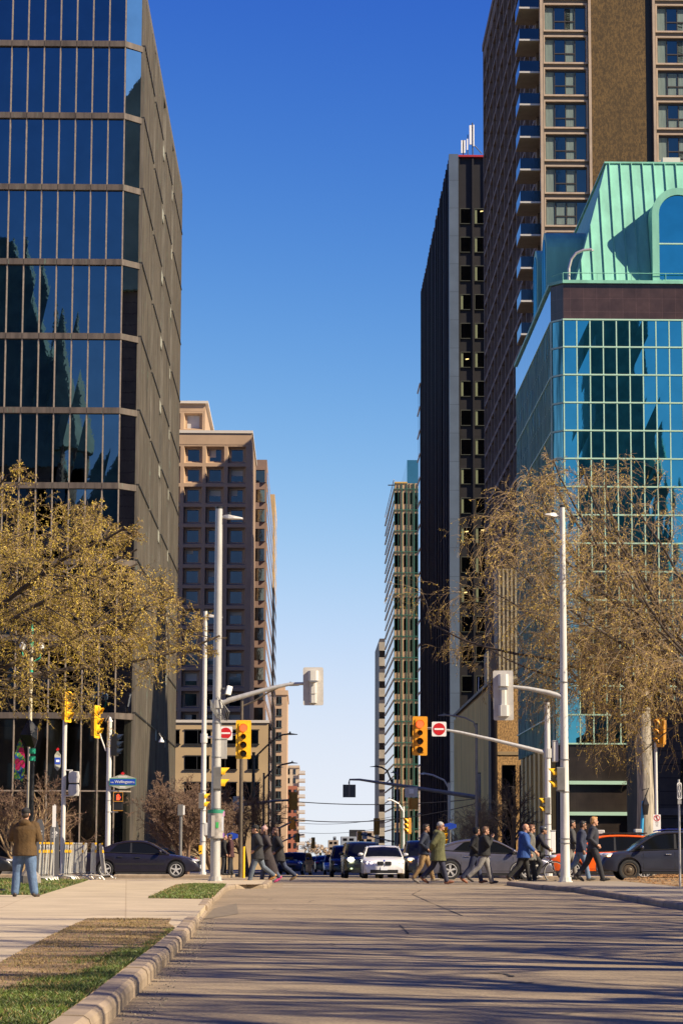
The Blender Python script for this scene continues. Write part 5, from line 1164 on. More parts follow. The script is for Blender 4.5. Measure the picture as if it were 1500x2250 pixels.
# crowd control barriers
def barrier():
    T = thing('crowd_barrier', 'x', 'barrier', (0,0,0)); L, H_ = 2.1, 1.08
    fr = [(-L/2,0,.22),(-L/2,0,H_-.12),(-L/2+.12,0,H_),(L/2-.12,0,H_),(L/2,0,H_-.12),(L/2,0,.22),(-L/2,0,.22)]
    build('frame', MB().tube(fr, .021, 7), BARM, T)
    for i in range(13): x = -L/2+(i+1)*L/14; build('bar', MB().tube([(x,0,.23),(x,0,H_-.01)], .010, 5), BARM, T)
    for s in (-1,1): x = s*(L/2-.12); build('foot', MB().tube([(x,0,.24),(x,0,.14)], .018, 6).tube([(x,-.30,.012),(x,-.20,.12),(x,0,.145),(x,.20,.12),(x,.30,.012)], .018, 6), BARM, T)
    build('tag', MB().box(-L/2-.03, -L/2+.03, -.026, .026, H_-.27, H_-.19).box(-L/2+.05,-L/2+.2,-.028,.028,H_-.03,H_+.024), YEL, T); return T
BARM = M('galvanised_barrier', (.40,.385,.36), .42, .25, .2, 5)
bar0 = barrier(); bl = [(87,68,95,2),(94,68.5,96,2),(100,69,95,3),(105,69.5,96,2),(111,70,95,4),(140,71.5,97,2),(146,72,95,3),(160,72.2,88,4),(167,72.6,86,2),(183,73.0,92,3),(205,73.3,98,1),(231,73.8,97,-7)]
bn = ['leftmost crowd barrier behind the man in the brown jacket','second barrier in the leaning row of five','middle barrier in the leaning row of five','fourth barrier in the leaning row of five','last barrier of the leaning row of five','barrier standing edge on in front of the slim white pole','barrier leaning against the edge on one by the slim white pole','broad turned barrier showing its bars at the row centre','broad turned barrier standing behind another turned one','barrier on the grass edge just before the dark sedan','single upright barrier before the dark sedan rear wheel','tilted barrier nearest the dark sedan, last on the right']
for i, (x, d, a, lean) in enumerate(bl):
    d += 3; p = at(x,1880,d); o = bar0 if i == 0 else copy_tree(bar0); o.location = (p.x, d, gz(d)+.085); o.rotation_euler = (R(lean), 0, R(a)); o['label'] = bn[i]; o['group'] = 'crowd barriers stacked on the lawn'
q = fg(5,1963,.1); T = thing('glove', 'small black and yellow glove lying on the grass at the left edge', 'glove', q, True)
build('palm', MB().ell((q.x,q.y,q.z+.05), (.10,.06,.05), 10, 6), BLKP, T, True)
for k in range(5): build('finger', MB().tube([(q.x+.06,q.y-.05+k*.02,q.z+.05),(q.x+.16,q.y-.07+k*.03,q.z+.03)], [.016,.011], 6), YEL if k in (1,3) else BLKP, T)
# ================================================================ vehicles
RUB = M('tyre_rubber', (.018,.018,.019), .8, 0, .3, 20); ALLOY = M('alloy_rim', (.50,.49,.48), .4, .25); STEELR = M('dark_steel_rim', (.10,.075,.05), .55, .4)
CGL = M('car_glass', (.006,.007,.008), .06, 0); CGL.node_tree.nodes['Principled BSDF'].inputs['Specular IOR Level'].default_value = .18
TRIM = M('black_trim', (.012,.012,.013), .5); CHROME = M('chrome', (.75,.75,.76), .12, 1); PLATE = M('licence_plate', (.72,.74,.78), .5); PBLUE = M('plate_blue', (.05,.09,.4), .5)
HLG = M('headlight_glass', (.55,.57,.60), .08, .3, coat=1); TLR = M('tail_light', (.40,.008,.01), .15, coat=1); AMB = M('amber_lens', (.85,.25,.02), .2)
HON = M('lit_headlight', (1,1,1), .3, emit=((1,.93,.72), 9)); HAMB = M('lit_amber', (1,.4,.1), .3, emit=((1,.42,.12), 5)); HWARM = M('lit_daylight_strip', (1,1,1), .3, emit=((1,.78,.72), 3)); SEAM = M('panel_gap', (.006,.006,.006), .8)
def paint(name, col, rough=.28, metal=.25): return M(name, col, rough, metal, .12, 3, coat=.2)
def lerp(pts, x):
    if x <= pts[0][0]: return pts[0][1]
    for (a, za), (b, zb_) in zip(pts, pts[1:]):
        if x <= b: return za+(zb_-za)*(x-a)/max(b-a, 1e-6)
    return pts[-1][1]
def smooth_pts(pts, n=3):
    p = [Vector((a,b)) for a,b in pts]
    for _ in range(n-1):
        q = [p[0]]
        for a, b in zip(p, p[1:]): q += [a*.78+b*.22, a*.22+b*.78]
        p = q+[p[-1]]
    return [(v.x,v.y) for v in p]
def rim(parent, kind, r, y0, side, mat):
    m = MB(); s = side
    m.lathe([(r*1.02,s*(y0-.06)),(r*1.02,s*(y0-.005)),(r*.93,s*y0),(r*.88,s*(y0-.03)),(r*.86,s*(y0-.09))], (0,0,0), 'y', 28, 0, False)
    if kind == 'steel':
        m.lathe([(r*.87,s*(y0-.05)),(r*.6,s*(y0-.02)),(r*.4,s*(y0-.03)),(r*.25,s*(y0-.005)),(.001,s*(y0-.005))], (0,0,0), 'y', 24)
    else:
        n = 5 if kind in ('five','twin') else 10
        for i in range(n):
            for off in ((-.13,.13) if kind == 'twin' else (0,)):
                a = 2*math.pi*i/n+off; c = Vector((math.sin(a)*r*.52, s*(y0-.03), math.cos(a)*r*.52)); m.obox(c, (r*(.30 if kind == 'five' else .15), .04, r*.82), (0,a,0), taper=.75)
        m.lathe([(r*.24,s*(y0-.06)),(r*.22,s*(y0-.012)),(.001,s*(y0-.008))], (0,0,0), 'y', 16)
    return build('rim', m, mat, parent, True)
def car(name, label, cat, sp, loc, rz, group=None):
    T = thing(name, label, cat, (0,0,0)); L, W, rw = sp['L'], sp['W'], sp['rw']; xa = sp['ax']; top = smooth_pts(sp['top']); roof = smooth_pts(sp['roof'], 3)
    sill = sp.get('sill', .24); P = sp['paint']; ra = rw+.055; ne = sp.get('nose', .17); nr = sp.get('tailr', .12)
    def hw(x):
        u = max(0, (x-(L/2-.75))/.75); v = max(0, (-x-(L/2-.7))/.7)
        return W/2*(1-ne*u**2.2-nr*v**2.4)
    xs_ = sorted(set([round(v,4) for v in np.linspace(-L/2+.004, L/2-.004, 54)]+[round(a+ra*math.cos(math.pi*i/12),4) for a in xa for i in range(13)]))
    def under(x):
        z = sill+max(0,(abs(x)-L/2+.55))*.12
        for a in xa:
            if abs(x-a) < ra: z = max(z, rw+math.sqrt(ra*ra-(x-a)**2))
        return z
    m = MB(); rows = []
    for x in xs_:
        w = hw(x); zt_ = lerp(top, x); zs_ = min(under(x), zt_-.16); e = max(0,(abs(x)-L/2+.16)/.16); zt2 = zt_-e*e*.10; fl_ = sill+.02
        mid = zs_+(zt2-zs_)*.55
        half = [(0,fl_),(w-.24,fl_),(w-.24,max(fl_,zs_)),(w-.035,zs_),(w-.005,zs_+.03),(w,mid),(w*.985,zt2-.09),(w*.955,zt2-.03),(w*.88,zt2),(w*.5,zt2+.025),(0,zt2+.03)]
        rows.append([(x,-a,z) for a,z in half[::-1]]+[(x,a,z) for a,z in half[1:]])
    k = len(rows[0]); vs = [v for r_ in rows for v in r_]
    fs = [(i*k+j,(i+1)*k+j,(i+1)*k+j+1,i*k+j+1) for i in range(len(rows)-1) for j in range(k-1)]+[tuple(range(k)), tuple(range((len(rows)-1)*k+k-1,(len(rows)-1)*k-1,-1))]
    m.add(vs, fs); body = build('body', m, P, T, True)
    # cabin
    g = MB(); x0, x1 = roof[0][0], roof[-1][0]; xg = sorted(set(np.linspace(x0,x1,40).tolist()+[a for a,_ in roof])); rows = []; rail = {1:[],-1:[]}
    tum = sp.get('tumble', .30); slopes = []
    for x in xg:
        zr_ = lerp(roof, x); base = lerp(top, x)-.005; zr_ = max(zr_, base+.012); wb = hw(x)*.93; wt = wb-(zr_-base)*tum
        rows.append([(x,-wb,base),(x,-wt,max(base+.004,zr_-.05)),(x,-wt+.10,zr_),(x,0,zr_+.022),(x,wt-.10,zr_),(x,wt,max(base+.004,zr_-.05)),(x,wb,base)])
        for s_ in (1,-1): rail[s_].append((x,s_*(wt+.002),max(base+.01,zr_-.045)))
    vs = [v for r_ in rows for v in r_]; k = 7
    for i in range(len(rows)-1):
        dz = abs(rows[i+1][3][2]-rows[i][3][2])/max(1e-5,xg[i+1]-xg[i])
        for j in range(6):
            mt = 0 if j in (0,5) else (0 if dz > .30 else 1)
            g.add([rows[i][j],rows[i+1][j],rows[i+1][j+1],rows[i][j+1]], [(0,1,2,3)], mt)
    build('cabin', g, [CGL, sp.get('roofmat', P)], T, True)
    m = MB()
    for s_ in (1,-1): m.tube(rail[s_], .036, 6)
    cp = sp.get('cpil')
    if cp:                                    # thick rear pillar
        for s_ in (1,-1):
            a, b, c, d = cp; pts = []
            for x in (a, b): pts.append((x, s_*(hw(x)*.93+.006), lerp(top, x)-.01))
            for x in (d, c): zr_ = lerp(roof, x); bs = lerp(top, x); pts.append((x, s_*(hw(x)*.93-(zr_-bs)*tum+.008), zr_-.05))
            m.quad(*pts)
    build('roof_pillars', m, sp.get('roofmat', P), T, True)
    m = MB()
    for s_ in (1,-1):
        for x in sp.get('bpil', ()):
            zr_ = lerp(roof, x); bs = lerp(top, x); wb = hw(x)*.93
            m.quad((x-.045,s_*(wb+.004),bs),(x+.045,s_*(wb+.004),bs),(x+.03,s_*(wb-(zr_-bs)*tum+.006),zr_-.05),(x-.03,s_*(wb-(zr_-bs)*tum+.006),zr_-.05))
        xx = [x for x in xg if lerp(roof,x)-lerp(top,x) > .05]
        m.tube([(x, s_*(hw(x)*.935+.004), lerp(top,x)+.004) for x in xx], .014, 5)
    build('window_trim', m, TRIM, T)
    for s_ in (1,-1):                          # doors: gaps and handles
        dn = sp.get('doors', ())
        for i, (a, b) in enumerate(zip(dn, dn[1:])):
            m = MB()
            def yy(x): return s_*(hw(x)+.0015)
            n = 8; zlo = sill+.10
            for x in ((a, b) if i == 0 else (b,)):
                zt_ = lerp(top,x)-.1; m.quad((x-.006,yy(x),zlo),(x+.006,yy(x),zlo),(x+.006,yy(x)*.992,zt_),(x-.006,yy(x)*.992,zt_))
            m.quad((a,yy(a),zlo-.005),(b,yy(b),zlo-.005),(b,yy(b),zlo+.005),(a,yy(a),zlo+.005))
            d = build('door_gap', m, SEAM, T)
            xh = a+.22 if sp.get('dirh', 1) > 0 else b-.22; zh = lerp(top, xh)-.16
            build('door_handle', MB().obox((xh, s_*(hw(xh)*.995+.012), zh), (.19,.03,.035)), sp.get('handle', P), T, bevel=.008)
        # skirt
        build('sill_trim', MB().box(xa[1]+ra+.02 if xa[1] < xa[0] else xa[0]+ra+.02, max(xa)-ra-.02, s_*(W/2-.05) if s_ > 0 else -(W/2-.006), s_*(W/2-.006) if s_ > 0 else -(W/2-.05), sill-.07, sill+.015), sp.get('sillmat', TRIM), T)
        xm = sp['mir']; zm = lerp(top, xm)+.10; wm = hw(xm)
        mr = MB().ell((xm, s_*(wm+.07), zm), (.075,.12,.075), 12, 8); build('mirror', mr, sp.get('mirmat', P), T, True)
    # wheels
    for a in xa:
        for s_ in (1,-1):
            ww = .21; yc_ = s_*(hw(a)-.012-ww/2)
            wh = build('wheel', MB().lathe([(rw*.66,-.05),(rw*.66,.05)], (0,0,0), 'y', 20), TRIM, T); wh.location = (a, yc_, rw)
            build('tyre', MB().lathe([(rw*.70,-ww*.40),(rw*.86,-ww*.5),(rw*.97,-ww*.44),(rw,-ww*.3),(rw,ww*.3),(rw*.97,ww*.44),(rw*.86,ww*.5),(rw*.70,ww*.40)], (0,0,0), 'y', 32, 0, False), RUB, wh, True)
            rim(wh, sp.get('rim','ten'), rw*.70, ww*.42, s_, sp.get('rimmat', ALLOY))
    # ends
    hl = sp.get('hl', (L/2-.20, W/2-.30, .66, .18, .22, .07)); x, y, z, rx, ry, rz_ = hl
    for s_ in (1,-1): build('headlight', MB().ell((x, s_*y, z), (rx,ry,rz_), 14, 8), sp.get('hlmat', HLG), T, True)
    tl = sp.get('tl', (-L/2+.10, W/2-.24, .82, .14, .20, .09)); x, y, z, rx, ry, rz_ = tl
    for s_ in (1,-1): build('taillight', MB().ell((x, s_*y, z), (rx,ry,rz_), 14, 8), TLR, T, True)
    fz = sp.get('grz', (.50,.66)); fw = sp.get('grw', .45)
    build('grille', MB().box(L/2-.05, L/2+.006, -fw, fw, fz[0], fz[1]), TRIM, T, bevel=.01)
    iz = sp.get('intake', (.26,.40)); build('lower_intake', MB().box(L/2-.10, L/2-.004+.006, -W*.33, W*.33, iz[0], iz[1]), TRIM, T, bevel=.01)
    build('front_plate', MB().box(L/2+.007, L/2+.022, -.15, .15, fz[0]-.14, fz[0]-.0), PLATE, T); build('rear_plate', MB().box(-L/2-.022, -L/2+.004, -.15, .15, .62, .77), PLATE, T)
    T.location = loc; T.rotation_euler = (0,0,rz)
    if group: T['group'] = group
    return T
SEDAN = dict(L=4.58, W=1.80, rw=.315, ax=(1.39,-1.33), sill=.22, top=[(-2.29,.80),(-2.22,.94),(-1.6,.985),(-.6,.95),(.5,.915),(1.05,.90),(1.75,.80),(2.15,.68),(2.29,.58)],
             roof=[(-1.75,.98),(-1.1,1.30),(-.6,1.41),(-.1,1.43),(.3,1.39),(.75,1.15),(1.12,.905)], bpil=(-.35,), doors=(-1.0,-.32,.72), mir=.78, cpil=(-1.72,-1.22,-1.05,-.85), rim='five', hlmat=HLG)
volvo = car('sedan', 'dark navy saloon driving right on the cross street behind the barriers', 'car', dict(SEDAN, paint=paint('navy_black_paint', (.016,.014,.026)), hl=(2.02,.66,.66,.22,.16,.075), sillmat=TRIM, handle=TRIM), (f(311,1890,99).x, 99, gz(99)+.0), 0)
for s_ in (-1,): build('side_moulding', MB().box(-.95,.95,-.905,-.885,.50,.56), TRIM, volvo)
for s_ in (1,-1): build('indicator', MB().ell((1.93,s_*.76,.665),(.10,.08,.05),10,6), M('orange_indicator',(.55,.12,.04),.2) if s_ == 1 else bpy.data.materials['orange_indicator'], volvo)
car('sedan', 'black saloon cut off by the left frame edge behind the brown jacket', 'car', dict(SEDAN, paint=paint('black_paint_car', (.010,.010,.012)), rim='five'), (f(-93,1890,101.5).x, 101.5, gz(101.5)), 0)
MAX = dict(L=4.85, W=1.86, rw=.345, ax=(1.45,-1.33), sill=.23, top=[(-2.42,.86),(-2.36,1.02),(-1.75,1.07),(-.6,1.0),(.5,.955),(1.1,.93),(1.8,.84),(2.25,.70),(2.42,.60)],
           roof=[(-1.95,1.06),(-1.2,1.36),(-.6,1.455),(-.05,1.47),(.35,1.43),(.85,1.18),(1.25,.935)], bpil=(-.25,), doors=(-.95,-.2,.92), mir=.95, cpil=(-1.85,-1.25,-1.1,-.8), rim='twin', handle=CHROME)
car('sedan', 'grey metallic saloon driving right behind the pedestrians in mid crossing', 'car', dict(MAX, paint=paint('grey_metallic_paint', (.14,.135,.165), .3, .6), tl=(-2.20,.78,.93,.20,.15,.10)), (f(1066,1890,92).x, 92, gz(92)-.02), 0)
SUV = dict(L=4.57, W=1.84, rw=.355, ax=(1.33,-1.33), sill=.30, top=[(-2.28,.95),(-2.24,1.12),(-1.2,1.12),(0,1.06),(.8,1.03),(1.25,1.0),(1.85,.93),(2.18,.80),(2.28,.68)],
           roof=[(-2.12,1.15),(-1.95,1.45),(-1.6,1.63),(-.6,1.68),(.1,1.66),(.5,1.57),(.95,1.28),(1.32,1.0)], bpil=(-.25,-1.3), doors=(-1.15,-.22,.85), mir=.9, tumble=.26, cpil=(-2.1,-1.85,-1.75,-1.55), rim='steel', rimmat=STEELR, handle=CHROME)
suv = car('suv', 'dark blue grey suv driving left with black steel wheels at the right edge', 'suv', dict(SUV, paint=paint('slate_blue_paint', (.032,.034,.052)), hl=(2.02,.70,.86,.22,.15,.09)), (f(1459,1890,87).x, 87, gz(87)), math.pi)
for s_ in (1,-1): build('roof_rail', MB().tube([(-1.6,s_*.60,1.70),(-1.3,s_*.62,1.74),(.0,s_*.62,1.745),(.3,s_*.60,1.68)], .02, 6), CHROME if s_ == 1 else CHROME, suv); build('indicator', MB().ell((2.0,s_*.80,.84),(.10,.06,.04),10,6), HAMB, suv)
for a in SUV['ax']:
    for s_ in (1,-1): build('mudflap', MB().box(a-.52, a-.49, s_*.66, s_*.84, .22, .55) if s_ > 0 else MB().box(a-.52, a-.49, -.84, -.66, .22, .55), TRIM, suv)
ORG_P = paint('orange_paint', (.78,.11,.008), .3, 0)
taxi = car('taxi', 'bright orange taxi suv with black roof rack behind the slate blue suv', 'taxi', dict(SUV, paint=ORG_P, rim='ten', rimmat=ALLOY, handle=ORG_P, hl=(2.05,.70,.84,.2,.14,.08)), (f(1330,1890,96).x, 96, gz(96)), math.pi)
build('roof_rack', MB().box(-1.5,.1,-.55,.55,1.72,1.76).box(-1.4,-1.34,-.6,.6,1.685,1.719).box(-.3,-.24,-.6,.6,1.685,1.719), TRIM, taxi)
build('roof_sign', MB().box(.05,.32,-.16,.16,1.70,1.86), PALEG, taxi, bevel=.03); build('roof_box', MB().box(-1.35,-1.1,-.3,.2,1.765,1.90), PALEG, taxi, bevel=.02)
# front row on the far street
BMWS = dict(L=4.63, W=1.81, rw=.32, ax=(1.47,-1.34), sill=.2, nose=.14, top=[(-2.31,.85),(-2.25,1.0),(-1.6,1.03),(-.6,.98),(.5,.94),(.95,.95),(1.6,.88),(2.1,.77),(2.31,.66)],
            roof=[(-1.8,1.02),(-1.1,1.33),(-.6,1.42),(-.1,1.43),(.3,1.385),(.7,1.2),(1.05,.95)], bpil=(-.3,), doors=(-1.0,-.25,.8), mir=.78, tumble=.36, grw=.01, grz=(.52,.6), intake=(.25,.40))
WPT = paint('white_pearl_paint', (.62,.60,.58), .25, 0)
bm = car('sedan', 'white saloon with twin kidney grille waiting at the front of the far street', 'car', dict(BMWS, paint=WPT, hl=(2.15,.64,.675,.12,.22,.075)), (f(840,1900,111).x, 111, gz(111)), -math.pi/2)
for s_ in (1,-1):
    k = build('kidney_grille', rbox(MB(), .03, .30, -.012, .012, .585, .735, .045), TRIM, bm); k.rotation_euler = (0,0,math.pi/2); k.location = (2.325, 0 if s_ > 0 else -.33, 0)
    kr = MB(); rbox(kr, .018, .312, -.008, .008, .572, .748, .05); r_ = build('grille_rim', kr, CHROME, bm); r_.rotation_euler = (0,0,math.pi/2); r_.location = (2.318, 0 if s_ > 0 else -.33, 0)
    build('light_ring', MB().lathe([(.055,.0),(.055,.02),(.03,.02),(.03,.0)], (2.235,s_*.70,.685), 'x', 14, 0, False).lathe([(.055,.0),(.055,.02),(.03,.02),(.03,.0)], (2.245,s_*.55,.675), 'x', 14, 0, False), HWARM, bm)
    if s_ == 1: build('headlight_glint', MB().ell((2.20,s_*.68,.70),(.09,.10,.05),10,6), HAMB, bm)  # orange glint on the headlight, drawn as a glowing blob
    build('fog_intake', MB().prism([(s_*.48,.27),(s_*.80,.31),(s_*.80,.42),(s_*.52,.38)] if s_ > 0 else [(-.48,.27),(-.52,.38),(-.80,.42),(-.80,.31)], 'x', 2.18, 2.302), TRIM, bm)
build('bonnet_badge', MB().lathe([(.045,0),(.04,.012),(.001,.015)], (2.29,0,.775), 'x', 16), PBLUE, bm); build('plate_text', MB().box(2.333,2.336,-.11,.11,.425,.47), PBLUE, bm)
COMP = dict(SUV, rim='ten', rimmat=ALLOY)
OLP = paint('olive_dark_paint', (.045,.052,.028), .25, .3)
ol = car('suv', 'dark olive suv with a glaring lit headlight behind the white saloon', 'suv', dict(COMP, paint=OLP, hl=(2.14,.64,.86,.16,.20,.10)), (f(795,1900,118).x, 118, gz(118)), -math.pi/2+.03)
build('lit_lamp', MB().ell((2.26,-.62,.86),(.06,.15,.10),12,8), HON, ol); build('fog_lamp', MB().ell((2.24,-.60,.45),(.05,.10,.07),12,8), M('dim_lamp',(.8,.9,.5),.3,emit=((.75,.9,.4),.8)), ol)
car('suv', 'black suv queued behind the olive suv on the far street', 'suv', dict(COMP, paint=paint('jet_paint', (.012,.013,.016))), (f(762,1900,135).x, 135, gz(135)), -math.pi/2)
car('sedan', 'dark blue saloon half hidden right of the white saloon', 'car', dict(SEDAN, paint=paint('midnight_paint', (.010,.013,.028))), (f(892,1900,127).x, 127, gz(127)), -math.pi/2)
dk = car('suv', 'black suv with one amber lit lamp half hidden behind the tan trousers', 'suv', dict(COMP, paint=bpy.data.materials['jet_paint'], hl=(2.14,.66,.86,.14,.18,.08)), (f(930,1900,112).x, 112, gz(112)), -math.pi/2)
build('lit_lamp', MB().ell((2.24,-.68,.84),(.05,.10,.06),12,8), HAMB, dk)
sm_ = car('hatchback', 'small silver blue hatchback with lit lamp far behind the dark suvs', 'car', dict(SUV, L=3.9, W=1.7, rw=.29, ax=(1.15,-1.15), top=[(-1.95,.85),(-1.9,1.0),(0,.96),(.9,.93),(1.5,.82),(1.95,.62)], roof=[(-1.85,1.0),(-1.6,1.38),(-1.0,1.47),(0,1.46),(.3,1.38),(.95,.93)], doors=(-.8,.5), mir=.6, bpil=(-.5,), cpil=(-1.8,-1.5,-1.4,-1.2), paint=paint('silver_blue_paint', (.16,.20,.26)), rim='ten', rimmat=ALLOY, hl=(1.75,.56,.66,.12,.16,.09), tl=(-1.85,.6,.9,.1,.12,.12), grz=(.45,.55)), (f(735,1900,190).x, 190, gz(190)), -math.pi/2)
build('lit_lamp', MB().ell((1.88,.56,.66),(.05,.14,.09),12,8), HAMB, sm_)
MINI = dict(L=3.85, W=1.70, rw=.30, ax=(1.25,-1.22), sill=.22, nose=.10, top=[(-1.92,.82),(-1.88,.95),(0,.93),(.8,.92),(1.45,.86),(1.8,.74),(1.92,.62)], roof=[(-1.85,.96),(-1.7,1.28),(-1.3,1.40),(0,1.41),(.3,1.38),(.55,1.2),(.85,.93)], bpil=(-.45,), doors=(-.55,.62), mir=.58, tumble=.22, cpil=(-1.8,-1.6,-1.55,-1.35), rim='ten', hl=(1.62,.60,.70,.2,.17,.15), grz=(.46,.62), grw=.4)
mi = car('hatchback', 'dark blue compact hatchback with round chrome headlights beyond the walkers at left', 'car', dict(MINI, paint=paint('deep_blue_paint', (.012,.022,.075)), hlmat=HLG, roofmat=bpy.data.materials['jet_paint']), (f(649,1900,160).x, 160, gz(160)+.05), -math.pi/2-.2)
for s_ in (1,-1): build('headlight_ring', MB().lathe([(.16,0),(.175,.02),(.15,.03),(.145,.0)], (1.72,s_*.60,.71), 'x', 20, 0, False), CHROME, mi); build('side_lamp', MB().ell((1.86,s_*.62,.40),(.05,.10,.07),10,6), HAMB, mi)
build('bonnet_stripe', MB().box(.86,1.5,-.3,-.22,.905,.96).box(.86,1.5,.22,.3,.905,.96), WHS, mi)
for lab, x, d, col, rz in (('tiny yellow car at the end of the left lane behind the dark blue hatchback',690,260,(.75,.42,.02),math.pi/2),('tiny dark car low in the left lane before the yellow car',702,230,(.02,.02,.03),math.pi/2),('tiny brown car in the middle of the far street',722,300,(.06,.04,.03),-math.pi/2),('tiny black car just left of the silver blue hatchback',714,215,(.012,.012,.015),math.pi/2)):
    car('sedan', lab, 'car', dict(SEDAN, paint=paint('far_paint_%d' % x, col), rim='five'), (f(x,1900,d).x, d, gz(d)+.1), rz)
for lab, x, d, col in (('parked teal car in shade beyond the bronze tower',392,128,(.01,.06,.07)),):
    car('sedan', lab, 'car', dict(SEDAN, paint=paint('shade_paint_%d' % x, col), rim='five'), (f(x,1900,d+2).x-1.4, d+2, gz(d)+.06), math.pi)
# ================================================================ people
SKIN = M('skin', (.42,.22,.14), .55, 0, .12, 20); SKIND = M('tan_skin', (.27,.14,.085), .55, 0, .12, 20); EYE = M('eye', (.02,.015,.012), .2); LIP = M('lip', (.30,.11,.09), .5)
CM = {}
def cloth(col, rough=.85):
    if col not in CM: CM[col] = M('cloth_%d' % len(CM), col, rough, 0, .25, 9, .5, 22, bd=.02)
    return CM[col]
def remesh(o, vs, sm=3):
    r_ = o.modifiers.new('remesh', 'REMESH'); r_.mode = 'VOXEL'; r_.voxel_size = vs; r_.use_smooth_shade = True
    if sm: s_ = o.modifiers.new('smooth', 'SMOOTH'); s_.factor = .5; s_.iterations = sm
    return o
def limb(m, pts, rad, n=12):
    pts = [Vector(p) for p in pts]; a = (pts[0]-pts[1]).normalized(); b = (pts[-1]-pts[-2]).normalized()
    m.tube([pts[0]+a*rad[0]*.8]+[pts[0]+a*rad[0]*.4]+pts+[pts[-1]+b*rad[-1]*.4, pts[-1]+b*rad[-1]*.8], [rad[0]*.35, rad[0]*.85]+list(rad)+[rad[-1]*.85, rad[-1]*.35], n)
def rings(m, rows, n=18):                   # rows: centre x, z, half depth (x), half width (y)
    vs = []
    for (x, z, a, b) in rows:
        for j in range(n):
            t = 2*math.pi*j/n; c, s_ = math.cos(t), math.sin(t)
            vs.append((x+a*math.copysign(abs(c)**.85,c), b*math.copysign(abs(s_)**.85,s_), z))
    k = len(rows); m.add(vs, [(i*n+j,i*n+(j+1)%n,(i+1)*n+(j+1)%n,(i+1)*n+j) for i in range(k-1) for j in range(n)]+[tuple(range(n-1,-1,-1)), tuple(range((k-1)*n,k*n))])
def walk(fr=24, bk=-20, kf=6, kb=22, lean=3, lead=1, arms=(18,-16), elb=(18,25), hip=.92, spread=.0):
    J = {}; L1, L2 = .44, .43; fr, bk = fr*.9, bk*.84
    for s_ in (1,-1):
        th, kn = (fr,kf) if s_ == lead else (bk,kb); h = Vector((0,s_*.095,hip)); k = h+Vector((math.sin(R(th)),s_*spread,-math.cos(R(th))))*L1; a = k+Vector((math.sin(R(th-kn)),s_*spread*.5,-math.cos(R(th-kn))))*L2
        fp = (12 if s_ == lead else -34) if abs(th) > 8 else 0
        J['hip',s_], J['knee',s_], J['ank',s_] = h, k, a; J['toe',s_] = a+Vector((math.cos(R(fp))*.17,s_*.02,math.sin(R(fp))*.17-.045)); J['heel',s_] = a+Vector((-.06*math.cos(R(fp)),0,-.06*math.sin(R(fp))-.045))
    l = R(lean); up = lambda z: math.sin(l)*(z-hip)
    J['lean'] = up
    for s_ in (1,-1):
        sw, el = (arms[0],elb[0]) if s_ == lead else (arms[1],elb[1])
        sh = Vector((up(1.42),s_*.195,1.42)); e = sh+Vector((-math.sin(R(sw)),s_*.18,-math.cos(R(sw)))).normalized()*.29; w_ = e+Vector((math.sin(R(el-sw)),-s_*.10,-math.cos(R(el-sw)))).normalized()*.25
        J['sh',s_], J['el',s_], J['wr',s_] = sh, e, w_
    J['head'] = Vector((up(1.64)+.035,0,1.635)); J['neck'] = Vector((up(1.5),0,1.47)); return J
def drop(J):                                 # feet down on the ground
    z = min(min(J['toe',s_].z, J['heel',s_].z) for s_ in (1,-1))-.028
    for k in J:
        if k != 'lean': J[k] = J[k]-Vector((0,0,z))
    J['dz'] = z; return J
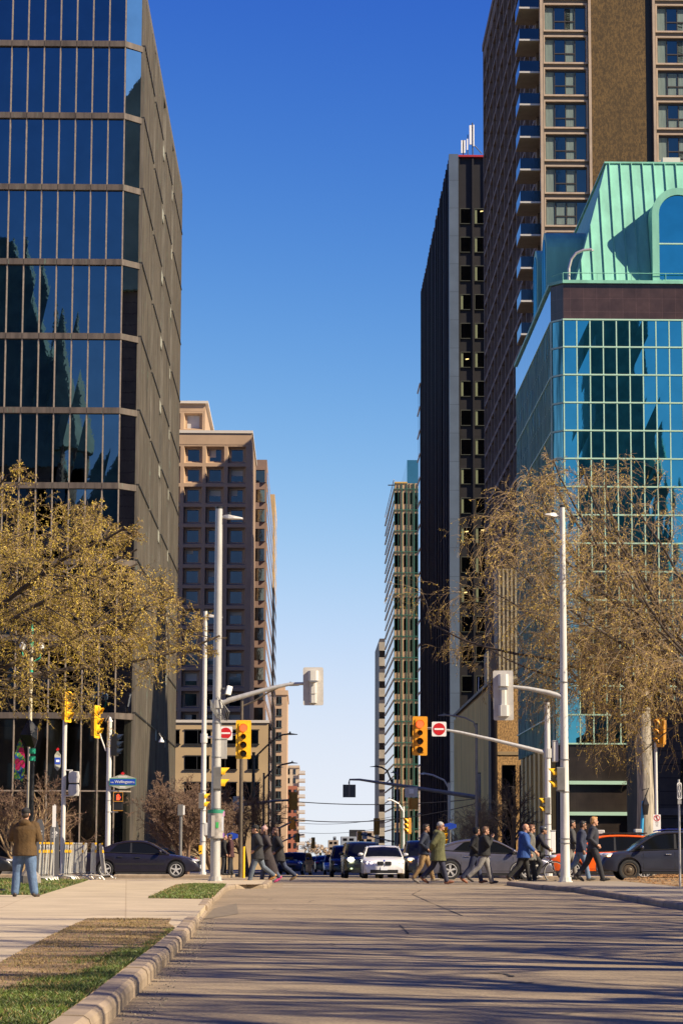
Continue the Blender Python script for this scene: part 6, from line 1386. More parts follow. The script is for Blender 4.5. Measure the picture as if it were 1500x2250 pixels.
def person(label, J, loc, rz, H, coat, legs, shoes, hair, skin=None, hem=.86, hat=None, long_hair=False, bald=False, bulk=1.0, hood=None, skirt=None, torso=None, wide=1.0, grp=None, extra=None, hunch=0):
    skin = skin or SKIN; T = thing('person', label, 'person', (0,0,0)); J = drop(J) if 'dz' not in J else J; dz = J['dz']; up = J['lean']
    zz = lambda z: z-dz
    tr = torso or [(up(z),zz(z),a,b) for z,a,b in ((.86,.11,.155),(.95,.125,.175),(1.05,.115,.16),(1.2,.125,.175),(1.33,.13,.195),(1.42,.105,.19),(1.475,.06,.10))]
    hd = J['head']; nk = J['neck']
    B = MB(); rings(B, tr); limb(B, [nk-Vector((.01,0,.03)), nk+Vector((.01,0,.03)), hd-Vector((.02,0,.06))], [.062,.058,.056])
    B.ell(hd+Vector((-.01,0,.03)), (.098,.076,.10), 16, 10); B.ell(hd+Vector((.022,0,-.035)), (.072,.060,.085), 14, 8)
    limb(B, [hd+Vector((.080,0,.02)), hd+Vector((.096,0,-.022))], [.011,.015], 8)
    for s_ in (1,-1): B.ell(hd+Vector((-.005,s_*.078,-.005)), (.022,.014,.034), 8, 6)
    B.ell(hd+Vector((.075,0,-.095)), (.026,.03,.022), 8, 6)
    for s_ in (1,-1):
        sh, e, w_ = J['sh',s_], J['el',s_], J['wr',s_]; limb(B, [sh,(sh+e)/2,e,(e+w_)/2,w_], [.058,.05,.043,.038,.028])
        d = (w_-e).normalized(); sd_ = Vector((0,1,0)); q = d.cross(sd_); q = q.normalized() if q.length > .1 else Vector((1,0,0))
        limb(B, [w_, w_+d*.045, w_+d*.085], [.026,.034,.032]); fw = J.get('fdir', q)
        for i, ln in enumerate((.062,.075,.078,.066)):
            o = w_+d*.085+q*((i-1.5)*.019); c = Vector((0,-s_*.012,0)); limb(B, [o, o+d*ln*.5+c*.6, o+d*ln*.85+c*2], [.0095,.009,.0075], 6)
        o = w_+d*.03+q*.026; limb(B, [o, o+q*.03+d*.035, o+q*.026+d*.065], [.012,.010,.008], 6)
        limb(B, [J['hip',s_],(J['hip',s_]+J['knee',s_])/2,J['knee',s_],(J['knee',s_]*.6+J['ank',s_]*.4),J['ank',s_]], [.088,.08,.056,.056,.036])
        limb(B, [J['heel',s_]+Vector((0,0,.03)), J['ank',s_]*.4+J['toe',s_]*.6, J['toe',s_]], [.020,.022,.014])
    remesh(build('body', B, skin, T), .009, 2)
    m = MB()
    for s_ in (1,-1): m.ell(hd+Vector((.082,s_*.032,.012)), (.012,.014,.009), 8, 5)
    build('eyes', m, EYE, T); build('mouth', MB().ell(hd+Vector((.091,0,-.062)), (.008,.024,.007), 8, 5), LIP, T)
    # trousers
    m = MB(); k = 1.17*wide
    rings(m, [(up(.99),zz(.99),.135*bulk,.182*bulk),(up(.9),zz(.9),.14*bulk,.188),(0,zz(.82),.12,.165)])
    for s_ in (1,-1):
        h_, kn, a = J['hip',s_], J['knee',s_], J['ank',s_]; limb(m, [h_,(h_+kn)/2,kn,kn*.55+a*.45,a*.96+kn*.04], [.103*bulk,.088*k,.068*k,.064*k,.058*k])
    remesh(build('trousers', m, cloth(legs), T), .014, 2)
    for s_ in (1,-1):
        m = MB(); limb(m, [J['heel',s_]+Vector((.01,0,.028)), J['ank',s_]*.35+J['toe',s_]*.65-Vector((0,0,.004)), J['toe',s_]+Vector((.02,0,.0))], [.043,.046,.032]); limb(m, [J['ank',s_]+Vector((0,0,.02)), J['heel',s_]*.6+J['toe',s_]*.4], [.048,.045])
        remesh(build('shoe', m, cloth(shoes, .6), T), .012, 1)
    # jacket or coat
    m = MB(); b = bulk
    if torso: rings(m, [(x,z,a*1.22*b,w_*1.16*b) for x,z,a,w_ in torso])
    else:
        rows = [(up(z),zz(z),a*b,w_*b) for z,a,w_ in ((1.475,.085,.12),(1.43,.125,.205),(1.33,.155,.222),(1.2,.155,.205),(1.05,.15,.195),(.95,.158,.205))]
        rows += [(0,zz(z),.158*b+(.95-z)*.16,.205*b+(.95-z)*.06) for z in np.arange(.88, hem, -.1)]+[(0,zz(hem),.158*b+(.95-hem)*.16,.205*b+(.95-hem)*.06)]
        rings(m, rows[::-1])
    for s_ in (1,-1):
        sh, e, w_ = J['sh',s_], J['el',s_], J['wr',s_]; limb(m, [sh-Vector((0,s_*.03,0)),sh,(sh+e)/2,e,(e+w_)/2,w_-(w_-e)*.06], [.08*b,.083*b,.070*b,.064*b,.056*b,.047*b])
    limb(m, [nk-Vector((.01,0,.03)), nk+Vector((.0,0,.015))], [.085,.078])
    if hood: m.ell(nk+Vector((-.10,0,.0)), (.09,.125,.075), 12, 8)
    remesh(build('jacket', m, cloth(coat), T), .013, 2)
    if skirt: m = MB(); rings(m, skirt); remesh(build('coat_skirt', m, cloth(coat), T), .015, 2)
    if hair and not hat:
        m = MB(); m.ell(hd+Vector((-.022,0,.052)), (.098,.082,.088), 16, 10)
        if not bald: m.ell(hd+Vector((-.05,0,.0)), (.068,.079,.085), 12, 8); m.ell(hd+Vector((.035,0,.098)), (.062,.062,.034), 10, 6)
        if long_hair: m.ell(hd+Vector((-.065,0,-.09)), (.062,.098,.17), 12, 8); m.ell(hd+Vector((-.02,.0,-.02)), (.085,.09,.10), 12, 8)
        if not (bald and hair == 'none'): remesh(build('hair', m, M('hair_%s' % label[:30], hair, .6, 0, .3, 30), T), .010, 1)
    if hat:
        m = MB(); m.ell(hd+Vector((-.015,0,.06)), (.108,.092,.085), 16, 10)
        if hat[1] == 'cap': m.ell(hd+Vector((.10,0,.045)), (.075,.07,.014), 12, 6)
        if hat[1] == 'pom': m.ell(hd+Vector((-.03,0,.155)), (.035,.035,.035), 10, 6)
        remesh(build('hat', m, cloth(hat[0]), T), .012, 1)
        m = MB(); m.ell(hd+Vector((-.05,0,-.01)), (.06,.078,.075), 12, 8)
        if long_hair: m.ell(hd+Vector((-.05,0,-.12)), (.07,.11,.19), 12, 8)
        remesh(build('hair', m, M('hair_%s' % label[:30], hair or (.05,.03,.02), .6, 0, .3, 30), T), .010, 1)
    if extra: extra(T, J, hd)
    T.location = loc; T.rotation_euler = (0,0,rz); T.scale = (H/1.76,)*3
    if grp: T['group'] = grp
    return T
def on(x, d, dz=0.0): p = f(x, 1930, d); return Vector((p.x, d, gz(d)+dz))
def sunglasses(T, J, hd): build('glasses', MB().box(hd.x+.088,hd.x+.105,-.06,.06,hd.z+.0,hd.z+.03).box(hd.x-.0,hd.x+.089,-.083,-.077,hd.z+.01,hd.z+.022).box(hd.x-.0,hd.x+.089,.077,.083,hd.z+.01,hd.z+.022), BLKP, T)
def behind(J, s_, e=(-.16,.10,1.14), w_=(-.20,.0,.98)):
    dz = J.get('dz',0); J['el',s_] = Vector((e[0],s_*(.2+e[1]*.5),e[2])); J['wr',s_] = Vector((w_[0],s_*(w_[1]+.06),w_[2])); return J
def pocket(J, ss=(1,-1)):
    for s_ in ss: x = J['lean'](1.1); J['el',s_] = Vector((x-.12,s_*.30,1.16)); J['wr',s_] = Vector((x+.08,s_*.21,1.0))
    return J
# man in the brown jacket, standing with his back to us
J = walk(3,-3,2,3,0,1,(4,4),(70,70)); 
for s_ in (1,-1): J['hip',s_].y = s_*.10; J['knee',s_].y = s_*.15; J['ank',s_] = Vector((J['ank',s_].x-.02*s_, s_*.205+(-.02), J['ank',s_].z)); J['toe',s_] = J['ank',s_]+Vector((.16,s_*.05,-.045)); J['heel',s_] = J['ank',s_]+Vector((-.06,-s_*.01,-.045)); J['el',s_] = Vector((-.02,s_*.30,1.13)); J['wr',s_] = Vector((.20,s_*.13,1.17))
d = 49.5
def phone(T, J, hd): build('phone', MB().box(.26,.27,-.04,.04,J['wr',1].z-.02,J['wr',1].z+.13), BLKP, T)
person('man in brown waxed jacket, dark cap and blue jeans seen from behind on the path', J, on(54,d,.10)+Vector((0,0,0)), math.pi/2-.1, 1.69, (.075,.040,.010), (.085,.14,.24), (.05,.035,.03), (.05,.03,.02), hat=((.012,.011,.012),'cap'), hem=.80, bulk=1.18, hood=True, wide=1.25, extra=phone)
# left group, walking left
d = 75.5
J = pocket(walk(20,-26,4,30,4,1)); 
person('man in black beanie and dark padded jacket with tan boots walking left', J, on(566,d), math.pi, 1.72, (.022,.022,.026), (.09,.11,.14), (.42,.20,.05), (.05,.03,.02), hat=((.012,.012,.013),'b'), hem=.74, bulk=1.1)
J = pocket(walk(14,-22,4,20,5,-1))
sk = [(-.20,.30-J.get('dz',0)*0,.20,.20),(-.10,.6,.20,.21),(-.02,.9,.17,.20),(0,1.0,.15,.19)]
person('woman in pink bobble hat, long brown hair and long dark coat walking left', J, on(586,d+1.2), math.pi, 1.68, (.028,.020,.022), (.05,.06,.09), (.45,.05,.16), (.075,.035,.02), hat=((.42,.26,.24),'pom'), long_hair=True, hem=.70, skirt=sk)
J = pocket(walk(24,-30,4,26,8,1))
person('woman with shoulder length brown hair in black coat and blue jeans walking left', J, on(613,d+2), math.pi, 1.68, (.017,.015,.016), (.028,.038,.075), (.22,.14,.07), (.075,.035,.022), long_hair=True, hem=.70, bulk=1.08)
# mid group, walking right
J = pocket(walk(24,-16,5,18,3,1)); 
person('man in navy jacket and tan trousers walking right beside the olive parka', J, on(931,d+1.8), 0, 1.75, (.018,.024,.045), (.30,.19,.085), (.26,.22,.18), (.03,.02,.015), hem=.83, skin=SKIND)
J = behind(behind(walk(20,-24,4,22,4,-1), 1), -1)
person('tall grey haired man in olive parka and dark jeans, hands behind his back', J, on(962,d), 0, 1.84, (.085,.085,.035), (.020,.022,.045), (.15,.055,.03), (.30,.29,.28), hem=.66, bulk=1.22, hood=True, extra=sunglasses, bald=True)
J = pocket(walk(18,-22,4,20,3,1))
def hoodup(T, J, hd): m = MB(); m.ell(hd+Vector((-.035,0,.02)), (.105,.105,.13), 14, 8); remesh(build('hood', m, cloth((.012,.012,.014)), T), .012, 1)
person('person in black hooded top and blue jeans walking right, partly hidden', J, on(1042,d+2), 0, 1.70, (.012,.012,.014), (.022,.028,.065), (.22,.07,.03), (.02,.015,.012), extra=hoodup, hem=.85)
J = walk(20,-30,4,22,2,1,(14,-30),(20,120)); J['el',-1] = Vector((.12,-.28,1.16)); J['wr',-1] = Vector((.24,-.12,1.42)); J['fdir'] = Vector((0,0,1))
def cig(T, J, hd): build('phone', MB().obox(J['wr',-1]+Vector((.03,.02,.08)), (.02,.05,.11), (0,R(15),0)), BLKP, T)
person('stocky man in black jacket and grey trousers raising one hand while walking right', J, on(1063,d+.5), 0, 1.71, (.014,.014,.015), (.20,.19,.185), (.05,.04,.04), (.13,.07,.04), hem=.87, bulk=1.22, extra=cig, wide=1.12)
J = walk(16,-28,4,20,3,1,(14,-16),(30,30))
person('bald man in bright blue jacket and black trousers walking right', J, on(1150,d+.3), 0, 1.78, (.018,.06,.22), (.018,.017,.017), (.09,.055,.035), 'none', bald=True, hem=.76, bulk=1.16, hood=True)
J = walk(12,-26,4,20,2,-1,(10,-12),(20,20))
person('man with glasses in grey wool coat and black trousers behind the blue jacket', J, on(1164,d+1.5), 0, 1.76, (.11,.105,.095), (.015,.015,.016), (.03,.025,.02), (.12,.05,.025), hem=.68, extra=sunglasses)
# right group, walking right
J = walk(14,-20,4,16,2,1,(12,-12),(50,40))
person('dark haired man in charcoal jumper and grey trousers just right of the corner pole', J, on(1253,d+1.8,.1), 0, 1.80, (.045,.045,.047), (.17,.155,.14), (.05,.045,.04), (.012,.010,.010), skin=SKIND, hem=.90)
J = walk(18,-28,4,24,3,-1,(12,-12),(30,30))
person('man with glasses in navy jacket and faded jeans walking right', J, on(1276,d+.6,.1), 0, 1.78, (.022,.028,.055), (.11,.16,.24), (.07,.06,.05), (.015,.012,.012), skin=SKIND, hem=.84, extra=sunglasses)
J = pocket(walk(20,-26,4,16,0,-1))
person('tall blond man in dark shirt and dark trousers striding right', J, on(1303,d-.5,.1), 0, 1.90, (.024,.025,.036), (.014,.014,.018), (.02,.018,.018), (.38,.20,.075), hem=.88, bulk=.98)
# cyclist and bicycle
def bicycle(label, loc, rz):
    T = thing('bicycle', label, 'bicycle', (0,0,0)); r = .335; FRM = M('black_frame', (.015,.015,.017), .35)
    for x in (-.52,.53):
        w_ = build('wheel', MB().lathe([(.03,-.03),(.03,.03)], (x,0,r+.01), 'y', 10), STRAP, T)
        n = 28; build('tyre', MB().lathe([(r-.018,-.012),(r,-.016),(r+.012,0),(r,.016),(r-.018,.012),(r-.018,-.012)], (x,0,r+.01), 'y', 36, 0, False), RUB, w_, True)
        build('rim', MB().lathe([(r-.035,-.010),(r-.019,-.011),(r-.019,.011),(r-.035,.010),(r-.035,-.010)], (x,0,r+.01), 'y', 36, 0, False), ALLOY, w_, True); m = MB()
        for i in range(16): a = 2*math.pi*i/16; m.tube([(x+.025*math.sin(a+.4),0,r+.01+.025*math.cos(a+.4)),(x+(r-.03)*math.sin(a),0,r+.01+(r-.03)*math.cos(a))], .0022, 4)
        build('spokes', m, STRAP, w_)
    bb, st, ht, hb, ra, fa = (-.06,0,.30), (-.20,0,.80), (.36,0,.86), (.40,0,.72), (-.52,0,.345), (.53,0,.345); m = MB()
    for a, b in ((bb,st),(st,ht),(bb,hb),(ht,hb)): m.tube([a,b], .018, 8)
    for s_ in (1,-1): m.tube([ra,(bb[0],s_*.03,bb[2])], .010, 6).tube([ra,(st[0],s_*.02,st[2]-.05)], .009, 6).tube([hb,(.45,s_*.05,.6),(fa[0],s_*.055,fa[2])], .012, 6)
    build('frame', m, FRM, T); build('seat_post', MB().tube([st,(-.235,0,.92)], .013, 6), FRM, T); build('saddle', MB().obox((-.24,0,.945), (.25,.13,.05), (0,R(-3),0), taper=.8), BLKP, T, bevel=.015)
    build('handlebar', MB().tube([ht,(.36,0,1.0),(.42,0,1.02)], .014, 6).tube([(.34,-.29,1.03),(.42,-.12,1.03),(.42,.12,1.03),(.34,.29,1.03)], .013, 6), FRM, T)
    build('crank', MB().lathe([(.085,-.05),(.085,-.045)], bb, 'y', 18).tube([bb,(bb[0]+.02,-.09,bb[2]-.16)], .01, 6).tube([bb,(bb[0]-.02,.09,bb[2]+.16)], .01, 6).obox((bb[0]+.03,-.14,bb[2]-.165),(.09,.08,.02)).obox((bb[0]-.03,.14,bb[2]+.165),(.09,.08,.02)), FRM, T)
    T.location = loc; T.rotation_euler = (0,0,rz); return T
bp = on(1180, d+2.8); bicycle('black city bicycle under the helmeted cyclist in mid crossing', bp, 0)
J = {'lean': lambda z: (z-.95)*.55, 'dz': 0}
for s_ in (1,-1):
    ft = (-.03,-.14,.16) if s_ < 0 else (-.09,.14,.49); J['hip',s_] = Vector((-.20,s_*.09,1.0)); J['ank',s_] = Vector((ft[0]-.02,s_*.13,ft[2]+.08)); J['knee',s_] = Vector((.10 if s_ < 0 else .20,s_*.12,.60 if s_ < 0 else .86)); J['toe',s_] = J['ank',s_]+Vector((.15,0,-.05)); J['heel',s_] = J['ank',s_]+Vector((-.07,0,-.045))
    J['sh',s_] = Vector((.06,s_*.19,1.42)); J['el',s_] = Vector((.20,s_*.27,1.18)); J['wr',s_] = Vector((.33,s_*.26,1.075))
J['head'] = Vector((.20,0,1.62)); J['neck'] = Vector((.12,0,1.48))
tor = [(-.20,.92,.12,.155),(-.20,1.0,.13,.175),(-.14,1.1,.125,.165),(-.06,1.22,.13,.18),(.02,1.34,.13,.195),(.07,1.43,.10,.185),(.10,1.48,.06,.10)]
def helmet(T, J, hd): m = MB(); m.ell(hd+Vector((-.01,0,.065)), (.125,.10,.085), 14, 8); remesh(build('helmet', m, M('helmet_shell', (.06,.065,.075), .35), T), .012, 1)
person('cyclist in dark navy jacket and grey helmet riding right between walkers', J, bp, 0, 1.76, (.016,.015,.024), (.015,.015,.018), (.35,.33,.32), (.02,.015,.012), torso=tor, extra=helmet, skin=SKIND)
# waiting people deep in shade beyond the left corner
for x, lab, c in ((492,'dim figure in black waiting beyond the left corner pole',(.014,.013,.014)),(506,'dim figure in maroon waiting beyond the left corner pole',(.045,.014,.016))):
    person(lab, walk(5,-4,2,4,0,1,(5,-5),(15,15)), on(x,106.5,.12), 0 if x < 500 else math.pi, 1.68, c, (.016,.016,.02), (.02,.02,.02), (.03,.02,.015), hem=.75)
# ================================================================ trees and plants
BARK = M('grey_brown_bark', (.135,.105,.075), .9, 0, .4, 6, .8, 14, stretch=(2,2,.5)); BARKD = M('dark_bark', (.055,.040,.030), .9, 0, .4, 6, .6, 20, stretch=(2,2,.5)); BARKP = M('pale_twig_bark', (.29,.195,.10), .85, 0, .3, 4)
BARKW = M('weathered_white_bark', (.27,.235,.185), .9, 0, .6, 3, 1, 9, stretch=(3,3,.35)); BARKR = M('reddish_twigs', (.17,.105,.068), .85, 0, .35, 4)
BUD = M('olive_gold_bud', (.36,.255,.026), .6, 0, .5, 1.0); BUD2 = M('rust_gold_bud', (.40,.275,.032), .6, 0, .5, 1.3); YG = M('spring_green', (.5,.44,.12), .7, 0, .4, .5)
def rvec(r): 
    while True:
        v = Vector((r.uniform(-1,1), r.uniform(-1,1), r.uniform(-1,1)))
        if .05 < v.length < 1: return v.normalized()
def grow(r, p, d, ln, rad, lev, cfg, out, tips):
    n = max(3, int(ln/cfg['seg'][min(lev,len(cfg['seg'])-1)])); pts = [p.copy()]; rr = [rad]; d = d.normalized(); wig = cfg['wig'][lev]; up = cfg['up'][lev]; end = cfg['end'][lev]
    for i in range(n):
        if i > 0 and cfg.get('env') and not cfg['env'](p): break
        d = (d + rvec(r)*wig + Vector((0,0,up*(1 if not cfg.get('arch') else (1-2.2*(i/n))))) ).normalized(); p = p + d*(ln/n)
        pts.append(p.copy()); rr.append(rad*(1-(1-end)*(i+1)/n))
    n = len(pts)-1
    out.append((lev, pts, rr))
    if lev >= cfg['lev']: tips.append(pts); return
    k = cfg['kids'][lev]; k = k if isinstance(k, int) else r.randint(*k)
    for c in range(k):
        t = cfg['from'][lev]+(1-cfg['from'][lev])*((c+r.random())/k); i = min(n-1, int(t*n)); q = pts[i].lerp(pts[i+1], t*n-i)
        ax = (pts[i+1]-pts[i]).normalized(); s_ = rvec(r); s_ = (s_-ax*s_.dot(ax)); s_.z *= cfg.get('flat', 1); s_.normalize()
        a = R(r.uniform(*cfg['ang'][lev])); nd = ax*math.cos(a)+s_*math.sin(a)
        if cfg.get('bias'): nd = nd+Vector(cfg['bias'])*(.25 if lev else .0)
        grow(r, q, nd, ln*r.uniform(*cfg['len'][lev])*(1-.35*t), max(cfg.get('rmin',.0035), rr[i]*cfg['rr'][lev]), lev+1, cfg, out, tips)
def branches(name, out, levs, mat, parent, sides):
    m = MB()
    for lev, pts, rr in out:
        if lev in levs: m.tube(pts, rr, sides, False)
    return build(name, m, mat, parent, sides > 4)
def leaves(name, pts, size, mat, parent, r, n_each=3, droop=.3, org=Vector((0,0,0)), stf=False, aspect=.45):
    P = np.array([[p.x-org.x,p.y-org.y,p.z-org.z] for p in pts]); P = np.repeat(P, n_each, 0); n = len(P); g = np.random.RandomState(r)
    P = P+g.normal(0, .016, P.shape); a = g.normal(0,1,(n,3)); a[:,2] -= droop*1.5; a /= np.linalg.norm(a,axis=1)[:,None]; b = np.cross(a, g.normal(0,1,(n,3))); b /= np.linalg.norm(b,axis=1)[:,None]+1e-9
    s_ = size*g.uniform(.5,1.3,(n,1)); A = a*s_; Bv = b*s_*aspect
    V = np.stack([P, P+A*.5+Bv*.5, P+A, P+A*.5-Bv*.5], 1).reshape(-1,3)
    me = bpy.data.meshes.new(name); me.vertices.add(4*n); me.vertices.foreach_set('co', V.astype(np.float32).ravel()); me.loops.add(4*n); me.loops.foreach_set('vertex_index', np.arange(4*n,dtype=np.int32))
    me.polygons.add(n); me.polygons.foreach_set('loop_start', np.arange(0,4*n,4,dtype=np.int32)); me.polygons.foreach_set('loop_total', np.full(n,4,dtype=np.int32)); me.materials.append(mat); me.update(); me.validate()
    o = bpy.data.objects.new(name, me); COL.objects.link(o); o.parent = parent; return o
def along(tips, r, dens, t0=0.0):
    out = []
    for pts in tips:
        for a, b in zip(pts, pts[1:]):
            k = (b-a).length*dens; k = int(k)+(r.random() < k-int(k))
            for _ in range(k): out.append(a.lerp(b, r.random()))
    return out
def envelope(base, zmax, zmin):
    def ok(p):
        q = math.hypot(p.x-base.x, p.y-base.y)
        t = math.atan2(p.y-base.y, p.x-base.x); q *= 1+.055*math.sin(7*t+p.z*.9)+.05*math.sin(13*t-p.z*1.7+2)+.04*math.sin(23*t+p.z*2.9)+.03*math.sin(p.z*3.7+t*5)-.05
        return q < zmax[-1][0] and lerp(zmin, q)+.35*math.sin(t*17+q*1.3) < p.z < lerp(zmax, q)
    return ok
# ---- big budding tree at the left: trunk outside the frame
r = random.Random(5); d0 = 62.0; bx_ = f(-360,1930,d0).x; base = Vector((bx_, d0, .10))
T = thing('tree', 'large budding golden green tree hanging in from the left edge', 'tree', base, True)
out, tips = [], []
cfgL = dict(lev=4, seg=[1.0,.6,.4,.28,.16], wig=[.05,.13,.22,.28,.32], up=[.02,.004,-.02,-.05,-.10], end=[.7,.22,.25,.3,.5], kids=[0,12,9,8,0], **{'from':[.6,.25,.12,.10,0]}, ang=[(30,60),(28,70),(30,75),(25,75)], len=[(.8,1),(.30,.46),(.36,.58),(.32,.55)], rr=[.6,.42,.45,.5], flat=.8,
            rmin=.0055, env=envelope(base, [(0,10.4),(4,10.0),(5.7,9.3),(6.9,8.5),(7.4,8.0),(8.0,7.2),(8.45,6.1)], [(0,4.3),(6.6,4.5),(7.4,4.1),(8.2,4.1),(8.8,5.0)]))
top_ = base+Vector((.3,0,4.3)); out.append((0, [base-Vector((0,0,.2)), base+Vector((.05,0,1.6)), top_], [.36,.30,.27]))
mains = [((1,-.12,.16),9.2,.10),((1,.22,.30),9.4,.11),((.95,-.4,.40),8.8,.10),((.9,.45,.50),8.8,.10),((.8,-.1,.62),8.8,.11),((.6,.3,.85),7.4,.10),((.5,-.4,.85),7.4,.10),((1,.1,.42),9.2,.10),((.9,.0,.22),9.0,.09),((-.6,.3,.8),5.0,.12),((-.8,-.4,.5),5.0,.12),((.2,.9,.5),6.0,.11),((.2,-.9,.4),6.0,.11),((1,.0,.04),8.8,.09),((.7,.15,.75),8.4,.11)]
for dr, ln, rad in mains: grow(r, top_-Vector((0,0,r.uniform(-.3,.3))), Vector(dr), ln, rad, 1, cfgL, out, tips)
out = [o for o in out if len(o[1]) > 1]; tips = [t for t in tips if len(t) > 1]
branches('trunk', out, (0,), BARK, T, 12); branches('limb', out, (1,), BARKD, T, 8); branches('branch', out, (2,3), BARKD, T, 4); branches('twig', out, (4,), BARKP, T, 3)
lp = along(tips, r, 11); leaves('leaf', lp, .052, BUD, T, 3, 3, .4, base)
# ---- big tree at the right, trunk outside the frame, arching over the corner
r = random.Random(21); d1 = 78.0; base = Vector((f(1690,1930,d1).x, d1, .1)); T = thing('tree', 'large drooping tree with rusty golden buds reaching in from the right edge', 'tree', base, True)
out, tips = [], []; top_ = base+Vector((-.3,0,4.6)); out.append((0, [base-Vector((0,0,.2)), base+Vector((0,.05,2)), top_], [.42,.35,.31]))
cfgR = dict(cfgL, up=[.02,.012,-.06,-.16,-.30], wig=[.05,.13,.2,.24,.22], kids=[0,9,7,6,0], len=[(.8,1),(.28,.42),(.42,.62),(.55,.95)], env=None)
cfgR1 = dict(cfgR, env=envelope(base, [(0,13.0),(5,12.9),(7.5,12.5),(8.7,12.1),(9.7,11.2),(10.6,9.9),(11,9)], [(0,3.2),(5,3.4),(6.1,4.8),(8.7,6.4),(10.6,7.6)]))
for dr, ln, rad in [((-1,.0,.46),11,.12),((-1,-.35,.30),10.4,.11),((-.95,.3,.34),10.6,.11),((-.8,.1,.85),11,.12),((-.9,-.2,.65),11,.12),((-.5,.4,1.0),9.2,.11),((-.4,-.4,1.0),9.0,.11),((-.1,.1,1.1),8.5,.12),((-.9,.15,.16),8.8,.10),((-.8,-.5,.5),9.2,.10),((-1,.1,.7),11,.11),((-.85,.15,.95),12.5,.11),((-.9,-.15,.85),12.5,.11),((-1,.05,.6),12,.10),((-.95,-.3,.75),12,.10),((-.7,-.05,.62),9.6,.10),((.8,-.4,.5),5,.13),((-.7,.6,.45),8.5,.11),((-.6,.1,.30),7.4,.09),((-.55,-.35,.42),7.4,.09)]:
    grow(r, top_-Vector((0,0,r.uniform(-.3,.6))), Vector(dr), ln, rad*.78, 1, cfgR1, out, tips)
out = [o for o in out if len(o[1]) > 1]; tips = [t for t in tips if len(t) > 1]
branches('trunk', out, (0,), BARK, T, 12); branches('limb', out, (1,), BARKD, T, 8); branches('branch', out, (2,), BARK, T, 4); branches('twig', out, (3,4), BARKP, T, 3)
lp = along(tips, r, 4.0); leaves('leaf', lp, .052, BUD2, T, 4, 3, .6, base)
# ---- tree with a thick pale trunk across the cross street
r = random.Random(33); d2 = 110.0; base = Vector((f(1418,1930,d2).x, d2, .12)); T = thing('tree', 'tall tree with thick furrowed pale trunk across the street at right', 'tree', base, True)
out, tips = [], []; out.append((0, [base-Vector((0,0,.3)), base+Vector((.0,0,.6)), base+Vector((.03,0,3.5)), base+Vector((-.05,0,7.5)), base+Vector((-.15,0,9))], [.52,.42,.36,.31,.26]))
for i in range(10):
    a = 2*math.pi*i/10+.3; grow(r, base+Vector((-.1,0,r.uniform(6,9))), Vector((math.cos(a),math.sin(a),r.uniform(.5,1.4))), r.uniform(6,8.5), .15, 1, cfgR, out, tips)
tips = [t for t in tips if t[-1].z > 5.0]
branches('trunk', out, (0,), BARKW, T, 14); branches('limb', out, (1,), BARKD, T, 7); branches('branch', out, (2,3), BARKD, T, 4); branches('twig', out, (4,), BARK, T, 3); leaves('leaf', along(tips, r, 1.7), .08, BUD2, T, 5, 2, .6, base)
build('blue_banner', MB().tube([f(1409,1900,d2-.7), f(1408,1840,d2-.7), f(1412,1760,d2-.7)], .07, 8), M('bright_blue_paint', (.02,.26,.50), .5), T)
q = f(1417,1775,d2-.8); T2 = thing('wall_lantern', 'black carriage lantern hanging before the thick pale trunk', 'lantern', q, True); build('arm', MB().tube([q+Vector((-.15,0,.75)), q+Vector((.15,0,.85)), q+Vector((0,0,.5))], .03, 6), BLKP, T2); build('lantern', MB().lathe([(.10,-.3),(.15,.1),(.16,.14),(.04,.42),(.01,.5)], q, 'z', 6), BLKP, T2)
# ---- bare trees
cfgB = dict(lev=4, seg=[.6,.5,.35,.25,.2], wig=[.05,.14,.18,.22,.22], up=[.03,.06,.05,.04,.02], end=[.7,.3,.3,.35,.5], kids=[7,6,5,4,0], **{'from':[.35,.25,.2,.15,0]}, ang=[(25,55),(25,60),(25,60),(25,60)], len=[(.6,.85),(.42,.62),(.42,.62),(.4,.6)], rr=[.5,.5,.5,.55])
def bare(label, seed, base, h, rad, mat, tw, cfg=None, group=None, stems=1, buds=None):
    r = random.Random(seed); T = thing('tree', label, 'tree', base, True, group); out, tips = [], []; c = dict(cfgB, rmin=.009 if base[1] > 90 else .004, **(cfg or {})); base = Vector(base)
    for s_ in range(stems): grow(r, base-Vector((0,0,.1)), Vector((r.uniform(-.5,.5),r.uniform(-.5,.5),1)) if stems > 1 else Vector((r.uniform(-.06,.06),0,1)), h*(r.uniform(.35,.5) if stems > 1 else .5), rad, 0, c, out, tips)
    branches('trunk', out, (0,), mat, T, 8); branches('branch', out, (1,2), mat, T, 5); branches('twig', out, (3,4), tw, T, 3)
    if buds: leaves('leaf', along(tips, r, buds[0]), buds[1], buds[2], T, seed, 1, .1, base)
    return T
def gb(x, d, dz=.1): p = f(x,1930,d); return Vector((p.x, d, gz(d)+dz))
bare('bare brown tree with dense twigs between the bronze tower and the slim pole', 3, gb(412,122), 6.8, .10, BARKR, BARKR, dict(kids=[11,9,7,6,0]), None, 4)
bare('second bare brown tree behind the poster drum', 4, gb(470,128), 7.2, .10, BARKR, BARKR, dict(kids=[11,9,7,6,0]), None, 4)
bare('smaller bare brown tree right of the left yellow traffic light', 6, gb(545,136), 7.2, .09, BARKR, BARKR, dict(kids=[10,8,7,5,0]), None, 3)
bare('bare multi stemmed pinkish tree behind the man in the brown jacket', 8, gb(45,110), 7.0, .06, BARKP, BARKR, dict(kids=[7,6,5,4,0]), None, 5, (3.0,.05,M('pink_bud',(.26,.13,.09),.7)))
bare('pink budding bare bush behind the slim white pole', 9, gb(110,112), 5.0, .05, BARKP, BARKR, dict(kids=[6,6,5,4,0]), None, 4, (2.5,.05,bpy.data.materials['pink_bud']))
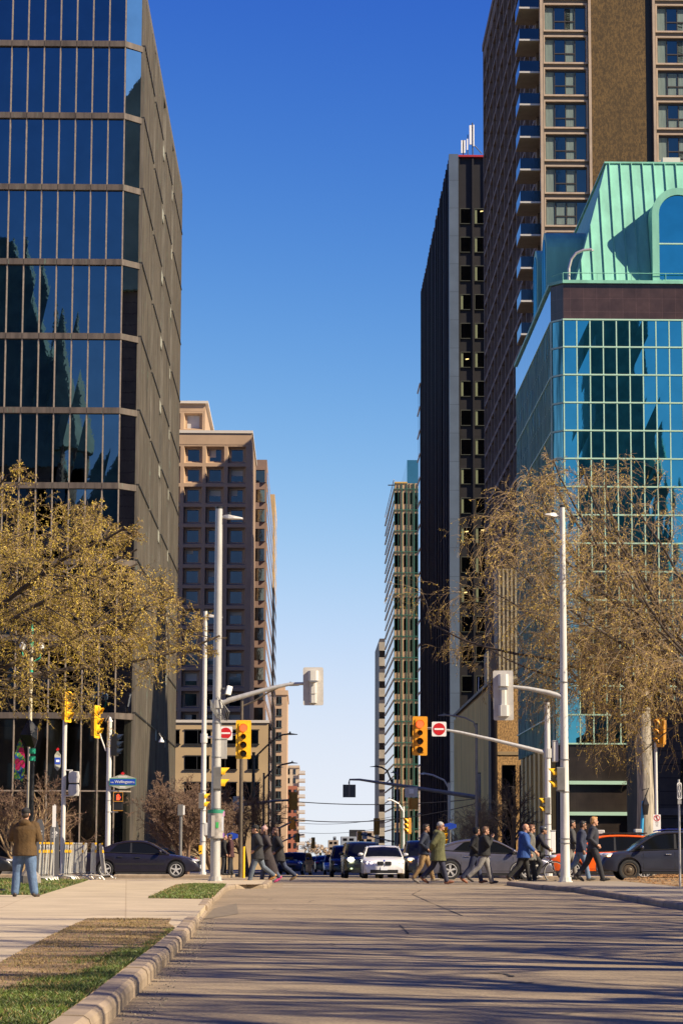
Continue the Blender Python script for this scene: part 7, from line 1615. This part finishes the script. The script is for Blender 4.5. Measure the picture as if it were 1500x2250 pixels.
bare('dark bare tree with fanned branches before the brown aggregate wall', 12, gb(1123,126), 7.0, .13, BARKD, BARKD, dict(kids=[11,8,6,4,0]))
bare('pale twiggy bare tree left of the dark bare tree', 13, gb(1092,134), 6.2, .08, BARKP, BARKP, dict(kids=[10,8,6,4,0]), None, 3)
bare('pale bare sapling behind the olive parka', 14, gb(1030,140), 5.5, .06, BARKP, BARKP, dict(kids=[7,6,4,3,0]), None, 2)
bare('reddish bare shrub at the foot of the dark stone building', 16, gb(1478,118), 3.0, .03, BARKR, BARKR, dict(kids=[6,6,5,3,0]), None, 7)
# trees down the far street
for i, (x, d, h, lab, mt) in enumerate(((678,1530,21,'hazy tan tree at the street end below the red brick tower',BARKP),(697,1560,18,'second far tan tree at the street end, nearer the centre',BARKP),(716,1580,15,'third low tan tree at the street end left of the centre',BARKP),(818,1520,24,'yellow green spring tree at the street end against the striped tower',BARKP),(802,1540,21,'second yellow green tree at the street end, left of the first',BARKP),(786,1560,17,'small yellow green tree left of its taller neighbours',BARKP),(755,1575,12,'brown tree under the grey tower at the street end',BARKR),(770,1560,13,'brown tree right of the street end centre',BARKR))):
    bare(lab, 40+i, gb(x,d), h, .25, mt, mt, dict(lev=3, kids=[9,7,6,0,0]), 'trees at the end of the far street', 1, (1.6,1.1,(YG if x > 780 else M('tan_bud_%d' % i,(.42,.30,.19),.8)) ))
# off to the right: the row whose branches shade the road
tr0 = bare('bare street tree in the row beyond the right edge of the picture', 51, (15,12,.1), 13.0, .19, BARK, BARK, dict(rr=[.55,.55,.5,.5], kids=[12,8,6,4,0], wig=[.05,.14,.18,.22,.22]), 'street trees right of the road')
tr0.scale = (1.2,)*3; tr0.location = (12,1,.1)
for i, (x, y, a, s_) in enumerate(((13.2,6,1.1,1.6),(13.5,11,2.3,1.55),(14,16,3.3,1.65),(13.5,21,4.2,1.55),(14.2,26,5.0,1.5),(14,31,.7,1.3),(14.2,36,2.9,1.25),(15.2,41,.3,1.3),(15.8,47,1.9,1.3),(17,53,2.6,1.35),(17.5,59,4.8,1.3))): dup(tr0, (x,y,.1), a, None, None, s_)
# yucca inside the lobby
q = f(265,1838,127.5); T = thing('yucca_plant', 'spiky green yucca plant standing inside the lobby glass behind the sedan', 'plant', (q.x,127.5,.27), True)
build('pot', MB().lathe([(.28,.27),(.36,.75),(.33,.75),(.3,.70)], (q.x,127.5,0), 'z', 14), TRIM, T); m = MB(); r = random.Random(2); LF = M('yucca_leaf', (.09,.17,.035), .5, 0, .4, 3)
for hz, hx, n in ((1.3,0,40),(2.0,-.5,34),(2.4,.35,34)):
    m.tube([(q.x,127.5,.7),(q.x+hx,127.5,hz)], .04, 6)
    for i in range(n):
        v = rvec(r); v.z = v.z*.7+.25; v.normalize(); p0 = Vector((q.x+hx,127.5,hz)); s_ = v.cross(Vector((0,0,1))).normalized()*.035; ln = r.uniform(.6,1.0); p1 = p0+v*ln*.6; p2 = p0+v*ln-Vector((0,0,.18*ln))
        m.add([p0-s_*.6,p0+s_*.6,p1+s_,p1-s_,p2], [(0,1,2,3),(3,2,4)])
build('leaf', m, LF, T)
# ---- grass, mulch and litter
def inside(pt, poly):
    x, y = pt; c = False; n = len(poly)
    for i in range(n):
        x0, y0 = poly[i]; x1, y1 = poly[(i+1)%n]
        if (y0 > y) != (y1 > y) and x < (x1-x0)*(y-y0)/(y1-y0)+x0: c = not c
    return c
def vn(x, y, s_):                            # cheap value noise for grass patches
    def h(i, j): return (math.sin(i*127.1+j*311.7+s_*13.7)*43758.5453) % 1
    i, j = math.floor(x), math.floor(y); u, v = x-i, y-j; u = u*u*(3-2*u); v = v*v*(3-2*v)
    return (h(i,j)*(1-u)+h(i+1,j)*u)*(1-v)+(h(i,j+1)*(1-u)+h(i+1,j+1)*u)*v
def grass(name, poly, n, h0, h1, zoff, seed, cover, wdt=.006, mats=None):
    g = random.Random(seed); xs_ = [p[0] for p in poly]; ys_ = [p[1] for p in poly]; m = MB(); k = 0; tries = 0
    while k < n and tries < n*12:
        tries += 1; x, y = g.uniform(min(xs_),max(xs_)), g.uniform(min(ys_),max(ys_))
        if not inside((x,y), poly): continue
        c = cover(x,y)
        if g.random() > c: continue
        h = g.uniform(h0,h1)*(.6+.6*c); a = g.uniform(0,6.28); dx, dy = math.cos(a)*wdt, math.sin(a)*wdt; lx, ly = g.gauss(0,.5)*h, g.gauss(0,.5)*h; z = gz(y)+zoff
        m.add([(x-dx,y-dy,z),(x+dx,y+dy,z),(x+lx*.4+dx*.6,y+ly*.4+dy*.6,z+h*.6),(x+lx,y+ly,z+h)], [(0,1,2),(0,2,3)], 1 if g.random() < (.12 if c > .6 else .4) else 0); k += 1
    return stuff(build(name, m, mats or [BLADE, DRYB]))
kxl = [(K[i].y, K[i].x-.17) for i in range(1,8)]; pxl = [(9,-2.0),(17,-2.05),(23,-2.29),(31,-2.48)]
def cv(x, y):                                # near verge: green by the kerb and to the front, worn earth behind
    k0, k1 = lerp(kxl, y), lerp(pxl, y); u = (k0-x)/max(.2,(k0-k1)); g_ = lerp([(12,1.35),(14.5,1.1),(16.5,.85),(18.5,.55),(23,.36),(28,.22),(32,.08)], y)
    e = vn(x*2.0+5, y*.45, 1)*.6+vn(x*7, y*2.2, 2)*.4
    return max(.02, min(1, ((g_-u)*1.5+.45-e*1.25)*2.0))
def cdry(x, y): e = vn(x*3, y*.9, 8)*.6+vn(x*9, y*4, 9)*.4; return max(.04, min(1, e*2.4-.8))
VGP = [(p[0],p[1]) for p in VG if p[1] > 9]
VGP = [(x,max(y,9.5)) for x,y in VG]
grass('grass', VGP, 70000, .010, .034, KH-.012, 1, cv, .0035)
grass('dry_grass', VGP, 26000, .006, .022, KH-.012, 11, cdry, .003, [DRYB, BARKP])
grass('grass', GP2, 22000, .025, .06, KH-.01, 2, lambda x,y: max(0,min(1,(x+3.25)*1.4-.1+vn(x*3,y*.5,4)*.4)), .006)
LP = [(p[0] if p[0] > -14 else -12.5, p[1]) for p in LAWN]
grass('grass', LP, 52000, .03, .08, KH-.01, 3, lambda x,y: .25+.75*min(1,max(0,vn(x*1.2,y*.25,6)*2-.4)), .008)
def chips(poly, n, zoff, seed, mat, s0, s1, heap=.12):
    g = random.Random(seed); xs_ = [p[0] for p in poly]; ys_ = [p[1] for p in poly]; m = MB(); k = 0; cx_, cy_ = sum(xs_)/len(xs_), sum(ys_)/len(ys_)
    while k < n:
        x, y = g.uniform(min(xs_),max(xs_)), g.uniform(min(ys_),max(ys_))
        if not inside((x,y), poly): continue
        z = gz(y)+zoff+g.uniform(0,heap)*max(0,1-abs(x-cx_)/2.2); m.obox((x,y,z), (g.uniform(s0,s1)*2,g.uniform(s0,s1),.012), (g.uniform(-.6,.6),g.uniform(-.6,.6),g.uniform(0,3))); k += 1
    return m
stuff(build('mulch', chips(MUL, 5200, .09, 5, MULCH, .03,.07, .22), MULCH))
gl_ = [(K[i].x+.02, K[i].y) for i in range(1,7)]+[(K[i].x+.22, K[i].y) for i in range(6,0,-1)]
gl_ = [(x,max(y,12.5)) for x,y in gl_]
stuff(build('gravel', chips(gl_, 420, -.003, 6, KERB, .003,.008, .0), M('gutter_grit', (.22,.19,.15), .9, 0, .4, 30)))
